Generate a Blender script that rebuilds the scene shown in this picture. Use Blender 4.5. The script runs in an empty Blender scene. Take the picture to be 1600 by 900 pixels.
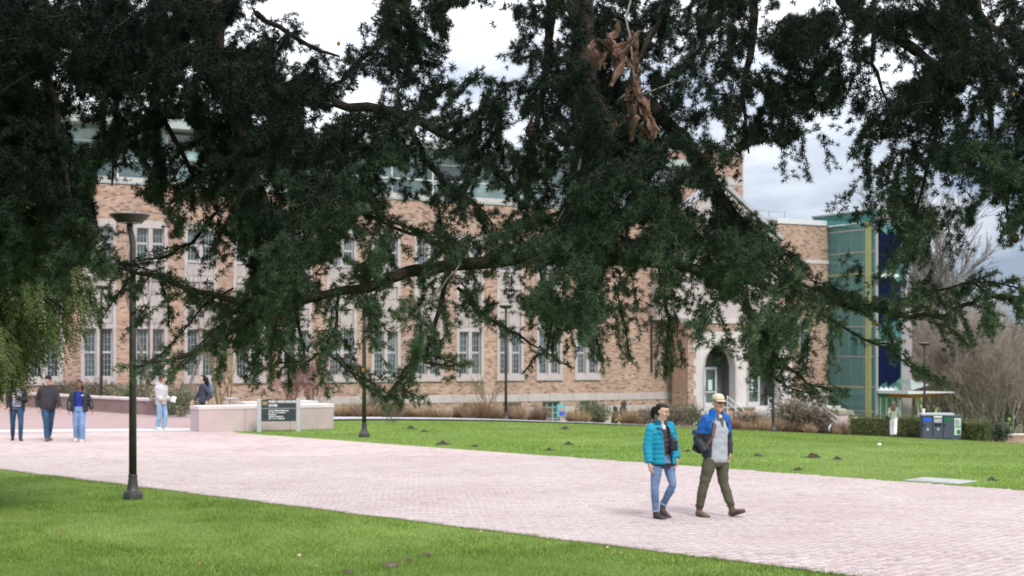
import bpy, math, random
import numpy as np
from mathutils import Vector, Matrix

scene = bpy.context.scene
COL = scene.collection
PI = math.pi
R = math.radians
rnd = random.Random(7)
rng = np.random.default_rng(7)

# ------------------------------------------------------------------ camera
F, H, YH = 2222.2, 2.35, 556.0          # focal length in photo pixels, eye height, horizon row
cam = bpy.data.cameras.new('camera')
cam.lens = 50.0
cam.sensor_width = 36.0
cam.shift_y = (YH - 450.0) / 1600.0
cam.clip_end = 6000.0
cam.dof.use_dof = True
cam.dof.focus_distance = 7.6
cam.dof.aperture_fstop = 5.0
cam_o = bpy.data.objects.new('camera', cam)
COL.objects.link(cam_o)
cam_o.location = (0, 0, H)
cam_o.rotation_euler = (R(90), 0, 0)
scene.camera = cam_o

# ------------------------------------------------------------------ light
SUN_EL, SUN_AZ = 48.0, 155.0            # azimuth clockwise from +Y (behind the camera, to its right)
sun = bpy.data.lights.new('sun', 'SUN')
sun.energy = 1.5
sun.angle = R(13)
sun.color = (1.0, 0.955, 0.90)
sun_o = bpy.data.objects.new('sun', sun)
COL.objects.link(sun_o)
sun_o.rotation_euler = (R(90 - SUN_EL), 0, R(180 - SUN_AZ))

world = bpy.data.worlds.new('World')
scene.world = world
world.use_nodes = True
wn, wl = world.node_tree.nodes, world.node_tree.links
bg = wn['Background']
sky = wn.new('ShaderNodeTexSky')
sky.sky_type = 'NISHITA'
sky.sun_disc = False
sky.sun_elevation = R(SUN_EL)
sky.sun_rotation = R(SUN_AZ)
tc = wn.new('ShaderNodeTexCoord')
mp = wn.new('ShaderNodeMapping')
mp.inputs['Scale'].default_value = (1.0, 1.0, 3.2)
mp.inputs['Location'].default_value = (6.3, 0.8, 1.1)
wl.new(tc.outputs['Generated'], mp.inputs['Vector'])
nz = wn.new('ShaderNodeTexNoise')
nz.inputs['Scale'].default_value = 2.6
nz.inputs['Detail'].default_value = 6
nz.inputs['Roughness'].default_value = 0.55
wl.new(mp.outputs['Vector'], nz.inputs['Vector'])
rp = wn.new('ShaderNodeValToRGB')
e = rp.color_ramp.elements
e[0].position = 0.36
e[0].color = (3.6, 4.5, 6.2, 1)
e[1].position = 0.58
e[1].color = (13.5, 13.7, 14.2, 1)
wl.new(nz.outputs['Fac'], rp.inputs['Fac'])
mx = wn.new('ShaderNodeMix')
mx.data_type = 'RGBA'
mx.inputs['Factor'].default_value = 0.88
wl.new(sky.outputs['Color'], mx.inputs['A'])
sep = wn.new('ShaderNodeSeparateXYZ')          # standard overcast sky: the zenith is about three times the horizon
wl.new(tc.outputs['Generated'], sep.inputs[0])
mz = wn.new('ShaderNodeMath')
mz.operation = 'MAXIMUM'
wl.new(sep.outputs['Z'], mz.inputs[0])
mz.inputs[1].default_value = 0.0
ma = wn.new('ShaderNodeMath')
ma.operation = 'MULTIPLY_ADD'
wl.new(mz.outputs[0], ma.inputs[0])
ma.inputs[1].default_value = 1.0
ma.inputs[2].default_value = 0.5
mm = wn.new('ShaderNodeMix')
mm.data_type = 'RGBA'
mm.blend_type = 'MULTIPLY'
mm.inputs['Factor'].default_value = 1.0
wl.new(rp.outputs['Color'], mm.inputs['A'])
wl.new(ma.outputs[0], mm.inputs['B'])
wl.new(mm.outputs['Result'], mx.inputs['B'])
wl.new(mx.outputs['Result'], bg.inputs['Color'])
bg.inputs['Strength'].default_value = 0.085

vs = scene.view_settings
vs.view_transform = 'Standard'
vs.look = 'None'
vs.exposure = 0.90
vs.gamma = 1.0
vs.use_curve_mapping = False

# ------------------------------------------------------------------ helpers
def at(px, py, Y):
    return Vector(((px - 800) / F * Y, Y, H - (py - YH) / F * Y))


def link(name, mesh, parent=None, loc=None):
    o = bpy.data.objects.new(name, mesh)
    COL.objects.link(o)
    if parent is not None:
        o.parent = parent
    if loc is not None:
        o.location = loc
    return o


def tag(o, label=None, cat=None, group=None, kind=None):
    if label:
        o['label'] = label
    if cat:
        o['category'] = cat
    if group:
        o['group'] = group
    if kind:
        o['kind'] = kind
    return o


def empty(name, loc=(0, 0, 0), rz=0.0):
    o = bpy.data.objects.new(name, None)
    o.empty_display_size = 0.2
    COL.objects.link(o)
    o.location = loc
    o.rotation_euler = (0, 0, rz)
    return o


def copy_tree(o, parent=None):
    c = o.copy()
    COL.objects.link(c)
    if parent is not None:
        c.parent = parent
    for ch in list(o.children):
        copy_tree(ch, c)
    return c


class MB:
    """collects plain geometry, then links it as one mesh object"""

    def __init__(self):
        self.v, self.f, self.mi = [], [], []
        self.m = 0

    def add(self, vs_, fs_):
        b = len(self.v)
        self.v += [tuple(p) for p in vs_]
        for f_ in fs_:
            self.f.append(tuple(i + b for i in f_))
            self.mi.append(self.m)
        return self

    def box(self, x0, x1, y0, y1, z0, z1):
        v = [(x0, y0, z0), (x1, y0, z0), (x1, y1, z0), (x0, y1, z0),
             (x0, y0, z1), (x1, y0, z1), (x1, y1, z1), (x0, y1, z1)]
        return self.add(v, [(0, 3, 2, 1), (4, 5, 6, 7), (0, 1, 5, 4), (1, 2, 6, 5), (2, 3, 7, 6), (3, 0, 4, 7)])

    def bevbox(self, x0, x1, y0, y1, z0, z1, c=0.02):
        """box with chamfered vertical edges and top"""
        def ring(x0, x1, y0, y1, z, c):
            return [(x0 + c, y0, z), (x1 - c, y0, z), (x1, y0 + c, z), (x1, y1 - c, z),
                    (x1 - c, y1, z), (x0 + c, y1, z), (x0, y1 - c, z), (x0, y0 + c, z)]
        rs = [ring(x0, x1, y0, y1, z0, c), ring(x0, x1, y0, y1, z1 - c, c),
              ring(x0 + c * .7, x1 - c * .7, y0 + c * .7, y1 - c * .7, z1, c)]
        return self.rings(rs)

    def rings(self, rs, caps=True):
        n = len(rs[0])
        v = [p for r in rs for p in r]
        fs = []
        for k in range(len(rs) - 1):
            for i in range(n):
                j = (i + 1) % n
                fs.append((k * n + i, k * n + j, (k + 1) * n + j, (k + 1) * n + i))
        if caps:
            fs.append(tuple(range(n - 1, -1, -1)))
            fs.append(tuple((len(rs) - 1) * n + i for i in range(n)))
        return self.add(v, fs)

    def lathe(self, prof, seg=20, c=(0, 0, 0)):
        rs = [[(c[0] + r * math.cos(2 * PI * i / seg), c[1] + r * math.sin(2 * PI * i / seg), c[2] + z)
               for i in range(seg)] for r, z in prof]
        return self.rings(rs)

    def loft(self, pts, rad, seg=10, side=None):
        """tube through pts; rad: scalar or (a along side, b across)"""
        pts = [Vector(p) for p in pts]
        n = len(pts)
        rs = []
        prev = None
        for i, p in enumerate(pts):
            t = (pts[min(i + 1, n - 1)] - pts[max(i - 1, 0)])
            t = t.normalized() if t.length > 1e-9 else Vector((0, 0, 1))
            s = Vector(side) if side is not None else (prev if prev is not None else
                                                       (Vector((1, 0, 0)) if abs(t.x) < 0.9 else Vector((0, 1, 0))))
            s = s - t * s.dot(t)
            if s.length < 1e-6:
                s = t.orthogonal()
            s.normalize()
            prev = s
            w = t.cross(s)
            r_ = rad[i] if isinstance(rad, (list, tuple)) else rad
            a, b = r_ if isinstance(r_, (list, tuple)) else (r_, r_)
            rs.append([p + s * (a * math.cos(2 * PI * k / seg)) + w * (b * math.sin(2 * PI * k / seg)) for k in range(seg)])
        return self.rings(rs)

    def bar(self, p0, p1, r, seg=6):
        return self.loft([p0, p1], [r, r], seg)

    def ball(self, c, r, seg=10, rows=6):
        rx, ry, rz = r if isinstance(r, (list, tuple)) else (r, r, r)
        rs = []
        for k in range(rows + 1):
            th = -PI / 2 + PI * (k + .001) / (rows + .002)
            rs.append([(c[0] + rx * math.cos(th) * math.cos(2 * PI * i / seg), c[1] + ry * math.cos(th) * math.sin(2 * PI * i / seg),
                        c[2] + rz * math.sin(th)) for i in range(seg)])
        return self.rings(rs)

    def mesh(self, name, mats, smooth=False):
        me = bpy.data.meshes.new(name)
        me.from_pydata(self.v, [], self.f)
        for m in (mats if isinstance(mats, (list, tuple)) else [mats]):
            me.materials.append(m)
        if isinstance(mats, (list, tuple)) and len(mats) > 1:
            me.polygons.foreach_set('material_index', self.mi)
        if smooth:
            me.polygons.foreach_set('use_smooth', [True] * len(me.polygons))
        me.update()
        return me

    def build(self, name, mats, parent=None, smooth=False, loc=None):
        return link(name, self.mesh(name, mats, smooth), parent, loc)


def np_mesh(name, verts, faces, mat_, attr=None):
    """verts (n,3), faces (m,k) numpy -> mesh; attr: per-vertex float called tone"""
    me = bpy.data.meshes.new(name)
    k = faces.shape[1]
    me.vertices.add(len(verts))
    me.vertices.foreach_set('co', np.ascontiguousarray(verts, dtype=np.float32).ravel())
    me.loops.add(faces.size)
    me.loops.foreach_set('vertex_index', np.ascontiguousarray(faces, dtype=np.int32).ravel())
    me.polygons.add(len(faces))
    me.polygons.foreach_set('loop_start', np.arange(0, faces.size, k, dtype=np.int32))
    if attr is not None:
        a = me.attributes.new('tone', 'FLOAT', 'POINT')
        a.data.foreach_set('value', np.ascontiguousarray(attr, dtype=np.float32))
    me.materials.append(mat_)
    me.update(calc_edges=True)
    return me


# ------------------------------------------------------------------ materials
class NT:
    def __init__(self, name):
        self.mat = bpy.data.materials.new(name)
        self.mat.use_nodes = True
        self.n, self.l = self.mat.node_tree.nodes, self.mat.node_tree.links
        self.b = self.n['Principled BSDF']

    def new(self, t, **kw):
        x = self.n.new(t)
        for k, v in kw.items():
            setattr(x, k, v)
        return x

    def setin(self, node, key, val):
        if hasattr(val, 'links') or hasattr(val, 'is_linked'):
            self.l.new(val, node.inputs[key])
        else:
            node.inputs[key].default_value = val

    def math(self, op, a, b=0.0, c=None):
        x = self.new('ShaderNodeMath', operation=op)
        self.setin(x, 0, a)
        self.setin(x, 1, b)
        if c is not None:
            self.setin(x, 2, c)
        return x.outputs[0]

    def mix(self, fac, a, b, blend='MIX'):
        x = self.new('ShaderNodeMix', data_type='RGBA', blend_type=blend)
        self.setin(x, 'Factor', fac)
        self.setin(x, 'A', a if not isinstance(a, tuple) else (*a, 1))
        self.setin(x, 'B', b if not isinstance(b, tuple) else (*b, 1))
        return x.outputs['Result']

    def ramp(self, fac, stops, interp='LINEAR'):
        x = self.new('ShaderNodeValToRGB')
        x.color_ramp.interpolation = interp
        el = x.color_ramp.elements
        while len(el) < len(stops):
            el.new(0.5)
        for q, (p, c) in zip(el, stops):
            q.position = p
            q.color = (*c, 1)
        self.l.new(fac, x.inputs['Fac'])
        return x.outputs['Color']

    def obj(self):
        return self.new('ShaderNodeTexCoord').outputs['Object']

    def pos(self):
        return self.new('ShaderNodeNewGeometry').outputs['Position']

    def noise(self, vec, scale, detail=4, rough=0.55, dim='3D'):
        x = self.new('ShaderNodeTexNoise')
        x.inputs['Scale'].default_value = scale
        x.inputs['Detail'].default_value = detail
        x.inputs['Roughness'].default_value = rough
        self.l.new(vec, x.inputs['Vector'])
        return x.outputs['Fac']

    def scale(self, vec, s):
        x = self.new('ShaderNodeMapping')
        x.inputs['Scale'].default_value = s
        self.l.new(vec, x.inputs['Vector'])
        return x.outputs['Vector']

    def bump(self, h, strength=0.4, dist=0.01):
        x = self.new('ShaderNodeBump')
        x.inputs['Strength'].default_value = strength
        x.inputs['Distance'].default_value = dist
        self.l.new(h, x.inputs['Height'])
        self.l.new(x.outputs['Normal'], self.b.inputs['Normal'])

    def out(self, col, rough=0.8, spec=0.3, metal=0.0):
        self.setin(self.b, 'Base Color', col if not isinstance(col, tuple) else (*col, 1))
        self.setin(self.b, 'Roughness', rough)
        self.b.inputs['Specular IOR Level'].default_value = spec
        self.b.inputs['Metallic'].default_value = metal
        return self.mat


def sc(c, k):
    return tuple(max(0.0, x * k) for x in c)


def mat(name, col, rough=0.8, var=0.18, scale=6.0, spec=0.3, metal=0.0, bump=0.0, bscale=None, world_=False, dirt=None):
    t = NT(name)
    v = t.pos() if world_ else t.obj()
    n1 = t.noise(v, scale, 5)
    c = t.ramp(n1, [(0.3, sc(col, 1 - var)), (0.7, sc(col, 1 + var))])
    if dirt:
        n2 = t.noise(v, scale * .23, 6, .65)
        c = t.mix(t.ramp(n2, [(0.45, (0, 0, 0)), (0.75, (dirt[1],) * 3)]), c, dirt[0])
    if bump:
        t.bump(t.noise(v, bscale or scale * 4, 4), bump, 0.02)
    return t.out(c, rough, spec, metal)


def tone_mat(name, stops, rough=0.7, spec=0.25, transl=0.0):
    """colour chosen along a ramp by the per-vertex tone of each leaf, blade or brick"""
    t = NT(name)
    a = t.new('ShaderNodeAttribute', attribute_name='tone')
    c = t.ramp(a.outputs['Fac'], stops)
    t.out(c, rough, spec)
    if transl:
        tr = t.new('ShaderNodeBsdfTranslucent')
        t.l.new(c, tr.inputs['Color'])
        ms = t.new('ShaderNodeMixShader')
        ms.inputs['Fac'].default_value = transl
        t.l.new(t.b.outputs[0], ms.inputs[1])
        t.l.new(tr.outputs[0], ms.inputs[2])
        t.l.new(ms.outputs[0], t.n['Material Output'].inputs['Surface'])
    return t.mat


def brick_mat(name, stops, mortar, bw=0.22, bh=0.075):
    t = NT(name)
    sx = t.new('ShaderNodeSeparateXYZ')
    t.l.new(t.obj(), sx.inputs[0])
    u = t.math('ADD', sx.outputs['X'], sx.outputs['Y'])
    rowf = t.math('DIVIDE', sx.outputs['Z'], bh)
    row = t.math('FLOOR', rowf)
    off = t.math('MULTIPLY', t.math('MODULO', t.math('ABSOLUTE', row), 2.0), 0.5)
    colf = t.math('ADD', t.math('DIVIDE', u, bw), off)
    col_ = t.math('FLOOR', colf)
    cb = t.new('ShaderNodeCombineXYZ')
    t.l.new(col_, cb.inputs[0])
    t.l.new(row, cb.inputs[1])
    wnn = t.new('ShaderNodeTexWhiteNoise', noise_dimensions='2D')
    t.l.new(cb.outputs[0], wnn.inputs['Vector'])
    c = t.ramp(wnn.outputs['Value'], stops, 'CONSTANT')
    big = t.noise(t.obj(), 0.5, 6, .6)
    c = t.mix(1.0, c, t.ramp(big, [(0.3, (0.84, 0.84, 0.86)), (0.7, (1.1, 1.08, 1.06))]), 'MULTIPLY')
    strk = t.noise(t.scale(t.obj(), (.9, .9, .13)), 1.0, 5, .6)
    c = t.mix(1.0, c, t.ramp(strk, [(0.32, (0.82, 0.81, 0.80)), (0.6, (1.04, 1.04, 1.04))]), 'MULTIPLY')
    fu, fv = t.math('FRACT', colf), t.math('FRACT', rowf)
    m = t.math('MAXIMUM', t.math('LESS_THAN', fu, 0.05), t.math('LESS_THAN', fv, 0.15))
    c = t.mix(m, c, mortar)
    t.bump(t.math('SUBTRACT', 1.0, m), 0.5, 0.008)
    return t.out(c, 0.9, 0.2)


M = {}
M['brick'] = brick_mat('tan_brick', [(0, (.40, .255, .192)), (.30, (.445, .315, .238)), (.55, (.345, .205, .156)), (.75, (.185, .112, .088)), (.88, (.465, .355, .282))], (.36, .295, .26))
M['brick_red'] = brick_mat('red_brick', [(0, (.40, .245, .195)), (.4, (.45, .285, .23)), (.75, (.34, .20, .165))], (.40, .32, .28))
M['stone'] = mat('pale_stone', (.425, .375, .365), .85, .12, 1.3, bump=.2, bscale=20, dirt=((.33, .29, .28), .5))
M['stone_panel'] = mat('panel_stone', (.385, .34, .335), .85, .14, 2.0, bump=.2, bscale=20, dirt=((.30, .26, .25), .55))
M['stone_white'] = mat('white_stone', (.50, .465, .45), .85, .1, 1.6, bump=.2, bscale=20)
M['concrete'] = mat('pale_concrete', (.50, .47, .45), .85, .1, 2.0, bump=.25, bscale=30)
M['bench'] = mat('pink_concrete', (.47, .375, .365), .8, .1, 1.4, bump=.3, bscale=40, dirt=((.30, .24, .23), .5))
M['planter'] = mat('brown_pink_stone', (.24, .165, .155), .85, .18, 1.5, bump=.3, bscale=25)
M['coping_grey'] = mat('grey_coping', (.36, .36, .39), .8, .12, 2)
M['cover'] = mat('cover_grey', (.34, .335, .33), .9, .15, 3, bump=.3, bscale=30)
M['cap'] = mat('cap_stone', (.58, .51, .50), .8, .1, 2.0)
M['sash'] = mat('grey_window_paint', (.42, .42, .44), .5, .06, 3)
M['lead'] = mat('dark_lead', (.30, .31, .33), .5, .1, 5)
M['metal_white'] = mat('pale_grey_metal', (.55, .56, .58), .4, .05, 4, spec=.5)
M['roof_grey'] = mat('grey_green_roof', (.33, .37, .36), .6, .08, 1)
M['steel'] = mat('galvanised_steel', (.42, .43, .45), .4, .08, 8, metal=.6)
M['lamp'] = mat('lamp_post_black', (.036, .034, .032), .5, .25, 12, spec=.5)
M['lamp_top'] = mat('lamp_top_grey', (.20, .21, .20), .5, .1, 8)
M['lamp_under'] = mat('lamp_lens', (.22, .20, .17), .35, .1, 8, spec=.6)
M['yellow'] = mat('yellow_green_paint', (.34, .345, .17), .5, .08, 3)
M['navy'] = mat('navy_louver', (.004, .008, .034), .8, .25, 2, spec=.08)
M['vestibule'] = mat('vestibule_grey', (.12, .12, .125), .8, .15, 1)
M['mauve'] = mat('mauve_panel', (.30, .265, .275), .7, .08, 1)
M['orange'] = mat('orange_soffit', (.40, .15, .055), .6, .12, 2)
M['white'] = mat('white_paint', (.78, .78, .76), .5, .04, 3)
M['dark_in'] = mat('dark_interior', (.03, .032, .035), .8, .2, 1)
M['grey_in'] = mat('grey_interior', (.38, .48, .48), .8, .15, .7)
M['black'] = mat('black_trim', (.012, .012, .013), .5, .2, 6)
M['bark'] = mat('cedar_bark', (.042, .032, .026), .95, .45, 14, bump=.9, bscale=45)
M['bark_grey'] = mat('grey_bark', (.21, .185, .16), .95, .35, 8, bump=.6, bscale=30)
M['bark_olive'] = mat('olive_bark', (.20, .165, .085), .95, .3, 8)
M['twig_brown'] = mat('brown_twigs', (.27, .215, .18), .95, .35, 1.2)
M['twig_red'] = mat('red_twigs', (.22, .10, .085), .9, .35, 1.5)
M['soil'] = mat('dark_soil', (.050, .038, .030), .95, .4, 25, bump=.8, bscale=60)
M['soil_light'] = mat('dry_soil', (.13, .095, .07), .95, .35, 20, bump=.6, bscale=60)
M['mulch'] = mat('planting_bed_mulch', (.17, .135, .105), .95, .35, 3, bump=.8, bscale=14, world_=True)
M['asphalt'] = mat('grey_path', (.40, .40, .425), .9, .1, 2, bump=.3, bscale=40, world_=True)
M['band'] = mat('pale_paving_band', (.50, .47, .47), .85, .08, 2, world_=True)
M['bin'] = mat('slate_blue_bin', (.055, .065, .095), .45, .12, 3, spec=.45)
M['bin_top'] = mat('bin_top_grey', (.36, .37, .40), .5, .08, 3)
M['blue'] = mat('blue_label', (.015, .10, .55), .5, .05, 3)
M['green'] = mat('green_label', (.01, .13, .06), .5, .05, 3)
M['paper'] = mat('pale_green_paper', (.48, .66, .58), .7, .12, 5)
M['sign'] = mat('charcoal_sign', (.035, .043, .05), .5, .1, 3)
M['gold'] = mat('gold_logo', (.42, .27, .10), .5, .1, 8)
M['sign_post'] = mat('silver_post', (.40, .40, .42), .45, .06, 4, spec=.5)


def glass_mat(name, col, rough=0.06, spec=0.9):
    t = NT(name)
    n = t.noise(t.pos(), 0.6, 3)
    oi_ = t.new('ShaderNodeObjectInfo')               # every pane a little different: blinds, rooms, dust
    c_ = t.ramp(n, [(.35, sc(col, .55)), (.65, sc(col, 1.35))])
    c_ = t.mix(1.0, c_, t.ramp(oi_.outputs['Random'], [(0, (.5, .5, .5)), (.6, (1, 1, 1)), (.82, (1.5, 1.5, 1.45)), (1, (3.0, 2.9, 2.7))]), 'MULTIPLY')
    t.out(c_, rough, spec)
    t.bump(t.noise(t.pos(), 1.2, 2), 0.06, 0.02)
    return t.mat


M['glass'] = glass_mat('window_glass', (.045, .065, .075))
M['glass_door'] = glass_mat('door_glass', (.10, .14, .14))
M['glass_teal'] = glass_mat('teal_window_glass', (.05, .15, .14))
M['glass_pent'] = glass_mat('penthouse_glass', (.10, .15, .155), .04, 1.0)


def tint_glass(name, col, fac=0.35):
    t = NT(name)
    tr = t.new('ShaderNodeBsdfTransparent')
    tr.inputs['Color'].default_value = (*col, 1)
    gl = t.new('ShaderNodeBsdfGlossy')
    gl.inputs['Roughness'].default_value = 0.04
    gl.inputs['Color'].default_value = (.60, .97, .96, 1)
    fr = t.new('ShaderNodeFresnel')
    fr.inputs['IOR'].default_value = 1.5
    df = t.new('ShaderNodeBsdfDiffuse')
    df.inputs['Color'].default_value = (*sc(col, .45), 1)
    m1 = t.new('ShaderNodeMixShader')
    m1.inputs['Fac'].default_value = fac
    t.l.new(tr.outputs[0], m1.inputs[1])
    t.l.new(df.outputs[0], m1.inputs[2])
    m2 = t.new('ShaderNodeMixShader')
    t.l.new(t.math('ADD', fr.outputs[0], 0.08), m2.inputs['Fac'])
    t.l.new(m1.outputs[0], m2.inputs[1])
    t.l.new(gl.outputs[0], m2.inputs[2])
    t.l.new(m2.outputs[0], t.n['Material Output'].inputs['Surface'])
    return t.mat


M['tower_glass'] = tint_glass('tower_glass', (.34, .84, .82), .45)
M['roof_glass'] = tint_glass('roof_glass', (.14, .60, .56), .6)

# ------------------------------------------------------------------ terrain
def lawn_d(X, Y):
    return (X + 8.36) * .7336 + (Y - 43.2) * .6795


def ground_z(X, Y):
    d = np.maximum(0.0, lawn_d(np.asarray(X, float), np.asarray(Y, float)) - 5.0) / 30.5
    raw = 1.70 * d ** 1.57
    return -7.0 * (1 - np.exp(-raw / 7.0))


def gz(X, Y):
    return float(ground_z(X, Y))


def sheet(name, xs, ys, m, dz=0.0, bumpy=0.0):
    gx, gy = np.meshgrid(xs, ys)
    z = ground_z(gx, gy) + dz
    v = np.stack([gx.ravel(), gy.ravel(), z.ravel()], 1)
    nx, ny = len(xs), len(ys)
    i = (np.arange(ny - 1)[:, None] * nx + np.arange(nx - 1)[None, :]).ravel()
    f = np.stack([i, i + 1, i + nx + 1, i + nx], 1)
    me = np_mesh(name, v, f, m)
    me.polygons.foreach_set('use_smooth', [True] * len(me.polygons))
    return link(name, me)


t = NT('lawn_turf')
p = t.pos()
n1 = t.noise(p, 0.35, 5, .6)
n2 = t.noise(p, 5.0, 5, .65)
n3 = t.noise(t.scale(p, (1, 1, 1)), 38.0, 3, .6)
c = t.ramp(n1, [(.35, (.105, .185, .030)), (.65, (.175, .275, .055))])
c = t.mix(t.ramp(n2, [(.45, (0, 0, 0)), (.75, (.55, .55, .55))]), c, (.165, .20, .055))
c = t.mix(1.0, c, t.ramp(n3, [(.3, (.62, .62, .6)), (.7, (1.3, 1.3, 1.25))]), 'MULTIPLY')
t.bump(n3, .7, .03)
M['lawn'] = t.out(c, .95, .15)

xs = np.concatenate([[-1500, -500, -200, -110], np.arange(-70, 100, 1.0), [120, 200, 500, 1500]])
ys = np.concatenate([[-300, -60, -20], np.arange(-4, 150, 1.0), [170, 230, 400, 900, 2500]])
tag(sheet('lawn', xs, ys, M['lawn']), kind='structure')


def poly_sheet(name, pts, m, z=0.0, kind='structure'):
    mb = MB()
    mb.add([(x, y, z) for x, y in pts], [tuple(range(len(pts)))])
    o = mb.build(name, m)
    return tag(o, kind=kind)


def strip(name, line, w, m, dz, kind='structure'):
    """ground-following strip of width w along a polyline"""
    P = []
    for (a, b) in zip(line[:-1], line[1:]):
        a, b = np.array(a, float), np.array(b, float)
        k = max(2, int(np.hypot(*(b - a)) / 1.0))
        for s in np.linspace(0, 1, k, endpoint=False):
            P.append(a + (b - a) * s)
    P.append(np.array(line[-1], float))
    P = np.array(P)
    T = np.gradient(P, axis=0)
    T /= np.linalg.norm(T, axis=1)[:, None]
    N = np.stack([-T[:, 1], T[:, 0]], 1)
    rows = [P + N * (w * s) for s in (0, .34, .67, 1)]
    v = []
    for r_ in rows:
        v += [(x, y, gz(x, y) + dz) for x, y in r_]
    n = len(P)
    f = [(q * n + i, q * n + i + 1, (q + 1) * n + i + 1, (q + 1) * n + i) for q in range(3) for i in range(n - 1)]
    me = bpy.data.meshes.new(name)
    me.from_pydata(v, [], f)
    me.materials.append(m)
    return tag(link(name, me), kind=kind)


# paved plaza: mortar bed, then individually laid bricks near the camera and a brick-patterned sheet beyond
NEAR_C = 18.78
FAR_A, FAR_B = (-8.36, 43.2), (30.0, 1.79)
plaza_poly = [(33.0, NEAR_C - 33.0), FAR_B, FAR_A, (-9.3, 45.6), (-8.2, 50.3), (-13.95, 56.3), (-22.2, 65.3), (-40, 81), (-62, NEAR_C + 62)]
t = NT('plaza_brick_far')
p = t.pos()
mpn = t.new('ShaderNodeMapping')
mpn.inputs['Rotation'].default_value = (0, 0, R(-4))
t.l.new(p, mpn.inputs['Vector'])
sx = t.new('ShaderNodeSeparateXYZ')
t.l.new(mpn.outputs[0], sx.inputs[0])
rowf = t.math('DIVIDE', sx.outputs['Y'], .1)
row = t.math('FLOOR', rowf)
colf = t.math('ADD', t.math('DIVIDE', sx.outputs['X'], .2), t.math('MULTIPLY', t.math('MODULO', t.math('ABSOLUTE', row), 2.0), .5))
cb = t.new('ShaderNodeCombineXYZ')
t.l.new(t.math('FLOOR', colf), cb.inputs[0])
t.l.new(row, cb.inputs[1])
wnn = t.new('ShaderNodeTexWhiteNoise', noise_dimensions='2D')
t.l.new(cb.outputs[0], wnn.inputs['Vector'])
PAVE = [(0, (.36, .285, .275)), (.2, (.45, .37, .355)), (.5, (.49, .415, .40)), (.75, (.455, .375, .36)), (1, (.535, .47, .455))]
c = t.ramp(wnn.outputs['Value'], PAVE)
c = t.mix(1.0, c, t.ramp(t.noise(p, .3, 5, .6), [(.35, (.90, .84, .84)), (.65, (1.06, 1.06, 1.06))]), 'MULTIPLY')
c = t.mix(1.0, c, t.ramp(t.noise(t.scale(p, (1.1, 4.5, 1)), 1.0, 5, .7), [(.36, (.93, .91, .91)), (.55, (1.02, 1.02, 1.02))]), 'MULTIPLY')  # stretched streaks: shading of the brick relief put into the colour, with wear
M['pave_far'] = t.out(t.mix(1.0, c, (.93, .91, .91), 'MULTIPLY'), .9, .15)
M['pave_bed'] = mat('paving_joint_sand', (.30, .235, .215), .95, .15, 8, world_=True)
t = NT('paving_brick')
a = t.new('ShaderNodeAttribute', attribute_name='tone')
c = t.ramp(a.outputs['Fac'], PAVE)
c = t.mix(1.0, c, t.ramp(t.noise(t.pos(), .35, 5, .6), [(.35, (.93, .90, .90)), (.65, (1.05, 1.05, 1.05))]), 'MULTIPLY')
c = t.mix(1.0, c, t.ramp(t.noise(t.scale(t.pos(), (1.1, 4.5, 1)), 1.0, 5, .7), [(.36, (.93, .91, .91)), (.55, (1.02, 1.02, 1.02))]), 'MULTIPLY')  # same streaks: relief shading put into the colour, with wear
c = t.mix(1.0, c, t.ramp(t.noise(t.pos(), 22, 4, .6), [(.3, (.9, .9, .9)), (.7, (1.07, 1.07, 1.07))]), 'MULTIPLY')
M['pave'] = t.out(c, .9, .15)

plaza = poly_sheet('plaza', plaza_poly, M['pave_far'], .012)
E1 = np.array([math.cos(R(4)), math.sin(R(4))])
E2 = np.array([-E1[1], E1[0]])


def brick_arrays(cu, cv, dz, tilt, tone, hl=.09995, hw=.0497):
    """boxes without a bottom, centred at (cu,cv) along E1/E2"""
    n = len(cu)
    sgn = np.array([(-1, -1), (1, -1), (1, 1), (-1, 1)], float)
    u = cu[:, None] + sgn[None, :, 0] * hl
    v = cv[:, None] + sgn[None, :, 1] * hw
    X = u * E1[0] + v * E2[0]
    Yc = u * E1[1] + v * E2[1]
    top = .028 + dz[:, None] + tilt[:, 0:1] * sgn[None, :, 0] + tilt[:, 1:2] * sgn[None, :, 1]
    V = np.concatenate([np.stack([X, Yc, np.full_like(X, .008)], 2), np.stack([X, Yc, top], 2)], 1).reshape(-1, 3)
    q = np.array([(4, 5, 6, 7), (0, 1, 5, 4), (1, 2, 6, 5), (2, 3, 7, 6), (3, 0, 4, 7)])
    Fc = (q[None] + (np.arange(n) * 8)[:, None, None]).reshape(-1, 4)
    return V, Fc, np.repeat(tone, 8)


cu, cv = [], []
for r_ in range(110, 345):
    us = np.arange(-13.0, 14.0, .2) + (.1 if r_ % 2 else 0) + rnd.uniform(-.025, .025)
    cu.append(us)
    cv.append(np.full_like(us, r_ * .1))
cu, cv = np.concatenate(cu), np.concatenate(cv)
bx, by = cu * E1[0] + cv * E2[0], cu * E1[1] + cv * E2[1]
fd = (bx - FAR_A[0]) * .7336 + (by - FAR_A[1]) * .6795
keep = (by > 11.5) & (by < 33) & (np.abs(bx) < by * .36 + 1.6) & (fd < -.10) & (bx + by > NEAR_C + .02)
cu, cv, bx, by = cu[keep], cv[keep], bx[keep], by[keep]
order = np.argsort(np.where(np.abs(bx) < by * .355, by, 999))
cu, cv = cu[order], cv[order]
n = len(cu)
dz = rng.normal(0, .0005, n)
tilt = rng.normal(0, .0010, (n, 2))
tone = np.clip(rng.normal(.5, .17, n), 0, 1)
NB = 300
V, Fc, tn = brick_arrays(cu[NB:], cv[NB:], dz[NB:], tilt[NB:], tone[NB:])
tag(link('brick_paving', np_mesh('brick_paving', V, Fc, M['pave'], tn), plaza), kind='stuff')
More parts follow.
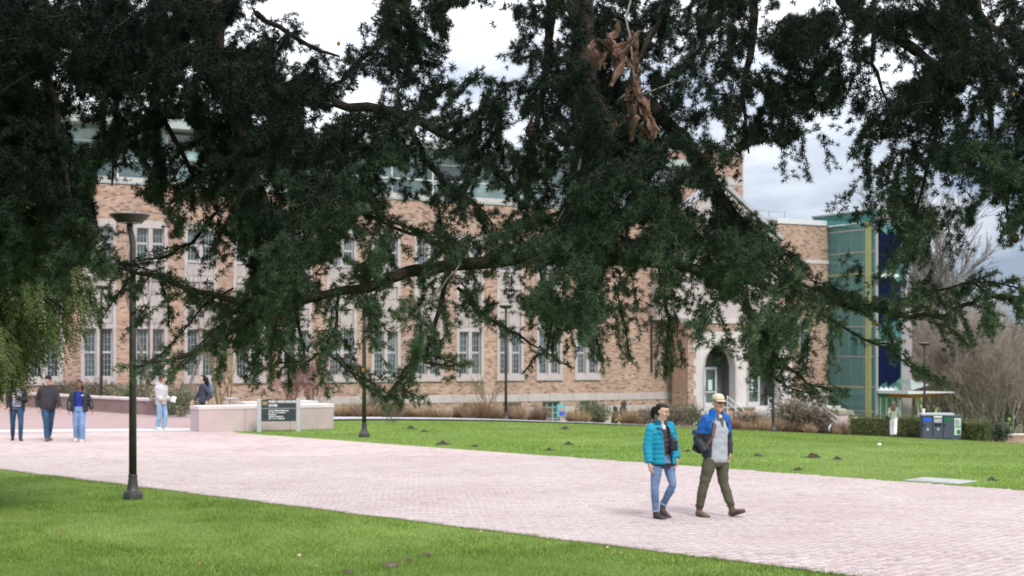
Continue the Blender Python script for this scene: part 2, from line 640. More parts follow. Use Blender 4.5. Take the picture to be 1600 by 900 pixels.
M['pave_red'] = mat('red_paving', (.345, .245, .238), .9, .12, 1.2, world_=True, dirt=((.30, .20, .195), .5))
poly_sheet('back_paving', [(-62, 39.5), (-30, 42.9), (-9.5, 45.9), (-8.5, 50.6), (-13.95, 56.2), (-22.2, 65.2), (-40, 81), (-62, 81)], M['pave_red'], .0165)
protos = []
for k in range(10):
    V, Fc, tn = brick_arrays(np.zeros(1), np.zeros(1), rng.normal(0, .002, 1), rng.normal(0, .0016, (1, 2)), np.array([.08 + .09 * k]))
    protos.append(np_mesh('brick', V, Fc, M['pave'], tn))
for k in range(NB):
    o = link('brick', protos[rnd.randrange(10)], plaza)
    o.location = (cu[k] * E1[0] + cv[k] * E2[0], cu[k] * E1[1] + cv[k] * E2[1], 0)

# pale paving bands across the left part of the plaza, grey path beyond the lawn
for nm, line, w in (('paving_band', [(-60, 38.0), (-30, 41.2), (-9.5, 44.2)], 1.65), ('paving_band', [(-13.7, 55.2), (-8.6, 50.9)], 1.7)):
    strip(nm, line, w, M['band'], .021)
PATH = [(-8.4, 50.4), (-.2, 58.2), (8, 62.3), (18.2, 65.9), (46, 77)]
strip('path', PATH, 2.45, M['asphalt'], .06)
strip('planting_bed', [(-30, 74), (-19, 64), (-14.0, 57.6), (-9, 52.9), (-1.2, 60.4), (7.2, 64.5), (17.4, 68.2), (24, 71)], 10.0, M['mulch'], .022)

# ------------------------------------------------------------------ brick building
ANG = math.atan2(1.14675, 2.14933)
ORG = Vector((-19.432, 66.855, 0))
BAY = 2.4361


def floc(t_, y_, z_=0.0):
    """building-local (along wall, inward, up) -> world"""
    ca, sa = math.cos(ANG), math.sin(ANG)
    return Vector((ORG.x + t_ * ca - y_ * sa, ORG.y + t_ * sa + y_ * ca, z_))


def ft(px, s=0.0):
    """distance along the wall whose image column is px on the plane s metres proud of the main wall"""
    ca, sa = math.cos(ANG), math.sin(ANG)
    k = (px - 800) / F
    x0, y0 = ORG.x + s * sa, ORG.y - s * ca
    return (k * y0 - x0) / (ca - k * sa)


bld = empty('brick_building', ORG, ANG)
tag(bld, 'long tan brick hall with paired stone-framed windows and a glazed top storey', 'building')
ZB = -4.0
T0, T1 = -6.2, 44.1
base_open = {8: (-1.0, -.19), 9: (-1.0, -.19), 10: (-1.45, -.17), 11: (-1.0, -.17)}
w = MB()
x = T0
for n_ in sorted(base_open):
    cx = n_ * BAY + .1
    w.box(x, cx - .56, 0, .45, ZB, -.1)
    zb, zt = base_open[n_]
    w.box(cx - .56, cx + .56, 0, .45, ZB, zb)
    w.box(cx - .56, cx + .56, 0, .45, zt, -.1)
    x = cx + .56
w.box(x, T1, 0, .45, ZB, -.1)
w.box(T0, T1, 0, .45, -.1, 1.02)
x = T0
SW = .82
for n_ in range(-2, 12):
    w.box(x, n_ * BAY - SW, 0, .45, 1.02, 8.81)
    x = n_ * BAY + SW
w.box(x, T1, 0, .45, 1.02, 8.81)
w.box(T0, T1, 0, .45, 8.81, 10.5)
w.box(T1 - .45, T1, .45, 14, ZB, 10.5)          # end wall
w.box(T0, T0 + .45, .45, 14, ZB, 10.5)
w.build('wall', M['brick'], bld)
bk = MB()
bk.box(T0 + .5, T1 - .5, .9, 1.0, -2.4, 10.3)    # dim rooms behind the windows
bk.box(T0 + .5, T1 - .5, .46, 13.9, 10.2, 10.45)
bk.build('inner_wall', M['dark_in'], bld)
cpg = MB()
cpg.box(T0 - .05, T1 + .05, -.06, .5, 10.5, 10.62)
cpg.build('coping', M['roof_grey'], bld)
# stone bands at the foot of the wall, broken at the basement windows, laid in blocks
for (z0, z1) in ((-.14, .26), (-.8, -.46), (-1.5, -1.12), (-2.6, -1.9)):
    x = ft(470)
    while x < T1 - .1:
        x2 = min(x + 1.35 + .25 * rnd.random(), T1 - .02)
        cut = False
        if z0 < -.2:
            for n_, (zb, zt) in base_open.items():
                a_, b_ = n_ * BAY - .46 - .02, n_ * BAY + .66 + .02
                if z1 > zb and x < b_ and x2 > a_:
                    if x < a_ - .15:
                        x2 = a_
                    else:
                        cut, x2 = True, b_
        if not cut:
            mb = MB()
            mb.bevbox(x, x2 - .012, -.035, .02, z0, z1, .008)
            mb.build('stone_block', M['stone'], bld)
        x = x2
# basement windows
for n_, (zb, zt) in base_open.items():
    cx = n_ * BAY + .1
    fr = MB()
    fr.box(cx - .56, cx + .56, .14, .2, zt - .06, zt)
    fr.box(cx - .56, cx + .56, .14, .2, zb, zb + .05)
    for q in (-.56, -.2, .17, .51):
        fr.box(cx + q, cx + q + .045, .145, .195, zb + .05, zt - .06)
    k = 4 if zt - zb > 1 else 3
    for q in range(1, k):
        zz = zb + (zt - zb) * q / k
        fr.box(cx - .51, cx + .51, .15, .19, zz - .018, zz + .018)
    fo = fr.build('window', M['sash'], bld)
    g = MB()
    g.box(cx - .56, cx + .56, .21, .225, zb, zt)
    g.build('pane', M['glass_teal'] if n_ < 11 else M['glass'], fo)

# one tall stone bay: surround + four spandrel panels + two windows; meshes shared by all bays
zt, zb_ = 8.81, 1.02
sur = MB()
JW = .17
sur.box(-SW, -SW + JW, -.04, .3, zb_, zt)
sur.box(SW - JW, SW, -.04, .3, zb_, zt)
sur.box(-SW + JW, SW - JW, -.04, .3, 8.45, zt)
sur.box(-SW - .03, SW + .03, -.10, .3, zb_ - .02, 1.16)
sur.box(-SW + JW, SW - JW, -.03, .3, 1.16, 1.35)
sur.box(-SW + JW, SW - JW, .06, .3, 3.64, 6.95)     # spandrel ground
sur.box(-SW + JW, SW - JW, -.03, .06, 3.64, 3.86)
sur.box(-SW + JW, SW - JW, -.03, .06, 4.74, 5.26)
sur.box(-SW + JW, SW - JW, -.05, .06, 5.94, 6.2)
sur.box(-SW + JW, SW - JW, -.02, .06, 6.86, 6.95)
sur.box(-.06, .06, -.02, .06, 3.86, 4.74)
sur.box(-.06, .06, -.02, .06, 5.26, 5.94)
sur_me = sur.mesh('window_surround', M['stone'])
pan_me = []
for (x0, x1) in ((-.63, -.075), (.075, .63)):
    for (z0, z1) in ((3.9, 4.7), (5.3, 5.9), (6.24, 6.82)):
        q = MB()
        q.bevbox(x0, x1, .02, .07, z0, z1, .01)
        pan_me.append(q.mesh('spandrel_panel', M['stone_panel']))


def window_meshes(z0, z1, trans):
    out = []
    s = MB()
    s.box(-.10, .10, -.02, .28, z0, z1)
    ml = s.mesh('mullion', M['stone'])
    leaves = []
    for (x0, x1) in ((-.65, -.10), (.10, .65)):
        s = MB()
        s.box(x0, x0 + .05, .17, .22, z0, z1)
        s.box(x1 - .05, x1, .17, .22, z0, z1)
        s.box(x0 + .05, x1 - .05, .17, .22, z0, z0 + .05)
        s.box(x0 + .05, x1 - .05, .17, .22, z1 - .05, z1)
        s.box(x0 + .05, x1 - .05, .165, .225, trans - .05, trans + .05)
        sash = s.mesh('sash', M['sash'])
        g = MB()
        g.box(x0 + .05, x1 - .05, .20, .206, z0 + .05, trans - .05)
        g1 = g.mesh('pane', M['glass'])
        g = MB()
        g.box(x0 + .05, x1 - .05, .20, .206, trans + .05, z1 - .05)
        g2 = g.mesh('pane', M['glass'])
        mu = MB()
        for q in (1, 2):
            xx = x0 + .05 + (x1 - x0 - .1) * q / 3
            mu.box(xx - .011, xx + .011, .188, .2, z0 + .05, z1 - .05)
        for (za, zb2) in ((z0 + .05, trans - .05), (trans + .05, z1 - .05)):
            k = max(2, round((zb2 - za) / .3))
            for q in range(1, k):
                zz = za + (zb2 - za) * q / k
                mu.box(x0 + .05, x1 - .05, .189, .2, zz - .010, zz + .010)
        leaves.append((sash, g1, g2, mu.mesh('muntin_grid', M['lead'])))
    return ml, leaves


for_low = window_meshes(1.35, 3.64, 2.52)
for_up = window_meshes(6.95, 8.45, 7.72)
cur = MB()
cur.box(-.63, .63, .32, .34, 7.9, 8.45)
blind_me = cur.mesh('roller_blind', mat('cream_blind', (.45, .42, .38), .8, .1, 2))
for n_ in range(-2, 12):
    so = link('window_surround', sur_me, bld, (n_ * BAY, 0, 0))
    for me in pan_me:
        link('spandrel_panel', me, so)
    for ml, leaves in (for_low, for_up):
        wo = link('window', ml, bld, (n_ * BAY, 0, 0))
        for lf in leaves:
            for me, nm in zip(lf, ('sash', 'pane', 'pane', 'muntin_grid')):
                link(nm, me, wo)
# downpipe and small wall pieces near the porch
dp = MB()
td = ft(1017)
dp.bar((td, -.08, 1.4), (td, -.08, 4.3), .06, 8)
dp.box(td - .16, td + .16, -.16, 0, 4.3, 4.62)
dp.build('downpipe', M['bark'], bld)

# glazed top storey, set back
pt0, pt1 = -6, ft(1085) - .3
YS = 1.2
ph = MB()
ph.box(pt0, pt1, YS, YS + .25, 10.45, 10.98)
ph.build('parapet_sill', M['stone_white'], bld)
rf = MB()
rf.box(pt0 - .8, pt1 + .4, YS - .9, 13, 13.36, 13.68)
rf.box(pt0 - .8, pt1 + .4, YS - .7, 13, 13.68, 13.8)
rf.build('roof', M['roof_grey'], bld)
bx_ = MB()
bx_.box(pt0, pt1, 6, 6.2, 10.4, 13.3)
bx_.build('inner_wall', M['grey_in'], bld)
pw = BAY * .98
k = 0
x = pt0
mull = MB()
while x < pt1 - .2:
    x2 = min(x + pw, pt1)
    mull.box(x - .045, x + .045, YS + .03, YS + .17, 10.98, 13.36)
    for (z0, z1) in ((10.98, 11.72), (11.80, 12.6), (12.66, 13.36)):
        g = MB()
        g.box(x + .045, x2 - .045, YS + .08, YS + .1, z0, z1)
        g.build('pane', M['glass_pent'], bld)
    for zz in (11.72, 12.6):
        mull.box(x + .045, x2 - .045, YS + .04, YS + .16, zz, zz + (.08 if zz < 12 else .06))
    x = x2
mull.build('curtain_wall_frame', M['metal_white'], bld)

# gable, brick upper block and the arched stone porch
GC, GH = ft(1112) + .1, 4.5
gb = MB()
zg, zp = 9.3, 12.5


def gable_prism(mb, cx, half, z0, zs, zpk, y0, y1):
    v = [(cx - half, y0, z0), (cx + half, y0, z0), (cx + half, y0, zs), (cx, y0, zpk), (cx - half, y0, zs)]
    v += [(a, y1, c_) for a, b, c_ in v]
    mb.add(v, [(0, 1, 2, 3, 4), (9, 8, 7, 6, 5), (0, 5, 6, 1), (1, 6, 7, 2), (2, 7, 8, 3), (3, 8, 9, 4), (4, 9, 5, 0)])


gable_prism(gb, GC, GH - .15, 4.4, zg, zp - .1, -.6, -.004)
gb.build('gable', M['stone'], bld)
for sgn in (-1, 1):
    cg = MB()
    a_, b_ = (GC + sgn * (GH + .1), zg - .05), (GC, zp)
    v = []
    for yy in (-.75, .1):
        v += [(a_[0], yy, a_[1]), (b_[0], yy, b_[1]), (b_[0], yy, b_[1] + .26), (a_[0], yy, a_[1] + .26)]
    cg.add(v, [(0, 1, 2, 3), (7, 6, 5, 4), (0, 4, 5, 1), (1, 5, 6, 2), (2, 6, 7, 3), (3, 7, 4, 0)])
    cg.build('gable_coping', M['coping_grey'], bld)
gw = MB()
gw.box(GC - .9, GC + .9, -.66, -.6, 8.2, 10.4)
gwo = gw.build('window', M['sash'], bld)
for q in range(3):
    g = MB()
    g.box(GC - .82 + q * .56, GC - .32 + q * .56, -.68, -.665, 8.3, 10.3)
    g.build('pane', M['glass'], gwo)
ub = MB()
ux0, ux1 = 30.2, ft(1161, -3.0)
ub.box(ux0, ux1, 3, 10, 10.4, 12.9)
ub.box(ux0, ux1, 3, 10, 13.35, 14.7)
ub.build('upper_block', M['brick'], bld)
ubs = MB()
ubs.box(ux0 - .02, ux1 + .02, 2.97, 10, 12.9, 13.35)
ubs.box(ux0 - .06, ux1 + .06, 2.94, 10.06, 14.7, 15.05)
ubs.build('stone_band', M['stone'], bld)

PS = 2.2
p0, p1 = ft(1075, PS), ft(1237, PS)
po = [(ft(1100, PS), ft(1147.5, PS)), (ft(1168.5, PS), ft(1215, PS))]
FL = -.58


def arch_z(u, w_, spring, peak):
    """pointed arch: u in 0..1 across the opening"""
    q = min(u, 1 - u) * 2
    return spring + (peak - spring) * (1 - (1 - q) ** 1.9) ** .62


pb = MB()
pb.box(p0, ft(1087, PS), -PS, -.62, ZB, 4.2)
pb.build('porch_pier', M['brick'], bld)
st = MB()
xs0, xs1 = ft(1087, PS), p1
def solid(xa, xb):
    st.box(xa, xb, -PS - .03, -PS + .5, ZB, 3.75)
prev = xs0
for (a_, b_) in po:
    solid(prev, a_)
    K = 16
    for i in range(K):
        u0, u1 = i / K, (i + 1) / K
        xa, xb = a_ + (b_ - a_) * u0, a_ + (b_ - a_) * u1
        za, zb2 = arch_z(u0, 0, 1.72, 3.0), arch_z(u1, 0, 1.72, 3.0)
        y0, y1 = -PS - .03, -PS + .5
        v = [(xa, y0, za), (xb, y0, zb2), (xb, y0, 3.75), (xa, y0, 3.75), (xa, y1, za), (xb, y1, zb2), (xb, y1, 3.75), (xa, y1, 3.75)]
        st.add(v, [(0, 1, 2, 3), (7, 6, 5, 4), (0, 4, 5, 1), (3, 2, 6, 7)])
    prev = b_
solid(prev, xs1)
for i, z0 in enumerate(np.arange(-2.0, 3.6, .42)):     # toothed quoins
    if i % 2:
        st.box(xs0 - .16, xs0, -PS - .028, -PS + .4, z0, z0 + .40)
st.build('arcade', M['stone_white'], bld)
# moulding round each arch
for (a_, b_) in po:
    mo = MB()
    pts, K = [], 20
    pts.append((a_ - .05, -PS - .05, FL))
    for i in range(K + 1):
        u = i / K
        pts.append((a_ - .05 + (b_ - a_ + .1) * u, -PS - .05, arch_z(u, 0, 1.75, 3.08)))
    pts.append((b_ + .05, -PS - .05, FL))
    mo.loft(pts, [.06] * len(pts), 6, (0, 1, 0))
    mo.build('arch_moulding', M['stone'], bld)
pu = MB()
pu.box(xs0, p1, -PS, -PS + .5, 3.75, 4.2)
pu.box(p1, p1 + .6, -PS, -.62, ZB, 4.2)
pu.build('porch_wall', M['brick'], bld)
pr_ = MB()
pr_.box(p0 - .08, p1 + .68, -PS - .08, -.005, 4.2, 4.48)
pr_.build('porch_coping', M['stone_white'], bld)
pf = MB()
pf.box(p0 + .05, p1 + .5, -PS + .02, -.01, ZB, FL)
pf.build('porch_floor', M['concrete'], bld)
rw = MB()
rw.box(p0 - .006, p0, -PS + .02, -.62, .3, 4.2)
rw.build('porch_side_wall', M['brick_red'], bld)
dk = MB()
DY = -PS + 1.25
dk.box(xs0, p1, DY + .12, DY + .2, FL, 4.2)
dk.box(po[0][1] + .2, po[1][0] - .2, -PS + .5, DY + .12, FL, 4.2)
dk.build('vestibule_wall', M['vestibule'], bld)
for (a_, b_) in po:
    for half in range(2):
        w_ = (b_ - a_) * .42
        xa = a_ + .02 + half * w_
        xb = xa + w_
        d = MB()
        d.box(xa, xa + .11, DY, DY + .07, FL, 1.7)
        d.box(xb - .11, xb, DY, DY + .07, FL, 1.7)
        d.box(xa + .11, xb - .11, DY, DY + .07, 1.56, 1.7)
        d.box(xa + .11, xb - .11, DY, DY + .07, FL, FL + .22)
        d.box(xa + .11, xb - .11, DY, DY + .07, .22, .30)
        do = d.build('door', M['metal_white'], bld)
        g = MB()
        g.box(xa + .11, xb - .11, DY + .03, DY + .04, FL + .22, .22)
        g.build('pane', M['glass_door'], do)
        g = MB()
        g.box(xa + .11, xb - .11, DY + .03, DY + .04, .30, 1.56)
        g.build('pane', M['glass_door'], do)
        h = MB()
        hx = xb - .06 if half == 0 else xa + .06
        h.bar((hx, DY - .06, .05), (hx, DY - .06, .6), .02, 6)
        h.build('handle', M['steel'], do)
        nt = MB()
        xm = (xa + xb) / 2
        if half == 0:
            nt.box(xm - .16, xm + .12, DY + .018, DY + .026, .42, .72)
        else:
            nt.box(xm - .15, xm + .13, DY + .018, DY + .026, .36, .96)
        nt.build('notice', M['paper'], do)
    tr = MB()
    tr.box(a_, b_, DY + .02, DY + .05, 1.74, 3.1)
    tr.build('transom_pane', M['glass'], bld)

# right wing trim, roof rail
for (z0, z1, nm) in ((8.0, 8.22, 'stone_band'), (-.1, .34, 'stone_band')):
    q = MB()
    q.box(p1 + .65, T1 + .03, -.04, -.001 if z0 > 1 else -.002, z0, z1)
    q.build(nm, M['stone_white'], bld)
q = MB()
q.box(p1 + .65, T1 + .02, -.07, .6, 10.35, 10.66)
q.build('parapet_cap', M['metal_white'], bld)
rl = MB()
ra, rb = ft(1166), ft(1241)
for zz in (10.75, 11.2):
    rl.bar((ra, .9, zz), (rb, .9, zz), .035, 6)
for xx in np.linspace(ra, rb, 4):
    rl.bar((xx, .9, 10.5), (xx, .9, 11.2), .035, 6)
rl.build('roof_railing', M['steel'], bld)
q = MB()
q.box(ft(1243), T1 + .5, 3, 9, 10.4, 10.95)
q.build('roof_upstand', M['roof_grey'], bld)
wr = MB()
wa = ft(1256)
wr.box(wa - .45, wa + .45, -.05, .05, 2.0, 4.0)
wo = wr.build('window', M['stone_white'], bld)
g = MB()
g.box(wa - .3, wa + .3, -.07, -.055, 2.15, 3.85)
g.build('pane', M['glass'], wo)

# ------------------------------------------------------------------ glass stair tower
tw = empty('stair_tower', ORG, ANG)
tag(tw, 'teal glass stair tower with a yellow column and navy fins beside the brick hall', 'tower')
tx, ty, TH = 44.16, -4.23, 11.05
TL = 4.6            # side length towards the hall
zg0 = -3.2
# side glass (faces left), in panes
ysegs = [ty + .12, ty + 1.15, ty + 2.2, ty + 3.3, ty + TL]
zsegs = [zg0, -.95, .50, 2.3, 4.1, 5.9, 7.25, 8.55, 9.9, 10.3]
for i in range(len(ysegs) - 1):
    for k in range(len(zsegs) - 1):
        g = MB()
        g.box(tx - .02, tx, ysegs[i] + .012, ysegs[i + 1] - .012, zsegs[k] + .015, zsegs[k + 1] - .015)
        g.build('pane', M['tower_glass'], tw)
fr = MB()
for zz in zsegs[1:-1]:
    fr.box(tx - .05, tx + .06, ty + .06, ty + TL, zz - .045, zz + .045)
for yy in (ty + .03, ty + TL):
    fr.box(tx - .06, tx + .08, yy - .06, yy + .06, zg0, 10.35)
for yy in ysegs[1:-1]:
    fr.box(tx - .025, tx + .02, yy - .012, yy + .012, zg0, 10.3)
fr.build('frame', M['steel'], tw)
col_ = MB()
col_.box(tx - .12, tx - .055, ty + .40, ty + .86, zg0, 10.6)
col_.build('column', M['yellow'], tw)
for zz in (.42, 7.2, 3.7):
    fl = MB()
    fl.box(tx - .09, tx + 1.9, ty + 1.05, ty + TL - .1, zz, zz + .11) if zz != 3.7 else fl.box(tx + .12, tx + 1.9, ty + 1.05, ty + TL - .1, zz, zz + .2)
    fl.build('floor_slab', M['yellow'] if zz != 3.7 else M['grey_in'], tw)
core = MB()
core.box(tx + 2.0, tx + 2.25, ty + 2.2, ty + TL, zg0, 10.4)
core.build('core_wall', M['grey_in'], tw)
core = MB()
core.box(tx + .9, tx + 1.9, ty + 2.3, ty + 3.2, zg0, 9.2)
core.build('lift_shaft', mat('dark_teal_core', (.06, .12, .14), .7, .1, 1), tw)
rf = MB()
rf.add([(tx - .25, ty - .12, TH - .02), (tx + 2.4, ty - .12, TH - .02), (tx + 2.4, ty + TL + 1.0, TH), (tx - .25, ty + TL + 1.0, TH),
        (tx - .25, ty - .12, TH - .1), (tx + 2.4, ty - .12, TH - .1), (tx + 2.4, ty + TL + 1.0, TH - .1), (tx - .25, ty + TL + 1.0, TH - .1)],
       [(0, 1, 2, 3), (7, 6, 5, 4), (0, 4, 5, 1), (1, 5, 6, 2), (2, 6, 7, 3), (3, 7, 4, 0)])
rf.build('roof_edge', M['roof_grey'], tw)
fas = MB()
fas.box(tx - .2, tx - .16, ty - .1, ty + TL + .9, 10.32, TH - .1)
fas.build('roof_fascia', M['roof_glass'], tw)
# front: navy fins in two tiers, clear edge, mauve wall
for (z0, z1) in ((.55, 2.9), (4.2, 7.0), (7.3, 9.7)):
    for k in range(4):
        v = MB()
        x0 = tx + .12 + k * .37
        zz0, zz1 = z0 + .16 * (k % 2), z1 + .22 * (1 - k % 2)
        P = [(x0, ty - .05, zz0), (x0 + .36, ty - .30, zz0 + .34), (x0 + .36, ty - .30, zz1 - .42), (x0, ty - .05, zz1)]
        P += [(a, b + .05, c_) for a, b, c_ in P]
        v.add(P, [(0, 1, 2, 3), (7, 6, 5, 4), (0, 4, 5, 1), (1, 5, 6, 2), (2, 6, 7, 3), (3, 7, 4, 0)])
        v.build('fin', M['navy'], tw)
for zz in (3.1, 7.12, .35):
    br = MB()
    br.box(tx + .1, tx + 1.62, ty - .05, ty + .03, zz - .03, zz + .03)
    bo_ = br.build('fin_rail', M['white'], tw)
    for k in range(4):
        br = MB()
        x0 = tx + .2 + k * .37
        br.add([(x0, ty - .12, zz - .16), (x0 + .22, ty - .3, zz - .02), (x0, ty - .12, zz + .16), (x0, ty - .052, zz - .16), (x0 + .22, ty - .2, zz - .02), (x0, ty - .052, zz + .16)],
               [(0, 1, 2), (5, 4, 3), (0, 3, 4, 1), (1, 4, 5, 2), (2, 5, 3, 0)])
        br.build('bracket', M['white'], bo_)
g = MB()
g.box(tx + .1, tx + 2.0, ty + .04, ty + .06, zg0, 10.3)
g.build('pane', M['tower_glass'], tw)
mv = MB()
mv.box(tx + 2.02, tx + 3.1, ty + .35, ty + 6, zg0, 6.3)
mv.build('panel_wall', M['mauve'], tw)
dr = MB()
for k in range(4):
    dr.box(tx + .25 + k * .45, tx + .33 + k * .45, ty - .02, ty + .035, zg0, -.1)
dr.build('door_frame', M['metal_white'], tw)

# flat canopy at the tower door
ca_ = empty('entrance_canopy', floc(tx, ty, 0), ANG)
tag(ca_, 'thin white wedge canopy with an orange underside projecting from the glass tower', 'canopy')
q = MB()
q.add([(.0, -2.6, .33), (5.0, -1.2, .20), (5.0, -.8, .20), (.0, -.1, .33), (.0, -2.6, .15), (5.0, -1.2, .14), (5.0, -.8, .14), (.0, -.1, .15)],
      [(0, 1, 2, 3), (7, 6, 5, 4), (0, 4, 5, 1), (1, 5, 6, 2), (2, 6, 7, 3), (3, 7, 4, 0)])
q.build('roof_slab', M['metal_white'], ca_)
q = MB()
q.add([(.4, -2.3, .145), (4.4, -1.25, .135), (3.6, -.7, .135), (.4, -.3, .145), (.7, -2.0, -.10), (3.0, -1.3, -.08), (2.6, -.8, -.08), (.7, -.4, -.10)],
      [(0, 1, 2, 3), (7, 6, 5, 4), (0, 4, 5, 1), (1, 5, 6, 2), (2, 6, 7, 3), (3, 7, 4, 0)])
q.build('soffit', M['orange'], ca_)
q = MB()
q.add([(1.2, -1.6, .34), (3.2, -1.0, .62), (1.2, -.5, .9), (1.2, -1.5, 1.0)], [(0, 1, 3), (1, 2, 3), (0, 2, 1), (0, 3, 2)])
q.build('skylight', M['roof_grey'], ca_)
q = MB()
q.bar((.5, -1.4, zg0), (.5, -1.4, -.2), .07, 8)
q.bar((2.2, -1.1, zg0), (2.2, -1.1, -.17), .07, 8)
q.build('post', M['steel'], ca_)

# ------------------------------------------------------------------ street furniture
def lamp(loc, height, label, head=(0.0, 0.0), bend=-.05):
    r_ = empty('lamp_post', loc)
    tag(r_, label, 'lamp post', 'dish-topped lamp posts on the campus')
    b = MB()
    b.lathe([(.158, -.1), (.162, .05), (.154, .10), (.142, .115), (.140, .130), (.118, .145), (.098, .18), (.082, .24), (.074, .32), (.07, .36), (.075, .37), (.075, .40), (.066, .41)], 24)
    b.build('base', M['lamp'], r_)
    p_ = MB()
    p_.loft([(0, 0, .41), (0, 0, height * .6), (0, 0, height - .50), (bend * .3, 0, height - .36), (bend, 0, height - .24), (bend, 0, height - .14)],
            [.064, .056, .05, .05, .05, .05], 14)
    p_.build('pole', M['lamp'], r_, True)
    d = MB()
    d.lathe([(.06, height - .16), (.20, height - .145), (.22, height - .12), (.315, height - .03), (.33, height - .026), (.33, height - .008), (.30, height), (.05, height + .012)], 28, (bend, 0, 0))
    do = d.build('lamp_head', M['lamp'], r_, False)
    l_ = MB()
    l_.lathe([(.17, height - .152), (.20, height - .1475)], 24, (bend, 0, 0))
    l_.build('lens', M['lamp_under'], do)
    t_ = MB()
    t_.lathe([(.27, height + .002), (.2, height + .016), (.04, height + .02)], 24, (bend, 0, 0))
    t_.build('cap', M['lamp_top'], do)
    return r_


def on_ground(px, Y):
    X = (px - 800) / F * Y
    return Vector((X, Y, gz(X, Y)))


lamp(on_ground(207.5, 23.3), 4.67, 'tall dark lamp post standing on the near grass at left')
lamp(on_ground(569, 41.1), 5.0, 'lamp post on the far lawn beside the building sign')
lamp(on_ground(790.5, 61.7), 5.0, 'lamp post between the path and the building below the hanging limb', bend=0)
q = on_ground(158, 60.0)
lamp(Vector((q.x, q.y, .2)), 5.1, 'slim lamp post behind the low planter wall at left', bend=.05)
lamp(on_ground(1208, 64.5), 4.6, 'lamp post in front of the arched doors with stickers on it', bend=0)
lamp(on_ground(1444.5, 72), 4.9, 'lamp post rising behind the waste bins', bend=0)
q = on_ground(1564, 125)
lamp(Vector((q.x, q.y, -3.1)), 4.0, 'small distant lamp post among the bare brown trees', bend=0)

# low planter wall with cap
pa, pb_ = Vector((-13.9, 56.0, 0)), Vector((-26.5, 70.2, 0))
wall = empty('planter_wall', pa, math.atan2(pb_.y - pa.y, pb_.x - pa.x))
tag(wall, 'low brown stone planter wall with a pale cap behind the walkers at left', 'wall')
L = (pb_ - pa).length
x = 0
while x < L - .1:
    x2 = min(x + 1.32, L)
    q = MB()
    q.bevbox(x + .006, x2 - .006, -.22, .22, -.3, .56, .012)
    q.build('stone_slab', M['planter'], wall)
    q = MB()
    q.bevbox(x + .004, x2 - .004, -.26, .26, .562, .66, .012)
    q.build('cap_stone', M['cap'], wall)
    x = x2
q = MB()
q.box(-.28, -.002, -.24, .24, -.3, .60)
q.build('end_block', M['planter'], wall)

# concrete bench blocks
bang = math.atan2(2.1, 3.85)


def bench(loc, L_, W_, h, label, n=3):
    r_ = empty('concrete_bench', loc, bang)
    tag(r_, label, 'bench', 'concrete bench blocks')
    for k in range(n):
        q = MB()
        q.bevbox(L_ * k / n + .003, L_ * (k + 1) / n - .003, 0, W_, -.3, h - .11, .015)
        q.build('block', M['bench'], r_)
    q = MB()
    q.bevbox(-.015, L_ + .015, -.015, W_ + .015, h - .108, h, .012)
    q.build('top_slab', M['cap'], r_)
    return r_


bench(Vector((-9.62, 43.7, 0)), 4.42, .95, .80, 'long pink concrete bench block behind the building sign')
bench(Vector((-8.95, 47.6, 0)), 2.6, .8, .80, 'shorter pale concrete slab behind the long bench block', 2)


def chair(loc, rz, label):
    r_ = empty('metal_chair', loc, rz)
    tag(r_, label, 'chair', 'metal chairs behind the bench blocks')
    q = MB()
    q.bevbox(-.22, .22, -.22, .22, .44, .465, .01)
    q.build('seat', M['steel'], r_)
    q = MB()
    for xx in np.linspace(-.2, .2, 6):
        q.bar((xx, .22, .47), (xx, .30, .86), .012, 5)
    q.bar((-.22, .30, .87), (.22, .30, .87), .02, 6)
    q.build('backrest', M['steel'], r_)
    for sx_ in (-1, 1):
        for sy in (-1, 1):
            q = MB()
            q.bar((sx_ * .2, sy * .2, .44), (sx_ * .23, sy * .24, 0), .015, 5)
            q.build('leg', M['steel'], r_)


chair(Vector((-9.6, 49.3, 0)), .5, 'metal chair nearest the seated-height walker in dark clothes')
chair(Vector((-8.6, 49.6, 0)), -1.2, 'metal chair further right behind the shorter slab')
tb = empty('metal_table', Vector((-8.95, 50.1, 0)))
tag(tb, 'small round grey metal table between the chairs', 'table')
q = MB()
q.lathe([(.38, .72), (.40, .735), (.38, .75)], 20)
q.build('table_top', M['steel'], tb)
q = MB()
q.lathe([(.24, 0), (.22, .03), (.035, .05), (.035, .72)], 14)
q.build('pedestal', M['steel'], tb)

# building sign
sp0, sp1 = at(405, 675, 43.85), at(466, 674.5, 44.0)
sp0.z = sp1.z = 0
sg = empty('building_sign', sp0, math.atan2(sp1.y - sp0.y, sp1.x - sp0.x))
tag(sg, 'charcoal sign naming the union building between two silver posts', 'sign')
SL = (sp1 - sp0).length
for xx in (0, SL):
    q = MB()
    q.bevbox(xx - .065, xx + .065, -.05, .05, -.1, 1.02, .015)
    q.build('post', M['sign_post'], sg)
q = MB()
q.box(.066, SL - .066, -.03, .03, .74, 1.0)
q.box(.066, SL - .066, -.03, .03, .33, .72)
q.build('panel', M['sign'], sg)
q = MB()
q.box(.066, SL - .066, -.026, .026, .722, .738)
q.build('divider', M['sign_post'], sg)


def text_mesh(body, size, m, bold=.004):
    cu_ = bpy.data.curves.new('lettering', 'FONT')
    cu_.body = body
    cu_.size = size
    cu_.extrude = .003
    cu_.offset = bold
    o = bpy.data.objects.new('lettering', cu_)
    COL.objects.link(o)
    dg = bpy.context.evaluated_depsgraph_get()
    me = bpy.data.meshes.new_from_object(o.evaluated_get(dg))
    bpy.data.objects.remove(o)
    bpy.data.curves.remove(cu_)
    me.materials.clear()
    me.materials.append(m)
    return me


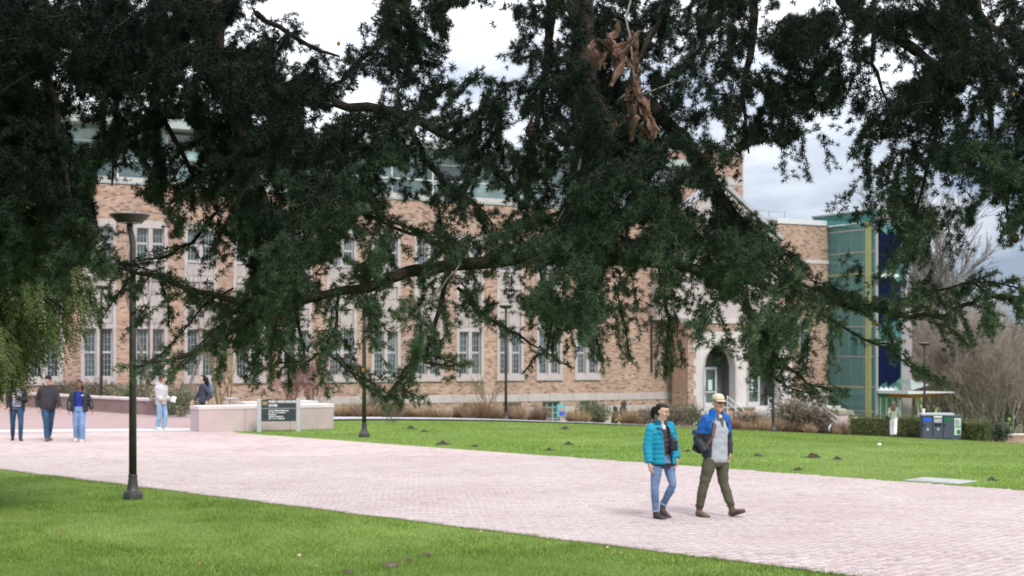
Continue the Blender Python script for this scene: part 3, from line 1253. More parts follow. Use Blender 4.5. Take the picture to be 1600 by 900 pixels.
def put_text(body, size, x, z, parent, m, y=-.034, bold=.004, width=None):
    me = text_mesh(body, size, m, bold)
    o = link('lettering', me, parent, (x, y, z))
    o.rotation_euler = (PI / 2, 0, 0)
    if width:
        xs_ = [v.co.x for v in me.vertices]
        o.scale.x = width / (max(xs_) - min(xs_))
    return o


put_text('HUSKY UNION BUILDING', .10, .29, .905, sg, M['white'], bold=.003, width=.86)
put_text('(HUB)', .10, .29, .79, sg, M['white'], bold=.003)
put_text('W', .15, .10, .835, sg, M['gold'], bold=.008)
for k, wd in enumerate((.60, .49, .28, .42, .48)):       # small lines of lettering, too small in the photograph to read
    q = MB()
    x, z = .29, .645 - k * .062
    while x < .29 + wd:
        lw = .02 + .012 * rnd.random()
        if rnd.random() < .85:
            q.box(x, x + lw * .72, -.034, -.030, z, z + .028 + .010 * (rnd.random() < .3))
        x += lw
    q.build('small_lettering', M['white'], sg)

# waste station
wl_ = on_ground(1441, 66.6)
wr_ = on_ground(1490, 66.4)
ws = empty('waste_bin_station', Vector((wl_.x, wl_.y, wl_.z)), math.atan2(wr_.y - wl_.y, wr_.x - wl_.x) + .0)
tag(ws, 'slate blue three-door recycling and waste bin station beside the hedge', 'waste bin')
WL = (wr_ - wl_).length
WH = 1.12
q = MB()
q.box(0, WL, .04, .8, 0, WH)
q.build('cabinet', M['bin'], ws)
for k in range(3):
    xa, xb = WL * k / 3, WL * (k + 1) / 3
    q = MB()
    q.bevbox(xa + .02, xb - .02, 0, .04, .06, WH - .03, .012)
    do = q.build('door', M['bin'], ws)
    q = MB()
    if k == 1:
        q.box(xa + .05, xb - .05, -.012, .0, WH - .10, WH - .03)
        q.build('label', M['white'], do)
        q = MB()
        q.box(xa + .06, xb - .06, -.01, .0, WH - .33, WH - .16)
        q.build('label', M['bin_top'], do)
    else:
        q.box(xa + .05, xb - .07, -.01, .0, WH - .28, WH - .12)
        q.build('label', M['blue'] if k == 0 else M['green'], do)
    q = MB()
    q.box(xa + .07, xb - .08, -.012, -.0, WH - .50, WH - .40) if k == 1 else q.box(xa + .04, xa + .12, -.03, 0, WH - .5, WH - .43)
    q.build('slot' if k == 1 else 'handle', M['black'], do)
for k, sy in ((0, .46), (1, .48)):
    q = MB()
    q.box(WL * k / 3 + .2, WL * k / 3 + .3, -.008, 0, sy - .06, sy + .06)
    q.build('sticker', M['bin_top'], ws)
q = MB()
q.bevbox(-.04, WL + .04, -.04, .84, WH, WH + .09, .03)
q.build('top', M['bin_top'], ws)
# angled end with poster
q = MB()
q.add([(WL, .04, 0), (WL + .42, .40, 0), (WL + .42, .8, 0), (WL, .8, 0), (WL, .04, WH), (WL + .42, .40, WH), (WL + .42, .8, WH), (WL, .8, WH)],
      [(0, 3, 2, 1), (4, 5, 6, 7), (0, 1, 5, 4), (1, 2, 6, 5), (2, 3, 7, 6), (3, 0, 4, 7)])
q.build('end_panel', M['bin'], ws)
ux, uy = .42 / .553, .36 / .553


def onend(a0, a1, z0, z1, off, nm, m):
    q = MB()
    P = []
    for a_, z_ in ((a0, z0), (a1, z0), (a1, z1), (a0, z1)):
        P.append((WL + ux * a_ + uy * off, .04 + uy * a_ - ux * off, z_))
    P += [(p_[0] - uy * .004, p_[1] + ux * .004, p_[2]) for p_ in P]
    q.add(P, [(0, 1, 2, 3), (7, 6, 5, 4), (0, 4, 5, 1), (1, 5, 6, 2), (2, 6, 7, 3), (3, 7, 4, 0)])
    return q.build(nm, m, ws)


onend(.06, .50, .20, .98, .01, 'poster', mat('poster_paper', (.50, .58, .48), .6, .2, 6))
for k in range(4):
    onend(.10, .36 + .05 * (k % 2), .84 - k * .1, .89 - k * .1, .016, 'poster_line', M['bin'])
onend(.22, .46, .24, .44, .016, 'poster_picture', M['green'])
onend(.40, .52, .56, .62, .016, 'poster_picture', M['blue'])
cupo = empty('paper_cup', Vector((wl_.x, wl_.y, wl_.z)) + Vector((.12, .2, WH + .09)))
tag(cupo, 'white paper cup left on the near corner of the bin station', 'cup')
q = MB()
q.lathe([(.05, 0), (.07, .17), (.072, .175)], 12)
q.build('cup', M['white'], cupo)
q = MB()
q.lathe([(.076, .176), (.07, .2), (.02, .205)], 12)
q.build('lid', M['white'], cupo)

# porch steps, low walls, end pier and handrails
stp = empty('porch_steps', floc(po[0][0], -PS, 0), ANG)
tag(stp, 'stone steps running down to the right from the arched porch', 'steps')
for k in range(6):
    q = MB()
    q.bevbox(.5 + k * .05, 8.6 + k * .34, -1.7, -.05 - .002 * k, FL - .16 * (k + 1) - (.3 if k < 5 else 1.2), FL - .16 * k - .004, .01)
    q.build('step', M['concrete'], stp)
lw = empty('low_wall', floc(ft(1139, 5), -5.0, 0), ANG)
tag(lw, 'low mossy brick wall in front of the left arched door', 'wall')
q = MB()
q.box(-1.0, 1.6, -.2, .2, -2.6, FL - .02)
q.build('brickwork', M['brick_red'], lw)
q = MB()
q.bevbox(-1.05, 1.65, -.25, .25, FL - .018, FL + .1, .02)
q.build('coping', mat('mossy_cap', (.20, .19, .12), .9, .3, 4), lw)
pier = empty('stone_pier', floc(ft(1304, 6), -6.0, 0), ANG)
tag(pier, 'squat pink stone pier at the foot of the porch steps', 'pier')
q = MB()
q.bevbox(0, .95, -.4, .5, -3, -.95, .02)
q.build('shaft', M['bench'], pier)
q = MB()
q.bevbox(-.06, 1.01, -.46, .56, -.948, -.72, .03)
q.build('cap', mat('mossy_cap_b', (.26, .24, .17), .9, .3, 4), pier)
for (pxa, pya, pxb, pyb, Y, lb) in ((1136, 619, 1162, 641, 77.4, 'short pale handrail beside the left arched door'),
                                    (1200, 619, 1236, 645, 77.0, 'pale sloping handrail in front of the right arched door'),
                                    (1261, 619, 1310, 653, 75.5, 'long pale handrail descending to the stone pier')):
    A, B = at(pxa, pya, Y), at(pxb, pyb, Y + .6)
    hr = empty('handrail', A)
    tag(hr, lb, 'handrail', 'pale handrails of the porch steps')
    for off in (0, -.32):
        q = MB()
        q.bar((0, 0, off), tuple(B - A + Vector((0, 0, off))), .035, 8)
        q.build('rail', M['metal_white'], hr)
    for s_ in (.02, .5, .98):
        c_ = (B - A) * s_
        q = MB()
        q.bar(tuple(c_), (c_.x, c_.y, c_.z - 1.15), .03, 8)
        q.build('post', M['metal_white'], hr)

# small things by the building
yp = on_ground(877, 66.8)
ya = empty('yard_sign', yp)
tag(ya, 'small blue and teal picture board standing in the dry grass by the basement window', 'yard sign')
q = MB()
q.bevbox(-.2, .2, -.02, .02, .25, .82, .01)
q.build('board', mat('teal_print', (.12, .42, .42), .5, .2, 5), ya)
q = MB()
q.add([(-.10, -.026, .3), (.19, -.026, .3), (.19, -.026, .5), (.02, -.026, .56), (-.10, -.026, .46)], [(0, 1, 2, 3, 4)])
q.build('print', M['blue'], ya)
q = MB()
q.add([(-.08, -.03, .5), (.08, -.03, .48), (.14, -.03, .6), (.02, -.03, .68), (-.08, -.03, .6)], [(0, 1, 2, 3, 4)])
q.build('print', mat('pink_print', (.5, .25, .25), .6, .1, 5), ya)
for sx_ in (-.15, .15):
    q = MB()
    q.bar((sx_, 0, -.1), (sx_, 0, .26), .012, 5)
    q.build('stake', M['steel'], ya)
sp = on_ground(969, 67.5)
sc_ = empty('bronze_sculpture', sp)
tag(sc_, 'dark weathered twin-headed sculpture standing among dry shrubs by the path', 'sculpture')
q = MB()
for (dx, h, r_) in ((-.27, .86, .17), (.2, 1.12, .2)):
    q.loft([(dx, 0, -.1), (dx * .95, .02, h * .35), (dx * .7, 0, h * .68), (dx * .75, 0, h * .76), (dx * .9, -.05, h * .9), (dx * 1.05, -.1, h)],
           [r_ * 1.05, r_ * .95, r_ * .9, r_ * .55, r_ * .72, r_ * .3], 10)
q.build('figure', mat('weathered_bronze', (.05, .042, .03), .7, .4, 6, bump=.5), sc_, True)
q = MB()
q.loft([(-.3, -.1, .18), (.1, -.2, .28), (.55, -.1, .40)], [.04, .13, .02], 7)
q.build('moss', mat('yellow_moss', (.30, .27, .03), .9, .3, 6), sc_)
bp = on_ground(1297, 67)
bw_ = empty('parked_scooter', bp)
tag(bw_, 'small black and white parked scooter beside the path at the bush', 'scooter')
for dx in (-.36, .36):
    q = MB()
    K = 14
    q.loft([(dx + .15 * math.cos(2 * PI * i / K), 0, .16 + .15 * math.sin(2 * PI * i / K)) for i in range(K + 1)], [.035] * (K + 1), 6, (0, 1, 0))
    q.build('wheel', M['black'], bw_)
q = MB()
q.bevbox(-.3, .28, -.07, .07, .16, .22, .02)
q.build('deck', M['black'], bw_)
q = MB()
q.loft([(.33, 0, .16), (.28, 0, .6), (.24, 0, .82)], [.05, .04, .03], 8)
q.bar((.24, -.2, .82), (.24, .2, .82), .025, 6)
q.build('handlebar', M['black'], bw_)
q = MB()
q.loft([(-.4, 0, .22), (-.25, 0, .42), (.1, 0, .5), (.26, 0, .6)], [(.09, .05), (.1, .06), (.09, .05), (.05, .04)], 8)
q.build('body_panel', M['bin_top'], bw_, True)
bw_.scale = (.62, .62, .8)
bw_.rotation_euler = (0, 0, 1.1)
pad = at(1470, 752, 1)
PY = F * H / (752 - YH)
pd = empty('utility_cover', Vector(((1470 - 800) / F * PY, PY, 0)), R(-45))
tag(pd, 'flat pale concrete utility cover set in the far lawn near the paving edge', 'utility cover')
q = MB()
q.bevbox(-.55, .55, -.40, .40, -.05, .022, .012)
q.build('slab', M['cover'], pd)
q = MB()
q.bevbox(-.4, .4, -.28, .28, .023, .03, .006)
q.build('lid', M['cover'], pd)

# mole hills and bare patches
for k, (px, py, wd) in enumerate(((642, 670, 16), (662, 675, 12), (692, 695, 20), (742, 698, 12), (883, 671, 14), (889, 695, 15), (1075, 706, 12),
                                  (1184, 713, 14), (1270, 715, 22), (1308, 718, 15), (1247, 735, 16), (1550, 751, 17), (1322, 679, 9), (858, 704, 14))):
    Y = F * H / (py - YH)
    for _ in range(8):
        X = (px - 800) / F * Y
        Y = F * (H - gz(X, Y)) / (py - YH)
    X = (px - 800) / F * Y
    wm = wd / F * Y / 2 * 1.05
    mb = MB()
    rs = []
    for r_, zz in ((1, -.02), (.85, .3), (.5, .75), (.2, 1)):
        rs.append([(wm * r_ * (1 + .3 * rnd.uniform(-1, 1)) * math.cos(2 * PI * i / 11), wm * .8 * r_ * (1 + .3 * rnd.uniform(-1, 1)) * math.sin(2 * PI * i / 11),
                    wm * .55 * zz * (1 + .3 * rnd.uniform(-1, 1))) for i in range(11)])
    mb.rings(rs)
    for _ in range(14):
        a_, r_ = rnd.uniform(0, 2 * PI), wm * rnd.uniform(.6, 1.5)
        s_ = wm * rnd.uniform(.06, .16)
        mb.ball((r_ * math.cos(a_), r_ * math.sin(a_), s_ * .4), (s_, s_, s_ * .7), 5, 3)
    o = mb.build('mole_hill', M['soil'], None, loc=(X, Y, gz(X, Y)))
    tag(o, 'small dark heap of dug-up soil on the far lawn', 'mole hill', 'mole hills on the far lawn')
for k, (px, py, wd) in enumerate(((611, 885, 30), (668, 869, 18), (640, 878, 12), (545, 896, 16))):
    Y = F * H / (py - YH)
    mb = MB()
    wm = wd / F * Y / 2
    rs = []
    for r_, zz in ((1, 0.0), (.6, .018), (.2, .022)):
        rs.append([(wm * r_ * (1 + .25 * rnd.uniform(-1, 1)) * math.cos(2 * PI * i / 12), wm * 1.3 * r_ * (1 + .25 * rnd.uniform(-1, 1)) * math.sin(2 * PI * i / 12), zz) for i in range(12)])
    mb.rings(rs)
    for _ in range(16):
        a_, r_ = rnd.uniform(0, 2 * PI), wm * rnd.uniform(0, 1.1)
        s_ = rnd.uniform(.006, .014)
        mb.ball((r_ * math.cos(a_), r_ * 1.3 * math.sin(a_), .02), (s_, s_, s_ * .8), 5, 3)
    o = mb.build('bare_soil_patch', M['soil_light'], None, loc=((px - 800) / F * Y, Y, .012))
    tag(o, ('widest bare patch of brown soil in the near grass', 'bare soil patch nearest the paving in the near grass', 'smallest bare soil patch, between two others in the near grass', 'bare soil patch furthest left and nearest the camera')[k], 'soil patch', 'bare soil patches in the near grass')
# litter and fallen leaves
lit = MB()
lit.ball((0, 0, .04), (.06, .045, .04), 7, 4)
Yl = 50.0
for _ in range(8):
    Yl = F * (H - gz((1374 - 800) / F * Yl, Yl)) / (697 - YH)
tag(lit.build('white_litter', M['white'], None, loc=on_ground(1374, Yl)), 'small white scrap of litter on the far lawn by the path', 'litter')
leaf_mats = [mat('tan_leaf', (.42, .27, .14), .8, .2, 20), mat('brown_leaf', (.24, .115, .055), .8, .2, 20), mat('cream_leaf', (.40, .34, .24), .8, .15, 20)]
lv = []
for m_ in leaf_mats:
    mb = MB()
    mb.add([(-.05, 0, .0), (-.02, .022, .012), (.03, .02, .016), (.055, 0, .004), (.03, -.02, .01), (-.02, -.024, .014), (0, 0, .004)],
           [(0, 6, 1), (1, 6, 2), (2, 6, 3), (3, 6, 4), (4, 6, 5), (5, 6, 0)])
    lv.append(mb.mesh('fallen_leaf', m_))
for k, (px, py) in enumerate(((47, 747), (94, 838), (118, 820), (44, 838), (311, 887), (311, 748), (628, 853), (636, 860), (606, 867), (692, 866), (748, 837), (752, 836), (788, 837), (863, 847),
                              (950, 861), (971, 870), (812, 882), (1060, 882), (1158, 881), (1262, 893), (468, 874), (492, 890), (545, 811), (572, 818), (1122, 877))):
    Y = F * H / (py - YH)
    o = link('fallen_leaf', lv[k % 3], None, ((px - 800) / F * Y, Y, .045))
    s_ = rnd.uniform(.45, .9)
    o.scale = (s_, s_, s_)
    o.rotation_euler = (rnd.uniform(-.3, .3), rnd.uniform(-.3, .3), rnd.uniform(0, 6))
    tag(o, ('tan dry leaf lying on the near grass', 'dark brown dry leaf lying on the near grass', 'cream coloured dry leaf lying on the near grass')[k % 3], 'leaf', 'dry leaves scattered on the near grass')

# ------------------------------------------------------------------ people
wrinkle = bpy.data.textures.new('cloth_folds', 'CLOUDS')
wrinkle.noise_scale = .11
wrinkle.noise_depth = 2


def remesh(o, vox, folds=0.0, smooth=2):
    m_ = o.modifiers.new('Remesh', 'REMESH')
    m_.mode = 'VOXEL'
    m_.voxel_size = vox
    m_.use_smooth_shade = True
    if smooth:
        s_ = o.modifiers.new('Smooth', 'SMOOTH')
        s_.iterations = smooth
        s_.factor = .5
    if folds:
        d_ = o.modifiers.new('Displace', 'DISPLACE')
        d_.texture = wrinkle
        d_.strength = folds
        d_.mid_level = .5
        d_.texture_coords = 'LOCAL'
    return o


def arc_shell(mb, rings, a0, a1, th, seg=22):
    """open garment shell: rings of (centre, side, fwd, a, b); angle 0 = front, + towards side; th thickness"""
    n = len(rings)
    V = []
    for lay in (0, 1):
        for (c, s, f, a, b) in rings:
            for k in range(seg + 1):
                g = a0 + (a1 - a0) * k / seg
                d = th * lay
                V.append(Vector(c) + Vector(s) * ((a - d) * math.sin(g)) + Vector(f) * ((b - d) * math.cos(g)))
    m_ = seg + 1
    o_ = n * m_
    fs = []
    for i in range(n - 1):
        for k in range(seg):
            q = (i * m_ + k, i * m_ + k + 1, (i + 1) * m_ + k + 1, (i + 1) * m_ + k)
            fs.append(q)
            fs.append(tuple(o_ + x_ for x_ in reversed(q)))
    for k in range(seg):
        fs.append((k + 1, k, o_ + k, o_ + k + 1))
        e_ = (n - 1) * m_
        fs.append((e_ + k, e_ + k + 1, o_ + e_ + k + 1, o_ + e_ + k))
    for i in range(n - 1):
        fs.append((i * m_, (i + 1) * m_, o_ + (i + 1) * m_, o_ + i * m_))
        k = seg
        fs.append(((i + 1) * m_ + k, i * m_ + k, o_ + i * m_ + k, o_ + (i + 1) * m_ + k))
    mb.add(V, fs)


SKIN = {'light': mat('light_skin', (.52, .30, .215), .55, .08, 9, spec=.35), 'mid': mat('tan_skin', (.56, .36, .275), .55, .08, 9, spec=.35),
        'dark': mat('brown_skin', (.19, .085, .05), .5, .1, 9, spec=.4)}
M['hair'] = mat('black_hair', (.008, .007, .007), .6, .3, 30, spec=.25)
M['hair_brown'] = mat('brown_hair', (.10, .05, .03), .5, .3, 30, spec=.5)
M['lips'] = mat('lips', (.36, .13, .11), .5, .05, 9)
M['eye'] = mat('dark_eye', (.015, .012, .012), .2, .05, 9, spec=.6)


def cloth(name, col, var=.14, sc_=7):
    return mat(name, col, .9, var, sc_, .2, bump=.25, bscale=60)


def denim(name, col):
    t = NT(name)
    v = t.obj()
    n1 = t.noise(v, 4.5, 5, .6)
    c = t.ramp(n1, [(.3, sc(col, .72)), (.55, col), (.75, tuple(min(1, x * 1.25 + .05) for x in col))])
    t.bump(t.noise(v, 90, 3), .2, .01)
    return t.out(c, .9, .15)


class Body:
    """joints are given as (x, y, z) offsets from the person's base; x to the right of the photo, y away from the camera"""

    def __init__(s, root, J, face, sex='m', vox=.008, skin='light', sides=None):
        s.root, s.J, s.vox = root, {k: Vector(v) for k, v in J.items()}, vox
        s.f = Vector((face[0], face[1], 0)).normalized()      # chest heading
        s.side = Vector((-s.f.y, s.f.x, 0))                    # towards the person's left
        s.skin = SKIN[skin]
        s.k = s.J['head'].z / 1.62
        s.sex = sex

    def obj(s, name, mb, m, vox=None, folds=0, smooth=2, parent=None):
        o = mb.build(name, m, parent or s.root)
        return remesh(o, vox or s.vox, folds, smooth)

    def torso_ring(s, q):
        hip = (s.J['hipR'] + s.J['hipL']) / 2
        nk = s.J['neck']
        c = hip + (nk - hip) * q
        sh = (s.J['shL'] - s.J['shR'])
        sh.z = 0
        hp = (s.J['hipL'] - s.J['hipR'])
        sd = s.side
        return c, sd, s.f

    def torso_pts(s, prof, add=0.0):
        out = []
        for q, a, b in prof:
            c, sd, f = s.torso_ring(q)
            out.append((c, sd, f, (a + add) * s.k, (b + add) * s.k))
        return out

    def torso(s, mb, prof, add=0.0, belly=0.0, seg=20):
        rs = []
        for (c, sd, f, a, b) in s.torso_pts(prof, add):
            rs.append([c + sd * (a * math.sin(2 * PI * i / seg)) + f * (b * math.cos(2 * PI * i / seg) + (belly if math.cos(2 * PI * i / seg) > 0 else 0) * math.cos(2 * PI * i / seg)) for i in range(seg)])
        mb.rings(rs)

    def limb(s, mb, a, b, c, r, seg=10):
        A, B, C = s.J[a], s.J[b], s.J[c]
        k = s.k
        pts = [A, A + (B - A) * .5, B - (B - A) * .06, B + (C - B) * .08, B + (C - B) * .35, C]
        rr = [r[0], (r[0] + r[1]) * .5, r[1], r[1] * .98, (r[1] * 1.05 + r[2] * .4) / 1.4 if len(r) < 4 else r[3], r[2]]
        mb.loft(pts, [x_ * k for x_ in rr], seg)
        mb.ball(tuple(B), r[1] * .99 * k, 8, 5)
        mb.ball(tuple(A), r[0] * .98 * k, 8, 5)

    def hand(s, mb, side, curl=.5):
        el, wr = s.J['el' + side], s.J['wr' + side]
        d = (wr - el).normalized()
        tip = s.J.get('ha' + side)
        if tip is not None:
            d = (tip - wr).normalized()
        inward = s.side * (1 if side == 'R' else -1)
        pn = (inward - d * inward.dot(d))
        pn = pn.normalized() if pn.length > .05 else s.f
        w = d.cross(pn).normalized()
        if w.dot(s.f) < 0:
            w = -w                                    # thumb side faces forward
        k = s.k
        palm0, palm1 = wr, wr + d * .095 * k
        mb.loft([wr - d * .03 * k, wr + d * .015 * k, wr + d * .055 * k, palm1], [(.026 * k, .021 * k), (.032 * k, .017 * k), (.041 * k, .016 * k), (.039 * k, .013 * k)], 10, tuple(w))
        for i, (off, ln) in enumerate(((.029, .068), (.010, .078), (-.010, .072), (-.029, .055))):
            b0 = palm1 + w * off * k - d * .008 * k
            cu_ = curl * (1 + .16 * i)
            p1 = b0 + (d * math.cos(cu_ * .4) + pn * math.sin(cu_ * .4)) * ln * .45 * k
            p2 = p1 + (d * math.cos(cu_ * 1.1) + pn * math.sin(cu_ * 1.1)) * ln * .32 * k
            p3 = p2 + (d * math.cos(cu_ * 1.8) + pn * math.sin(cu_ * 1.8)) * ln * .25 * k
            mb.loft([b0, p1, p2, p3], [.0095 * k, .009 * k, .0082 * k, .0065 * k], 7)
        t0 = wr + d * .028 * k + w * .026 * k
        t1 = t0 + (d * .6 + w * .75 + pn * .3).normalized() * .036 * k
        t2 = t1 + (d * .9 + w * .3 + pn * .35).normalized() * .03 * k
        mb.loft([t0 - w * .012 * k, t0, t1, t2], [.014 * k, .013 * k, .0105 * k, .008 * k], 7)

    def head_frame(s, look, pitch=0.0):
        lf = Vector((look[0], look[1], 0)).normalized()
        ls = Vector((-lf.y, lf.x, 0))
        up = Vector((0, 0, 1)) * math.cos(pitch) + lf * math.sin(pitch)
        fw = lf * math.cos(pitch) - Vector((0, 0, 1)) * math.sin(pitch)
        return fw, ls, up

    def body(s, look, pitch=0.0, hands=(.5, .5), bare_arms=True):
        k = s.k
        mb = MB()
        P = [(-.10, .13, .09), (0, .145, .10), (.3, .125, .09), (.6, .145, .10), (.82, .15, .09), (.93, .10, .07), (1.0, .055, .055)]
        s.torso(mb, P)
        fw, ls, up = s.head_frame(look, pitch)
        s.fw, s.ls, s.up = fw, ls, up
        hc = s.J['head']
        mb.loft([s.J['neck'] - Vector((0, 0, .03)), s.J['neck'] + (hc - s.J['neck']) * .4, hc - up * .04 - fw * .02], [.056 * k, .052 * k, .05 * k], 12)
        prof = [(-.122, .020, .020, .050), (-.108, .036, .040, .040), (-.08, .050, .062, .022), (-.05, .058, .080, .008), (-.02, .066, .090, .002), (.02, .0715, .095, -.002),
                (.055, .073, .097, -.006), (.085, .066, .088, -.010), (.108, .046, .062, -.012), (.118, .018, .024, -.012)]
        rs = []
        for z_, a, b, o_ in prof:
            c = hc + up * (z_ * k) + fw * (o_ * k)
            rs.append([c + ls * (a * k * math.sin(2 * PI * i / 18)) + fw * (b * k * math.cos(2 * PI * i / 18)) for i in range(18)])
        mb.rings(rs)
        # nose, brow, chin, lips base, ears
        mb.loft([hc + fw * .088 * k + up * .022 * k, hc + fw * .106 * k - up * .006 * k, hc + fw * .116 * k - up * .022 * k, hc + fw * .092 * k - up * .034 * k], [.008 * k, .011 * k, .014 * k, .010 * k], 8)
        for sg_ in (-1, 1):
            mb.loft([hc + fw * .085 * k + ls * sg_ * .018 * k + up * .036 * k, hc + fw * .078 * k + ls * sg_ * .05 * k + up * .032 * k], [.010 * k, .009 * k], 6)
            mb.loft([hc + ls * sg_ * .068 * k - fw * .006 * k + up * .03 * k, hc + ls * sg_ * .080 * k - fw * .012 * k + up * .005 * k, hc + ls * sg_ * .070 * k - fw * .004 * k - up * .028 * k], [.013 * k, .016 * k, .010 * k], 7)
            mb.ball(tuple(hc + fw * .06 * k + ls * sg_ * .038 * k - up * .02 * k), .028 * k, 8, 5)
        for sd in 'RL':
            s.limb(mb, 'sh' + sd, 'el' + sd, 'wr' + sd, (.048, .038, .026))
            if s.J.get('pocket' + sd) is None:
                s.hand(mb, sd, hands[0 if sd == 'R' else 1])
            s.limb(mb, 'hip' + sd, 'kn' + sd, 'an' + sd, (.078, .05, .035))
        o = s.obj('body', mb, s.skin, s.vox * .85)
        # face details
        for sg_ in (-1, 1):
            e_ = MB()
            e_.ball(tuple(hc + fw * .0865 * k + ls * sg_ * .031 * k + up * .017 * k), (.012 * k, .008 * k, .0065 * k), 8, 5)
            e_.build('eye', M['eye'], o, True)
            b_ = MB()
            b_.loft([hc + fw * .094 * k + ls * sg_ * .014 * k + up * .037 * k, hc + fw * .089 * k + ls * sg_ * .034 * k + up * .043 * k, hc + fw * .076 * k + ls * sg_ * .052 * k + up * .036 * k], [.004 * k, .005 * k, .003 * k], 6)
            b_.build('eyebrow', M['hair'], o)
        l_ = MB()
        l_.loft([hc + fw * .083 * k - ls * .024 * k - up * .052 * k, hc + fw * .0935 * k - up * .054 * k, hc + fw * .083 * k + ls * .024 * k - up * .052 * k], [.003 * k, .0075 * k, .003 * k], 6)
        l_.build('mouth', M['lips'], o, True)
        return o

    def sleeves(s, mb, r, cuff=.92):
        for sd in 'RL':
            A, B, C = s.J['sh' + sd], s.J['el' + sd], s.J['wr' + sd]
            k = s.k
            E_ = B + (C - B) * cuff
            if s.J.get('pocket' + sd) is not None:
                E_ = C
            mb.loft([A, A + (B - A) * .5, B - (B - A) * .05, B + (E_ - B) * .1, B + (E_ - B) * .6, E_], [r[0] * k, (r[0] + r[1]) / 2 * k, r[1] * k, r[1] * k, (r[1] + r[2]) / 2 * k, r[2] * k], 12)
            mb.ball(tuple(A), r[0] * k, 10, 6)
            mb.ball(tuple(B), r[1] * k, 8, 5)

    def trousers(s, m, r=(.098, .068, .055), folds=.014, waist=.10, cuff=.96, name='trousers', seat=.0):
        mb = MB()
        hip = (s.J['hipR'] + s.J['hipL']) / 2
        P = [(-.14, .11, .10), (-.06, .165, .125), (.02, .168, .125 + seat), (waist * 2, .15, .112)]
        s.torso(mb, P)
        for sd in 'RL':
            A, B, C = s.J['hip' + sd], s.J['kn' + sd], s.J['an' + sd]
            k = s.k
            E_ = B + (C - B) * cuff
            mb.loft([A + Vector((0, 0, .03)), A + (B - A) * .35, A + (B - A) * .75, B, B + (E_ - B) * .35, B + (E_ - B) * .75, E_],
                    [r[0] * k, r[0] * .95 * k, (r[0] * .3 + r[1] * .7) * k, r[1] * k, (r[1] * .75 + r[2] * .25) * k * 1.03, (r[1] * .3 + r[2] * .7) * k, r[2] * k], 12)
        return s.obj(name, mb, m, s.vox, folds)

    def shoes(s, m, sole, shaft=.10, name='boot', w=1.0):
        k = s.k
        for sd in 'RL':
            he, to, an = s.J['he' + sd], s.J['to' + sd], s.J['an' + sd]
            d = (to - he).normalized()
            sdv = Vector((0, 0, 1)).cross(d).normalized()
            up = d.cross(sdv).normalized()
            L_ = (to - he).length
            Lr = max(L_, .24 * k)
            mb = MB()
            pts, rr = [], []
            for q, a, b in ((0.0, .022, .022), (.06, .033, .040), (.28, .037, .046), (.5, .042, .040), (.72, .049, .031), (.9, .044, .026), (1.0, .022, .016)):
                pts.append(he + d * (q * Lr) + up * (b * k * .9 + .012 * k))
                rr.append((a * k * w, b * k))
            mb.loft(pts, rr, 12, tuple(sdv))
            base = he + d * (.22 * Lr) + up * .05 * k
            topv = base + (an - base).normalized() * (shaft + .03) * k
            mb.loft([base, base + (topv - base) * .5, topv], [.046 * k, .045 * k, .047 * k], 12)
            o = s.obj(name, mb, m, s.vox * .9, 0, 1)
            so = MB()
            ring0, ring1 = [], []
            N_ = 16
            for i in range(N_):
                g = 2 * PI * i / N_
                u_ = .5 + .52 * math.cos(g)
                wd = (.040 + .012 * math.exp(-((u_ - .72) / .25) ** 2)) * k * w
                c = he + d * (u_ * Lr) + sdv * (wd * math.sin(g))
                ring0.append(c)
                ring1.append(c + up * .026 * k)
            so.rings([ring0, ring1])
            so.build('sole', sole, o)

    def hair_cap(s, m, back=.02, low=-.06, extra=None, name='hair', thick=.014):
        """shell over the skull, open at the face"""
        k, hc, fw, ls, up = s.k, s.J['head'], s.fw, s.ls, s.up
        mb = MB()
        prof = [(low, .062, .075, -.02), (-.02, .068, .088, -.012), (.03, .0735, .096, -.008), (.06, .074, .098, -.010), (.09, .066, .088, -.012), (.112, .045, .06, -.014), (.124, .015, .02, -.014)]
        rs = []
        for z_, a, b, o_ in prof:
            c = hc + up * (z_ * k) + fw * (o_ * k)
            ring = []
            for i in range(20):
                g = 2 * PI * i / 20
                rr = thick
                if math.cos(g) > .25 and z_ < .065:
                    rr = -.022                         # the face stays bare
                ring.append(c + ls * ((a + rr) * k * math.sin(g)) + fw * ((b + rr) * k * math.cos(g)))
            rs.append(ring)
        mb.rings(rs)
        if extra:
            extra(mb)
        return s.obj(name, mb, m, s.vox * .85, .006, 1)


def person(name_, loc, label, group=None):
    o = empty(name_, loc)
    return tag(o, label, 'person', group)


def P_(u, v, u0, v0, S, y=0.0):
    """photo offsets -> metres in the figure's own upright plane, plus depth y"""
    return ((u - u0) / S, y, (v0 - v) / S)


TOR = [(-.16, .175, .125), (0, .18, .13), (.3, .17, .125), (.6, .19, .13), (.8, .195, .12), (.92, .15, .095), (1.0, .085, .08)]
TORW = [(-.16, .175, .125), (0, .17, .125), (.3, .155, .115), (.6, .17, .125), (.8, .172, .112), (.92, .13, .09), (1.0, .075, .07)]
sole_dark = mat('dark_sole', (.03, .026, .023), .8, .2, 9)
sole_white = mat('white_sole', (.6, .6, .58), .7, .1, 9)
jean_light = denim('light_denim', (.135, .21, .35))
jean_mid = denim('mid_denim', (.032, .072, .135))
jean_pale = denim('pale_denim', (.24, .36, .52))

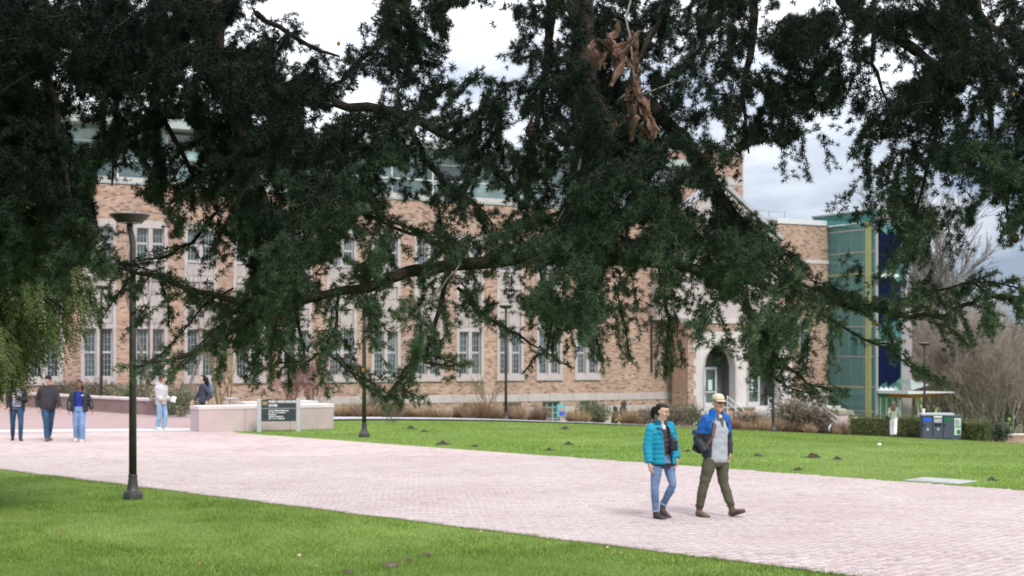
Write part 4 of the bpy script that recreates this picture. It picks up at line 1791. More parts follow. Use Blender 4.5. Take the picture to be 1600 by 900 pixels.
# --- woman in the turquoise puffer
YW = F * H / (813 - YH)
u0, v0, S = 185, 858, 446.0
p = lambda u, v, y=0.0: P_(u, v, u0, v0, S, y)
w1 = person('person', Vector(((985 + u0 / 4.09 - 800) / F * YW, YW, 0)), 'woman in turquoise puffer jacket and light jeans walking beside the man in the cap', 'pair walking across the paving')
J = dict(head=p(203, 166, -.02), neck=p(192, 243, .0), shR=p(130, 268, -.08), shL=p(258, 262, .09), elR=p(104, 385, -.13), wrR=p(112, 492, -.19), haR=p(122, 535, -.2),
         elL=p(284, 385, .12), wrL=p(296, 470, .03), haL=p(293, 520, .0), hipR=p(170, 492, -.05), hipL=p(242, 490, .06),
         knR=p(150, 650, -.10), anR=p(162, 800, -.02), heR=p(150, 851, .02), toR=p(212, 853, -.15),
         knL=p(272, 632, .0), anL=p(216, 762, .17), heL=p(196, 826, .20), toL=p(242, 850, .06))
B = Body(w1, J, (.55, -.8), 'w', .0085, 'mid')
B.body((.8, -.6), .22, (.6, .6))
B.trousers(jean_light, (.088, .062, .05), .024)
for sd in 'RL':
    mb = MB()
    A_, C_ = B.J['kn' + sd], B.J['an' + sd]
    a_, b_ = A_ + (C_ - A_) * .91, A_ + (C_ - A_) * .985
    mb.loft([a_, b_], [.056, .056], 14)
    mb.build('turned_cuff', jean_pale, w1, True)
B.shoes(mat('dark_brown_boot', (.045, .032, .028), .5, .2, 9, spec=.4), sole_dark, .12)
# plaid shirt
t = NT('plaid_flannel')
v = t.obj()
sx = t.new('ShaderNodeSeparateXYZ')
t.l.new(v, sx.inputs[0])
fx = t.math('LESS_THAN', t.math('FRACT', t.math('MULTIPLY', sx.outputs['X'], 14)), .3)
fz = t.math('LESS_THAN', t.math('FRACT', t.math('MULTIPLY', sx.outputs['Z'], 14)), .3)
c = t.mix(fx, (.035, .03, .045), (.12, .045, .05))
c = t.mix(fz, c, (.10, .085, .09))
plaid = t.out(c, .9, .15)
mb = MB()
B.torso(mb, [(-.13, .16, .118), (.0, .155, .115), (.3, .14, .108), (.6, .155, .115), (.85, .13, .095), (.95, .08, .07)])
B.obj('plaid_shirt', mb, plaid, .009, .008)
mb = MB()
c0, sd_, f_ = B.torso_ring(.86)
mb.loft([c0 + f_ * .085 + sd_ * -.02, B.torso_ring(.97)[0] + f_ * .06], [(.035, .02), (.05, .02)], 8, tuple(sd_))
B.obj('collar', mb, cloth('cream_collar', (.55, .48, .44)), .008)
teal = mat('turquoise_puffer', (.008, .225, .335), .72, .16, 7, spec=.25, bump=.5, bscale=36)
mb = MB()
rings = []
NQ = 44
for i in range(NQ + 1):
    q = -.03 + 1.0 * i / NQ
    a = np.interp(q, [p_[0] for p_ in TORW], [p_[1] for p_ in TORW]) + .040
    b = np.interp(q, [p_[0] for p_ in TORW], [p_[2] for p_ in TORW]) + .036
    bulge = .013 * (abs(math.sin(PI * (i / NQ) * 8.0)) ** .6) - .006
    cc, sd_, f_ = B.torso_ring(q)
    rings.append((cc, sd_, f_, a + bulge, b + bulge))
arc_shell(mb, rings, R(22), R(338), .034, 36)
for sd in 'RL':
    A_, B_, C_ = B.J['sh' + sd], B.J['el' + sd], B.J['wr' + sd]
    pts, rr = [], []
    for i in range(31):
        q = i / 30 * 1.95
        pt = A_ + (B_ - A_) * q if q <= 1 else B_ + (C_ - B_) * (q - 1)
        pts.append(pt)
        rr.append((.072 - .009 * q) + .009 * (abs(math.sin(PI * q * 4)) ** .6) - (.012 if i == 30 else 0))
    mb.loft(pts, rr, 14)
    mb.ball(tuple(A_), .074, 10, 6)
nk = B.J['neck']
B.obj('puffer_jacket', mb, teal, .0078, .006, 1)
mb = MB()
rings = []
for q, a, b in ((.90, .125, .105), (.97, .098, .098), (1.04, .092, .092), (1.10, .088, .086)):
    cc, sd_, f_ = B.torso_ring(q)
    rings.append((cc, sd_, f_, a, b))
arc_shell(mb, rings, R(30), R(330), .022, 24)
B.obj('jacket_collar', mb, cloth('dark_teal_lining', (.006, .11, .19)), .008, 0, 1)
mb = MB()
B.torso(mb, [(-.07, .192, .145), (-.0, .195, .148)])
B.obj('dark_hem', mb, M['black'], .010)


def ponytail(mb):
    k, hc, fw, ls, up = B.k, B.J['head'], B.fw, B.ls, B.up
    a_ = hc - fw * .10 + up * .03
    mb.ball(tuple(a_), .035, 8, 6)
    mb.loft([a_, a_ - fw * .045 - up * .02, a_ - fw * .055 - up * .09, a_ - fw * .035 - up * .17], [.03, .04, .038, .014], 10)


B.hair_cap(M['hair'], extra=ponytail)
gl = MB()
k, hc, fw, ls, up = B.k, B.J['head'], B.fw, B.ls, B.up
for sg_ in (-1, 1):
    c_ = hc + fw * .101 + ls * sg_ * .032 + up * .013
    gl.loft([c_ + ls * (.022 * math.cos(2 * PI * i / 14)) + up * (.018 * math.sin(2 * PI * i / 14)) for i in range(15)], [.0022] * 15, 5)
    gl.bar(tuple(hc + fw * .095 + ls * sg_ * .056 + up * .016), tuple(hc + ls * sg_ * .078 + up * .018), .002, 5)
gl.bar(tuple(hc + fw * .103 - ls * .01 + up * .015), tuple(hc + fw * .103 + ls * .01 + up * .015), .002, 5)
gl.build('glasses', mat('thin_frame', (.25, .16, .12), .4, .1, 9), w1)
# cross-body pouch and strap
tb_ = B.torso_pts(TORW, .05)
bagc = Vector(p(268, 372, -.16))
bg_ = tag(empty('camera_bag', w1.location + bagc), 'small black camera bag hanging at the chest of the woman in turquoise', 'bag')
mb = MB()
mb.bevbox(-.055, .055, -.04, .04, -.085, .07, .02)
remesh(mb.build('pouch', M['black'], bg_), .008, 0, 3)
mb = MB()
mb.bevbox(-.05, .05, -.052, -.03, -.06, .03, .012)
mb.build('front_pocket', mat('black_pocket', (.02, .02, .024), .6, .1, 9), bg_)
mb = MB()
s0 = Vector(p(180, 268, -.21)) - bagc
s1 = Vector(p(222, 310, -.235)) - bagc
mb.loft([Vector(p(150, 262, -.10)) - bagc, s0, s1, Vector((-.02, -.03, .06))], [(.013, .004)] * 4, 6, (1, 0, .6))
mb.loft([Vector(p(240, 250, .03)) - bagc, Vector(p(246, 300, -.14)) - bagc, Vector((.02, -.03, .06))], [(.011, .004)] * 3, 6, (1, 0, .2))
mb.build('strap', M['black'], bg_)

# --- man with the cap
YM = F * H / (810 - YH)
u0, v0, S = 545, 845, 446.0
m1 = person('person', Vector(((985 + u0 / 4.09 - 800) / F * YM, YM, 0)), 'man in tan cap, sunglasses, blue and black jacket and olive trousers', 'pair walking across the paving')
J = dict(head=p(560, 101, -.04), neck=p(552, 178, .0), shR=p(480, 208, -.10), shL=p(612, 205, .10), elR=p(424, 335, -.06), wrR=p(470, 408, -.17), pocketR=(1, 0, 0),
         elL=p(632, 325, .16), wrL=p(632, 425, .04), haL=p(630, 470, .02), hipR=p(506, 470, -.06), hipL=p(586, 470, .07),
         knR=p(462, 640, -.06), anR=p(440, 770, .0), heR=p(424, 838, .05), toR=p(492, 843, -.16),
         knL=p(600, 620, .04), anL=p(644, 762, .0), heL=p(640, 838, .02), toL=p(728, 800, -.12))
B = Body(m1, J, (.5, -.85), 'm', .0085, 'light')
B.body((.35, -.92), .02, (.5, .7))
B.trousers(cloth('olive_trousers', (.085, .080, .055)), (.098, .070, .056), .03, cuff=.90)
B.shoes(mat('brown_boot', (.115, .075, .052), .65, .25, 9, spec=.3, bump=.4), mat('boot_sole', (.05, .036, .028), .8, .2, 9), .17, w=1.12)
for sd in 'RL':
    mb = MB()
    A_, C_ = B.J['kn' + sd], B.J['an' + sd]
    a_ = A_ + (C_ - A_) * .93
    d_ = (C_ - A_).normalized()
    mb.loft([a_, a_ + d_ * .025], [.064, .06], 14)
    mb.build('boot_collar', mat('boot_padding', (.06, .045, .035), .8, .2, 9), m1, True)
mb = MB()
B.torso(mb, [(-.05, .150, .115), (-.03, .172, .135), (.03, .184, .148), (.15, .175, .142), (.4, .170, .138), (.65, .178, .138), (.85, .15, .11), (.95, .09, .085)])
B.obj('fleece_pullover', mb, cloth('light_grey_fleece', (.33, .355, .385), .1), .0085, .034)
mb = MB()
rings = []
for q, a, b in ((.88, .11, .125), (.95, .088, .098), (1.02, .078, .088)):
    cc, sd_, f_ = B.torso_ring(q)
    rings.append((cc, sd_, f_, a, b))
arc_shell(mb, rings, R(16), R(344), .018, 24)
B.obj('dark_collar', mb, cloth('dark_grey_collar', (.10, .105, .10)), .008, 0, 1)
mb = MB()
c1, c2 = B.torso_ring(.74), B.torso_ring(.93)
mb.loft([c1[0] + c1[2] * .148, c1[0] * .5 + c2[0] * .5 + c1[2] * .137, c2[0] + c2[2] * .10], [(.003, .004), (.018, .006), (.03, .008)], 8, tuple(c1[1]))
mb.build('zip_placket', cloth('placket_grey', (.08, .085, .08)), m1)
mb = MB()
mb.loft([c2[0] + c2[2] * .085, B.torso_ring(1.0)[0] + c2[2] * .07], [(.028, .02), (.04, .02)], 8, tuple(c1[1]))
B.obj('tee_collar', mb, cloth('white_tee', (.6, .56, .54)), .008)
t = NT('blue_black_jacket')
sx = t.new('ShaderNodeSeparateXYZ')
t.l.new(t.obj(), sx.inputs[0])
n1 = t.noise(t.obj(), 7, 4)
hi = t.ramp(n1, [(.3, (.006, .070, .27)), (.7, (.009, .095, .35))])
lo = t.ramp(n1, [(.3, (.016, .018, .024)), (.7, (.032, .034, .042))])
c = t.mix(t.math('GREATER_THAN', sx.outputs['Z'], 1.24), lo, hi)
t.bump(t.noise(t.obj(), 40, 3), .25, .01)
jack = t.out(c, .6, .3)
mb = MB()
rings = []
for q, a, b in ((.08, .232, .17), (.2, .222, .168), (.3, .215, .165), (.5, .215, .165), (.75, .215, .150), (.88, .175, .128), (.97, .115, .105)):
    cc, sd_, f_ = B.torso_ring(q)
    rings.append((cc, sd_, f_, a, b))
arc_shell(mb, rings, R(48), R(310), .026, 36)
B.sleeves(mb, (.082, .068, .055), .98)
# flap of the open jacket swinging out behind the right arm
mb.loft([Vector(p(440, 330, .02)), Vector(p(425, 395, -.03)), Vector(p(415, 415, -.04))], [(.05, .02), (.085, .015), (.08, .012)], 10, (1, .3, .1))
B.obj('open_jacket', mb, jack, .0085, .034)
mb = MB()
rings = []
for q, a, b in ((.86, .155, .13), (.94, .125, .12), (1.03, .112, .115), (1.12, .108, .105)):
    cc, sd_, f_ = B.torso_ring(q)
    rings.append((cc - f_ * .015, sd_, f_, a, b))
arc_shell(mb, rings, R(38), R(322), .03, 26)
B.obj('hood_collar', mb, cloth('bright_blue_hood', (.008, .125, .44)), .0085, .012)
k, hc, fw, ls, up = B.k, B.J['head'], B.fw, B.ls, B.up
B.hair_cap(M['hair_brown'], low=-.03, thick=.006)
mb = MB()
rs = []
for z_, a, b, o_ in ((.045, .084, .108, -.006), (.07, .086, .108, -.008), (.10, .08, .10, -.012), (.128, .058, .074, -.014), (.138, .02, .026, -.014)):
    c_ = hc + up * z_ + fw * o_
    rs.append([c_ + ls * (a * math.sin(2 * PI * i / 20)) + fw * (b * math.cos(2 * PI * i / 20)) for i in range(20)])
mb.rings(rs)
capm = cloth('tan_cap', (.50, .425, .315), .08)
co = mb.build('cap', capm, m1, True)
mb = MB()
top, bot = [], []
for i in range(13):
    g = R(-62 + 124 * i / 12)
    for r_, lst, dzz in ((.098, top, 0), ):
        pass
    inn = hc + up * .052 + ls * (.084 * math.sin(g)) + fw * (.104 * math.cos(g) - .006)
    out = hc + up * .034 + ls * (.080 * math.sin(g)) + fw * (.104 * math.cos(g) - .006 + .072 * math.cos(g) ** .7)
    top.append((inn, out))
V_, F_ = [], []
for (a_, b_) in top:
    V_ += [a_, b_, b_ - up * .008, a_ - up * .008]
for i in range(12):
    o_ = i * 4
    F_ += [(o_, o_ + 1, o_ + 5, o_ + 4), (o_ + 1, o_ + 2, o_ + 6, o_ + 5), (o_ + 2, o_ + 3, o_ + 7, o_ + 6), (o_ + 3, o_, o_ + 4, o_ + 7)]
mb.add(V_, F_)
mb.build('brim', capm, co, True)
mb = MB()
for sg_ in (-1, 1):
    c_ = hc + fw * .100 + ls * sg_ * .033 + up * .014
    mb.loft([c_ - fw * .008, c_ + fw * .003, c_ + fw * .006], [(.030, .022), (.030, .022), (.022, .016)], 12, tuple(ls))
    mb.bar(tuple(hc + fw * .092 + ls * sg_ * .062 + up * .02), tuple(hc - fw * .005 + ls * sg_ * .082 + up * .02), .004, 6)
mb.bar(tuple(hc + fw * .106 - ls * .012 + up * .02), tuple(hc + fw * .106 + ls * .012 + up * .02), .004, 6)
mb.build('sunglasses', mat('dark_lens', (.02, .012, .01), .15, .1, 9, spec=.8), m1)
# backpack
bkp = tag(empty('backpack', m1.location + Vector(p(440, 300, .2))), 'dark plum backpack on the back of the man in the cap', 'backpack')
cbk = B.torso_ring(.55)[0] - B.f * .24
off = cbk - Vector(p(440, 300, .2))
mb = MB()
mb.loft([off + Vector((0, 0, -.24)), off + Vector((0, 0, -.2)), off, off + Vector((0, 0, .2)), off + Vector((0, 0, .26))], [(.10, .05), (.155, .09), (.16, .10), (.14, .08), (.07, .04)], 14, tuple(B.side))
remesh(mb.build('pack', cloth('plum_nylon', (.05, .035, .05)), bkp), .012, .01)
mb = MB()
o0 = Vector(p(440, 300, .2))
rc = [B.torso_ring(q) for q in (.9, .95, .8, .55, .3)]
sgn = -1
pts = [rc[0][0] - B.f * .14 - B.side * .10, rc[1][0] - B.side * .115, rc[2][0] + B.f * .135 - B.side * .135, rc[3][0] + B.f * .14 - B.side * .165, rc[4][0] + B.f * .05 - B.side * .225]
mb.loft([q_ - o0 for q_ in pts], [(.025, .008)] * 5, 8, tuple(B.side))
mb.build('strap', cloth('brown_strap', (.16, .09, .075)), bkp)
mb = MB()
mb.bevbox(-.08, .02, -.05, .05, -.02, .05, .02)
mb.build('side_pouch', cloth('purple_pouch', (.07, .045, .09)), bkp)


# --- people further back
def walker(px, py, S, label, face, J, skin, look, pitch=0, vox=.013, sex='m', group=None, loc=None, hands=(.5, .5), adj=None):
    Y = F * H / (py - YH) if loc is None else None
    l_ = Vector(((px - 800) / F * Y, Y, 0)) if loc is None else loc
    r_ = person('person', l_, label, group)
    b = Body(r_, J, face, sex, vox, skin)
    if adj:
        adj(b)
    b.body(look, pitch, hands)
    return r_, b


def std(h=1.75, lean=0.0, stride=.0, face=(0, -1), arm=.10, wide=.178):
    """upright walking pose for a figure of height h heading along face; stride > 0 puts the person's left foot forward"""
    k = h / 1.75
    f = Vector((face[0], face[1], 0)).normalized()
    s = Vector((-f.y, f.x, 0))
    Z = Vector((0, 0, 1))
    J = {}
    J['head'] = Z * 1.63 * k + f * .03 * k
    J['neck'] = Z * 1.47 * k
    for sd, sg_ in (('R', -1), ('L', 1)):
        q = sg_ * stride
        J['sh' + sd] = Z * 1.375 * k + s * sg_ * wide * k
        J['el' + sd] = Z * 1.13 * k + s * sg_ * (wide + .05) * k - f * (q * .35 + .03)
        J['wr' + sd] = Z * .89 * k + s * sg_ * (wide + .045) * k + f * (.10 - q * .45)
        J['hip' + sd] = Z * .92 * k + s * sg_ * .09 * k
        fw = q * .5
        J['kn' + sd] = Z * .50 * k + s * sg_ * .095 * k + f * (fw * .62 + .05)
        J['an' + sd] = Z * (.09 if q >= 0 else .13) * k + s * sg_ * .085 * k + f * (fw - .02)
        J['he' + sd] = Z * (.0 if q >= 0 else .05) + s * sg_ * .085 * k + f * (fw - .08)
        J['to' + sd] = Z * (.0 if q >= 0 else .0) + s * sg_ * .10 * k + f * (fw + .17)
    return J


# far left: open dark jacket over a pale shirt, head behind the evergreen
face = (.4, -.9)
r_, b = walker(26, 689, 57, 'walker in open dark jacket and pale shirt, head hidden by the evergreen', face, std(1.78, face=face, stride=.36), 'light', face, group='walkers on the left of the plaza',
               adj=lambda b: b.J.update(wrL=b.J['neck'] + Vector((.10, -.26, -.28)), elL=b.J['shL'] + Vector((.07, -.02, -.29))))
b.trousers(jean_mid, folds=.012)
b.shoes(mat('black_shoe', (.02, .02, .02), .5, .1, 9), sole_dark, .06, 'shoe')
mb = MB()
b.torso(mb, [(-.1, .165, .12), (.2, .165, .13), (.6, .17, .128), (.86, .145, .1), (.97, .08, .075)])
b.obj('shirt', mb, cloth('pale_lilac_shirt', (.42, .42, .50)), .012, .014)
mb = MB()
rings = [(*b.torso_ring(q), a, bb) for q, a, bb in ((-.22, .225, .16), (.2, .22, .17), (.6, .22, .165), (.86, .18, .13), (.98, .11, .10))]
arc_shell(mb, rings, R(38), R(322), .03, 28)
b.sleeves(mb, (.08, .066, .055))
b.obj('jacket', mb, cloth('dark_jacket', (.03, .033, .042)), .012, .016)
b.hair_cap(M['hair_brown'], low=-.04)

face = (.55, -.85)
r_, b = walker(75, 689.5, 57, 'heavyset man in black cap, charcoal hooded jacket and dark jeans', face, std(1.80, face=face, stride=-.42, wide=.185), 'light', (.75, -.65), group='walkers on the left of the plaza')
b.trousers(jean_mid, (.108, .074, .06), .012)
b.shoes(mat('grey_shoe', (.10, .085, .08), .6, .1, 9), sole_dark, .06, 'shoe')
mb = MB()
b.torso(mb, [(-.16, .185, .15), (-.05, .205, .185), (.15, .212, .20), (.4, .205, .19), (.65, .20, .165), (.85, .165, .125), (.97, .11, .105), (1.04, .10, .10)])
b.sleeves(mb, (.078, .068, .055))
b.obj('hooded_jacket', mb, cloth('charcoal_jacket', (.04, .038, .045)), .012, .016)
mb = MB()
rs = []
hc, fw, ls, up = b.J['head'], b.fw, b.ls, b.up
for z_, a, bb in ((.045, .084, .11), (.075, .086, .11), (.11, .076, .095), (.135, .05, .06), (.145, .01, .012)):
    rs.append([hc + up * z_ - fw * .008 + ls * (a * math.sin(2 * PI * i / 16)) + fw * (bb * math.cos(2 * PI * i / 16)) for i in range(16)])
mb.rings(rs)
mb.loft([hc + up * .05 + fw * .09, hc + up * .042 + fw * .165], [(.075, .008), (.05, .006)], 10, tuple(ls))
mb.build('cap', cloth('black_cap', (.016, .02, .026)), r_, True)
b.hair_cap(M['hair'], low=-.02, thick=.004)

face = (.1, -1)
r_, b = walker(124, 690.5, 57, 'smiling woman in black puffer jacket, blue top and wide light jeans', face, std(1.68, face=face, stride=.12), 'dark', (.1, -1), sex='w', group='walkers on the left of the plaza',
               adj=lambda b: b.J.update(elL=b.J['elL'] + Vector((.06, .04, .01)), wrL=b.J['wrL'] + Vector((.11, .08, .03)), elR=b.J['elR'] + Vector((-.05, 0, 0)), wrR=b.J['wrR'] + Vector((-.03, 0, 0))))
b.trousers(denim('wash_denim', (.17, .27, .46)), (.10, .085, .085), .014, cuff=1.03)
b.shoes(mat('white_shoe', (.55, .52, .48), .6, .1, 9), sole_white, .05, 'shoe')
mb = MB()
b.torso(mb, [(.08, .155, .115), (.3, .15, .115), (.6, .165, .125), (.86, .14, .098), (.97, .08, .075)])
b.obj('blue_top', mb, cloth('royal_blue_top', (.018, .035, .22)), .012, .012)
mb = MB()
rings = []
for i in range(25):
    q = -.12 + 1.1 * i / 24
    a = np.interp(q, [-.15, .3, .75, .9, 1], [.225, .22, .225, .17, .115])
    bb = np.interp(q, [-.15, .3, .75, .9, 1], [.165, .165, .16, .13, .105])
    rings.append((*b.torso_ring(q), a + .012 * abs(math.sin(PI * i / 4)), bb + .012 * abs(math.sin(PI * i / 4))))
arc_shell(mb, rings, R(34), R(326), .035, 28)
b.sleeves(mb, (.082, .075, .066))
b.obj('puffer_jacket', mb, mat('black_puffer', (.018, .018, .021), .5, .2, 9, spec=.45), .012, .012)
mb = MB()
c_ = b.torso_ring(.74)
g = c_[0] + c_[2] * .168 + c_[1] * .115
mb.loft([g - c_[1] * .035, g + c_[1] * .035], [(.006, .013)] * 2, 6, tuple(c_[2]))
mb.build('chest_logo', M['white'], r_)


def long_hair(mb, b=b):
    hc, fw, up, ls = b.J['head'], b.fw, b.up, b.ls
    mb.loft([hc - fw * .06 + up * .03, hc - fw * .10 - up * .05, hc - fw * .09 - up * .2, hc - fw * .06 - up * .3], [(.075, .05), (.09, .05), (.085, .045), (.04, .02)], 10, tuple(ls))


b.hair_cap(M['hair'], extra=long_hair)

# person in pale hoodie seen from the side, holding papers
face = (.9, -.45)
r_, b = walker(252, 673, 49, 'person in a pale grey hoodie and light blue jeans standing left of the concrete bench', face, std(1.72, face=face, stride=.12, wide=.19), 'light', (.8, .5), group='people by the concrete bench',
               adj=lambda b: b.J.update({k_ + sd: b.J['sh' + sd] + (Vector((.02, 0, -.29)) if k_ == 'el' else b.f * .22 + Vector((0, 0, -.37))) for k_ in ('el', 'wr') for sd in 'RL'}))
b.trousers(jean_pale, (.098, .082, .075), .014)
b.shoes(mat('white_trainer', (.7, .7, .7), .6, .05, 9), sole_white, .05, 'shoe')
mb = MB()
b.torso(mb, [(-.15, .185, .145), (0, .195, .155), (.4, .195, .155), (.7, .205, .15), (.88, .165, .12), (.98, .105, .105), (1.06, .10, .11)])
b.sleeves(mb, (.085, .075, .058), .98)
mb.ball(tuple(b.torso_ring(1.0)[0] - b.f * .09), (.12, .10, .10), 10, 6)
b.obj('hoodie', mb, cloth('pale_grey_hoodie', (.46, .44, .46), .06), .012, .02)
b.hair_cap(M['hair_brown'], low=-.04)
pp = tag(empty('paper_folder', r_.location + b.J['wrL'] + b.f * .10), 'white papers held by the person in the pale hoodie', 'papers')
mb = MB()
mb.bevbox(-.06, .08, -.012, .012, -.08, .10, .006)
po_ = mb.build('sheet_stack', M['white'], pp)
po_.rotation_euler = (.1, .3, .3)

# person in dark clothes with backpack behind the bench
face = (-.95, -.3)
r_, b = walker(318, 0, 48, 'person with long dark hair and grey backpack behind the concrete bench', face, std(1.72, face=face, stride=.45, wide=.18), 'mid', (-1, -.15), group='people by the concrete bench',
               loc=Vector(((318 - 800) / F * 46.6, 46.6, 0)), sex='w')
b.trousers(cloth('black_leggings', (.02, .018, .022)), (.09, .062, .05), .01)
b.shoes(mat('dark_shoe', (.02, .02, .02), .6, .1, 9), sole_dark, .05, 'shoe')
mb = MB()
b.torso(mb, TORW, .035)
b.sleeves(mb, (.075, .062, .05))
b.obj('jacket', mb, cloth('slate_jacket', (.05, .055, .08)), .012, .016)


def big_hair(mb, b=b):
    hc, fw, up, ls = b.J['head'], b.fw, b.up, b.ls
    mb.loft([hc - fw * .03 + up * .07, hc - fw * .10 + up * .0, hc - fw * .14 - up * .14, hc - fw * .13 - up * .28], [(.085, .06), (.11, .085), (.11, .085), (.05, .03)], 12, tuple(ls))


b.hair_cap(M['hair'], extra=big_hair)
bo = r_.location + b.torso_ring(.55)[0] - b.f * .23
bkp2 = tag(empty('backpack', bo), 'grey blue backpack worn by the person with long dark hair', 'backpack')
mb = MB()
mb.loft([(0, 0, -.24), (0, 0, -.18), (0, 0, .05), (0, 0, .2), (0, 0, .25)], [(.10, .05), (.15, .10), (.15, .11), (.13, .08), (.06, .04)], 14, tuple(b.side))
remesh(mb.build('pack', cloth('grey_blue_pack', (.13, .15, .21)), bkp2), .014, .012)
mb = MB()
st_ = [b.torso_ring(q) for q in (.93, .97, .8, .5)]
mb.loft([q_[0] + b.f * d_ + b.side * .12 + r_.location - bo for q_, d_ in zip(st_, (-.14, .02, .15, .10))], [(.025, .01)] * 4, 6, tuple(b.side))
mb.build('strap', M['black'], bkp2)

# woman in white trousers walking away along the path
face = (.35, .94)
pw_ = on_ground(1396, 66.6)
pw_.z += .05
r_, b = walker(0, 0, 33, 'long-haired woman in white trousers walking away on the path near the bins', face, std(1.66, face=face, stride=.30, wide=.17), 'light', face, loc=pw_, sex='w', vox=.015)
b.trousers(cloth('white_trousers', (.68, .67, .68), .05), (.098, .088, .09), .012, cuff=1.02)
b.shoes(mat('tan_shoe', (.15, .12, .10), .6, .1, 9), sole_dark, .05, 'shoe')
mb = MB()
b.torso(mb, [(-.03, .165, .125), (.3, .155, .12), (.6, .17, .128), (.85, .145, .10), (.98, .085, .08)], .012)
b.sleeves(mb, (.07, .058, .045))
b.obj('cardigan', mb, cloth('sage_cardigan', (.28, .31, .24), .08), .014, .012)


def back_hair(mb, b=b):
    hc, fw, up, ls = b.J['head'], b.fw, b.up, b.ls
    mb.loft([hc - fw * .05 + up * .06, hc - fw * .10, hc - fw * .12 - up * .2, hc - fw * .11 - up * .42, hc - fw * .09 - up * .5], [(.07, .05), (.095, .055), (.12, .055), (.10, .045), (.03, .02)], 12, tuple(ls))


b.hair_cap(M['hair_brown'], extra=back_hair)
hbg = r_.location + b.J['wrL'] + Vector((-.04, -.02, -.02))
hb = tag(empty('handbag', hbg), 'small black bag carried at the side of the woman in white trousers', 'bag')
mb = MB()
mb.bevbox(-.12, .10, -.05, .05, -.06, .16, .03)
mb.build('bag_body', M['black'], hb)
mb = MB()
mb.loft([(-.08, 0, .15), (-.05, 0, .30), (.03, 0, .30), (.06, 0, .15)], [.008] * 4, 6)
mb.build('handle', M['black'], hb)

# ------------------------------------------------------------------ vegetation
def tubes(segs, sides=3):
    """segs: array (n,8) x0 y0 z0 r0 x1 y1 z1 r1 -> verts, quads"""
    s = np.asarray(segs, float)
    a, ra, b, rb = s[:, 0:3], s[:, 3], s[:, 4:7], s[:, 7]
    t_ = b - a
    L_ = np.linalg.norm(t_, axis=1, keepdims=True)
    t_ = t_ / np.maximum(L_, 1e-9)
    ref = np.where(np.abs(t_[:, 2:3]) < .9, np.array([[0, 0, 1.]]), np.array([[1., 0, 0]]))
    u = np.cross(t_, ref)
    u /= np.linalg.norm(u, axis=1, keepdims=True)
    w_ = np.cross(t_, u)
    g = np.arange(sides) * 2 * np.pi / sides
    ring = u[:, None] * np.cos(g)[None, :, None] + w_[:, None] * np.sin(g)[None, :, None]
    V = np.concatenate([a[:, None] + ring * ra[:, None, None], b[:, None] + ring * rb[:, None, None]], 1).reshape(-1, 3)
    k = np.arange(sides)
    q = np.stack([k, (k + 1) % sides, (k + 1) % sides + sides, k + sides], 1)
    Fc = (q[None] + (np.arange(len(s)) * 2 * sides)[:, None, None]).reshape(-1, 4)
    return V, Fc


def branching(r_, base, dirn, length, radius, levels, nchild, spread, up=.15, shrink=.72, wob=.18, segs=None, gravity=0.0, rmin=.004):
    """recursive bare branching -> list of segments"""
    if segs is None:
        segs = []
    p, d = np.array(base, float), np.array(dirn, float)
    d /= np.linalg.norm(d)
    n = 3 if levels > 1 else 2
    pts = [p]
    rads = [radius]
    for i in range(n):
        d = d + r_.normal(0, wob, 3) + np.array([0, 0, up - gravity])
        d /= np.linalg.norm(d)
        q = pts[-1] + d * length / n
        r2 = max(rmin, radius * (1 - .36 * (i + 1) / n))
        segs.append((*pts[-1], rads[-1], *q, r2))
        pts.append(q)
        rads.append(r2)
    if levels > 0:
        for c_ in range(nchild):
            f_ = 1.0 if c_ == 0 else r_.uniform(.35, 1.0)
            i = min(n, max(1, int(round(f_ * n))))
            ax = r_.normal(0, 1, 3)
            ax -= d * ax.dot(d)
            ax /= np.linalg.norm(ax)
            ang_ = spread * r_.uniform(.5, 1.2)
            nd = d * math.cos(ang_) + ax * math.sin(ang_)
            branching(r_, pts[i], nd, length * shrink * r_.uniform(.75, 1.15), max(rmin, rads[i] * .82), levels - 1, nchild, spread, up, shrink, wob, segs, gravity, rmin)
    return segs


def blades(base, dirs, length, width, bend, tone, mat_, name, segs=1):
    """grass-like tapered blades; base (n,3), dirs (n,3) unit, bend (n,3) offset of the tip"""
    n = len(base)
    az = rng.uniform(0, 2 * np.pi, n)
    s = np.stack([np.cos(az), np.sin(az), np.zeros(n)], 1) * width[:, None] * .5
    if segs == 1:
        tip = base + dirs * length[:, None] + bend
        V = np.stack([base - s, base + s, tip], 1).reshape(-1, 3)
        Fc = np.arange(n * 3).reshape(-1, 3)
        return np_mesh(name, V, Fc, mat_, np.repeat(tone, 3))
    mid = base + dirs * (length * .55)[:, None] + bend * .25
    tip = base + dirs * length[:, None] * .92 + bend
    V = np.stack([base - s, base + s, mid + s * .75, mid - s * .75, tip], 1).reshape(-1, 3)
    o = np.arange(n)[:, None] * 5
    Fc = np.concatenate([o + np.array([[0, 1, 2]]), o + np.array([[0, 2, 3]]), o + np.array([[3, 2, 4]])], 0)
    return np_mesh(name, V, Fc, mat_, np.repeat(tone, 5))


# --- near grass and far grass
M['grass'] = tone_mat('grass_blades', [(0, (.092, .158, .031)), (.35, (.170, .250, .052)), (.7, (.238, .318, .090)), (.9, (.305, .335, .145)), (1, (.38, .335, .19))], .9, .06, .3)


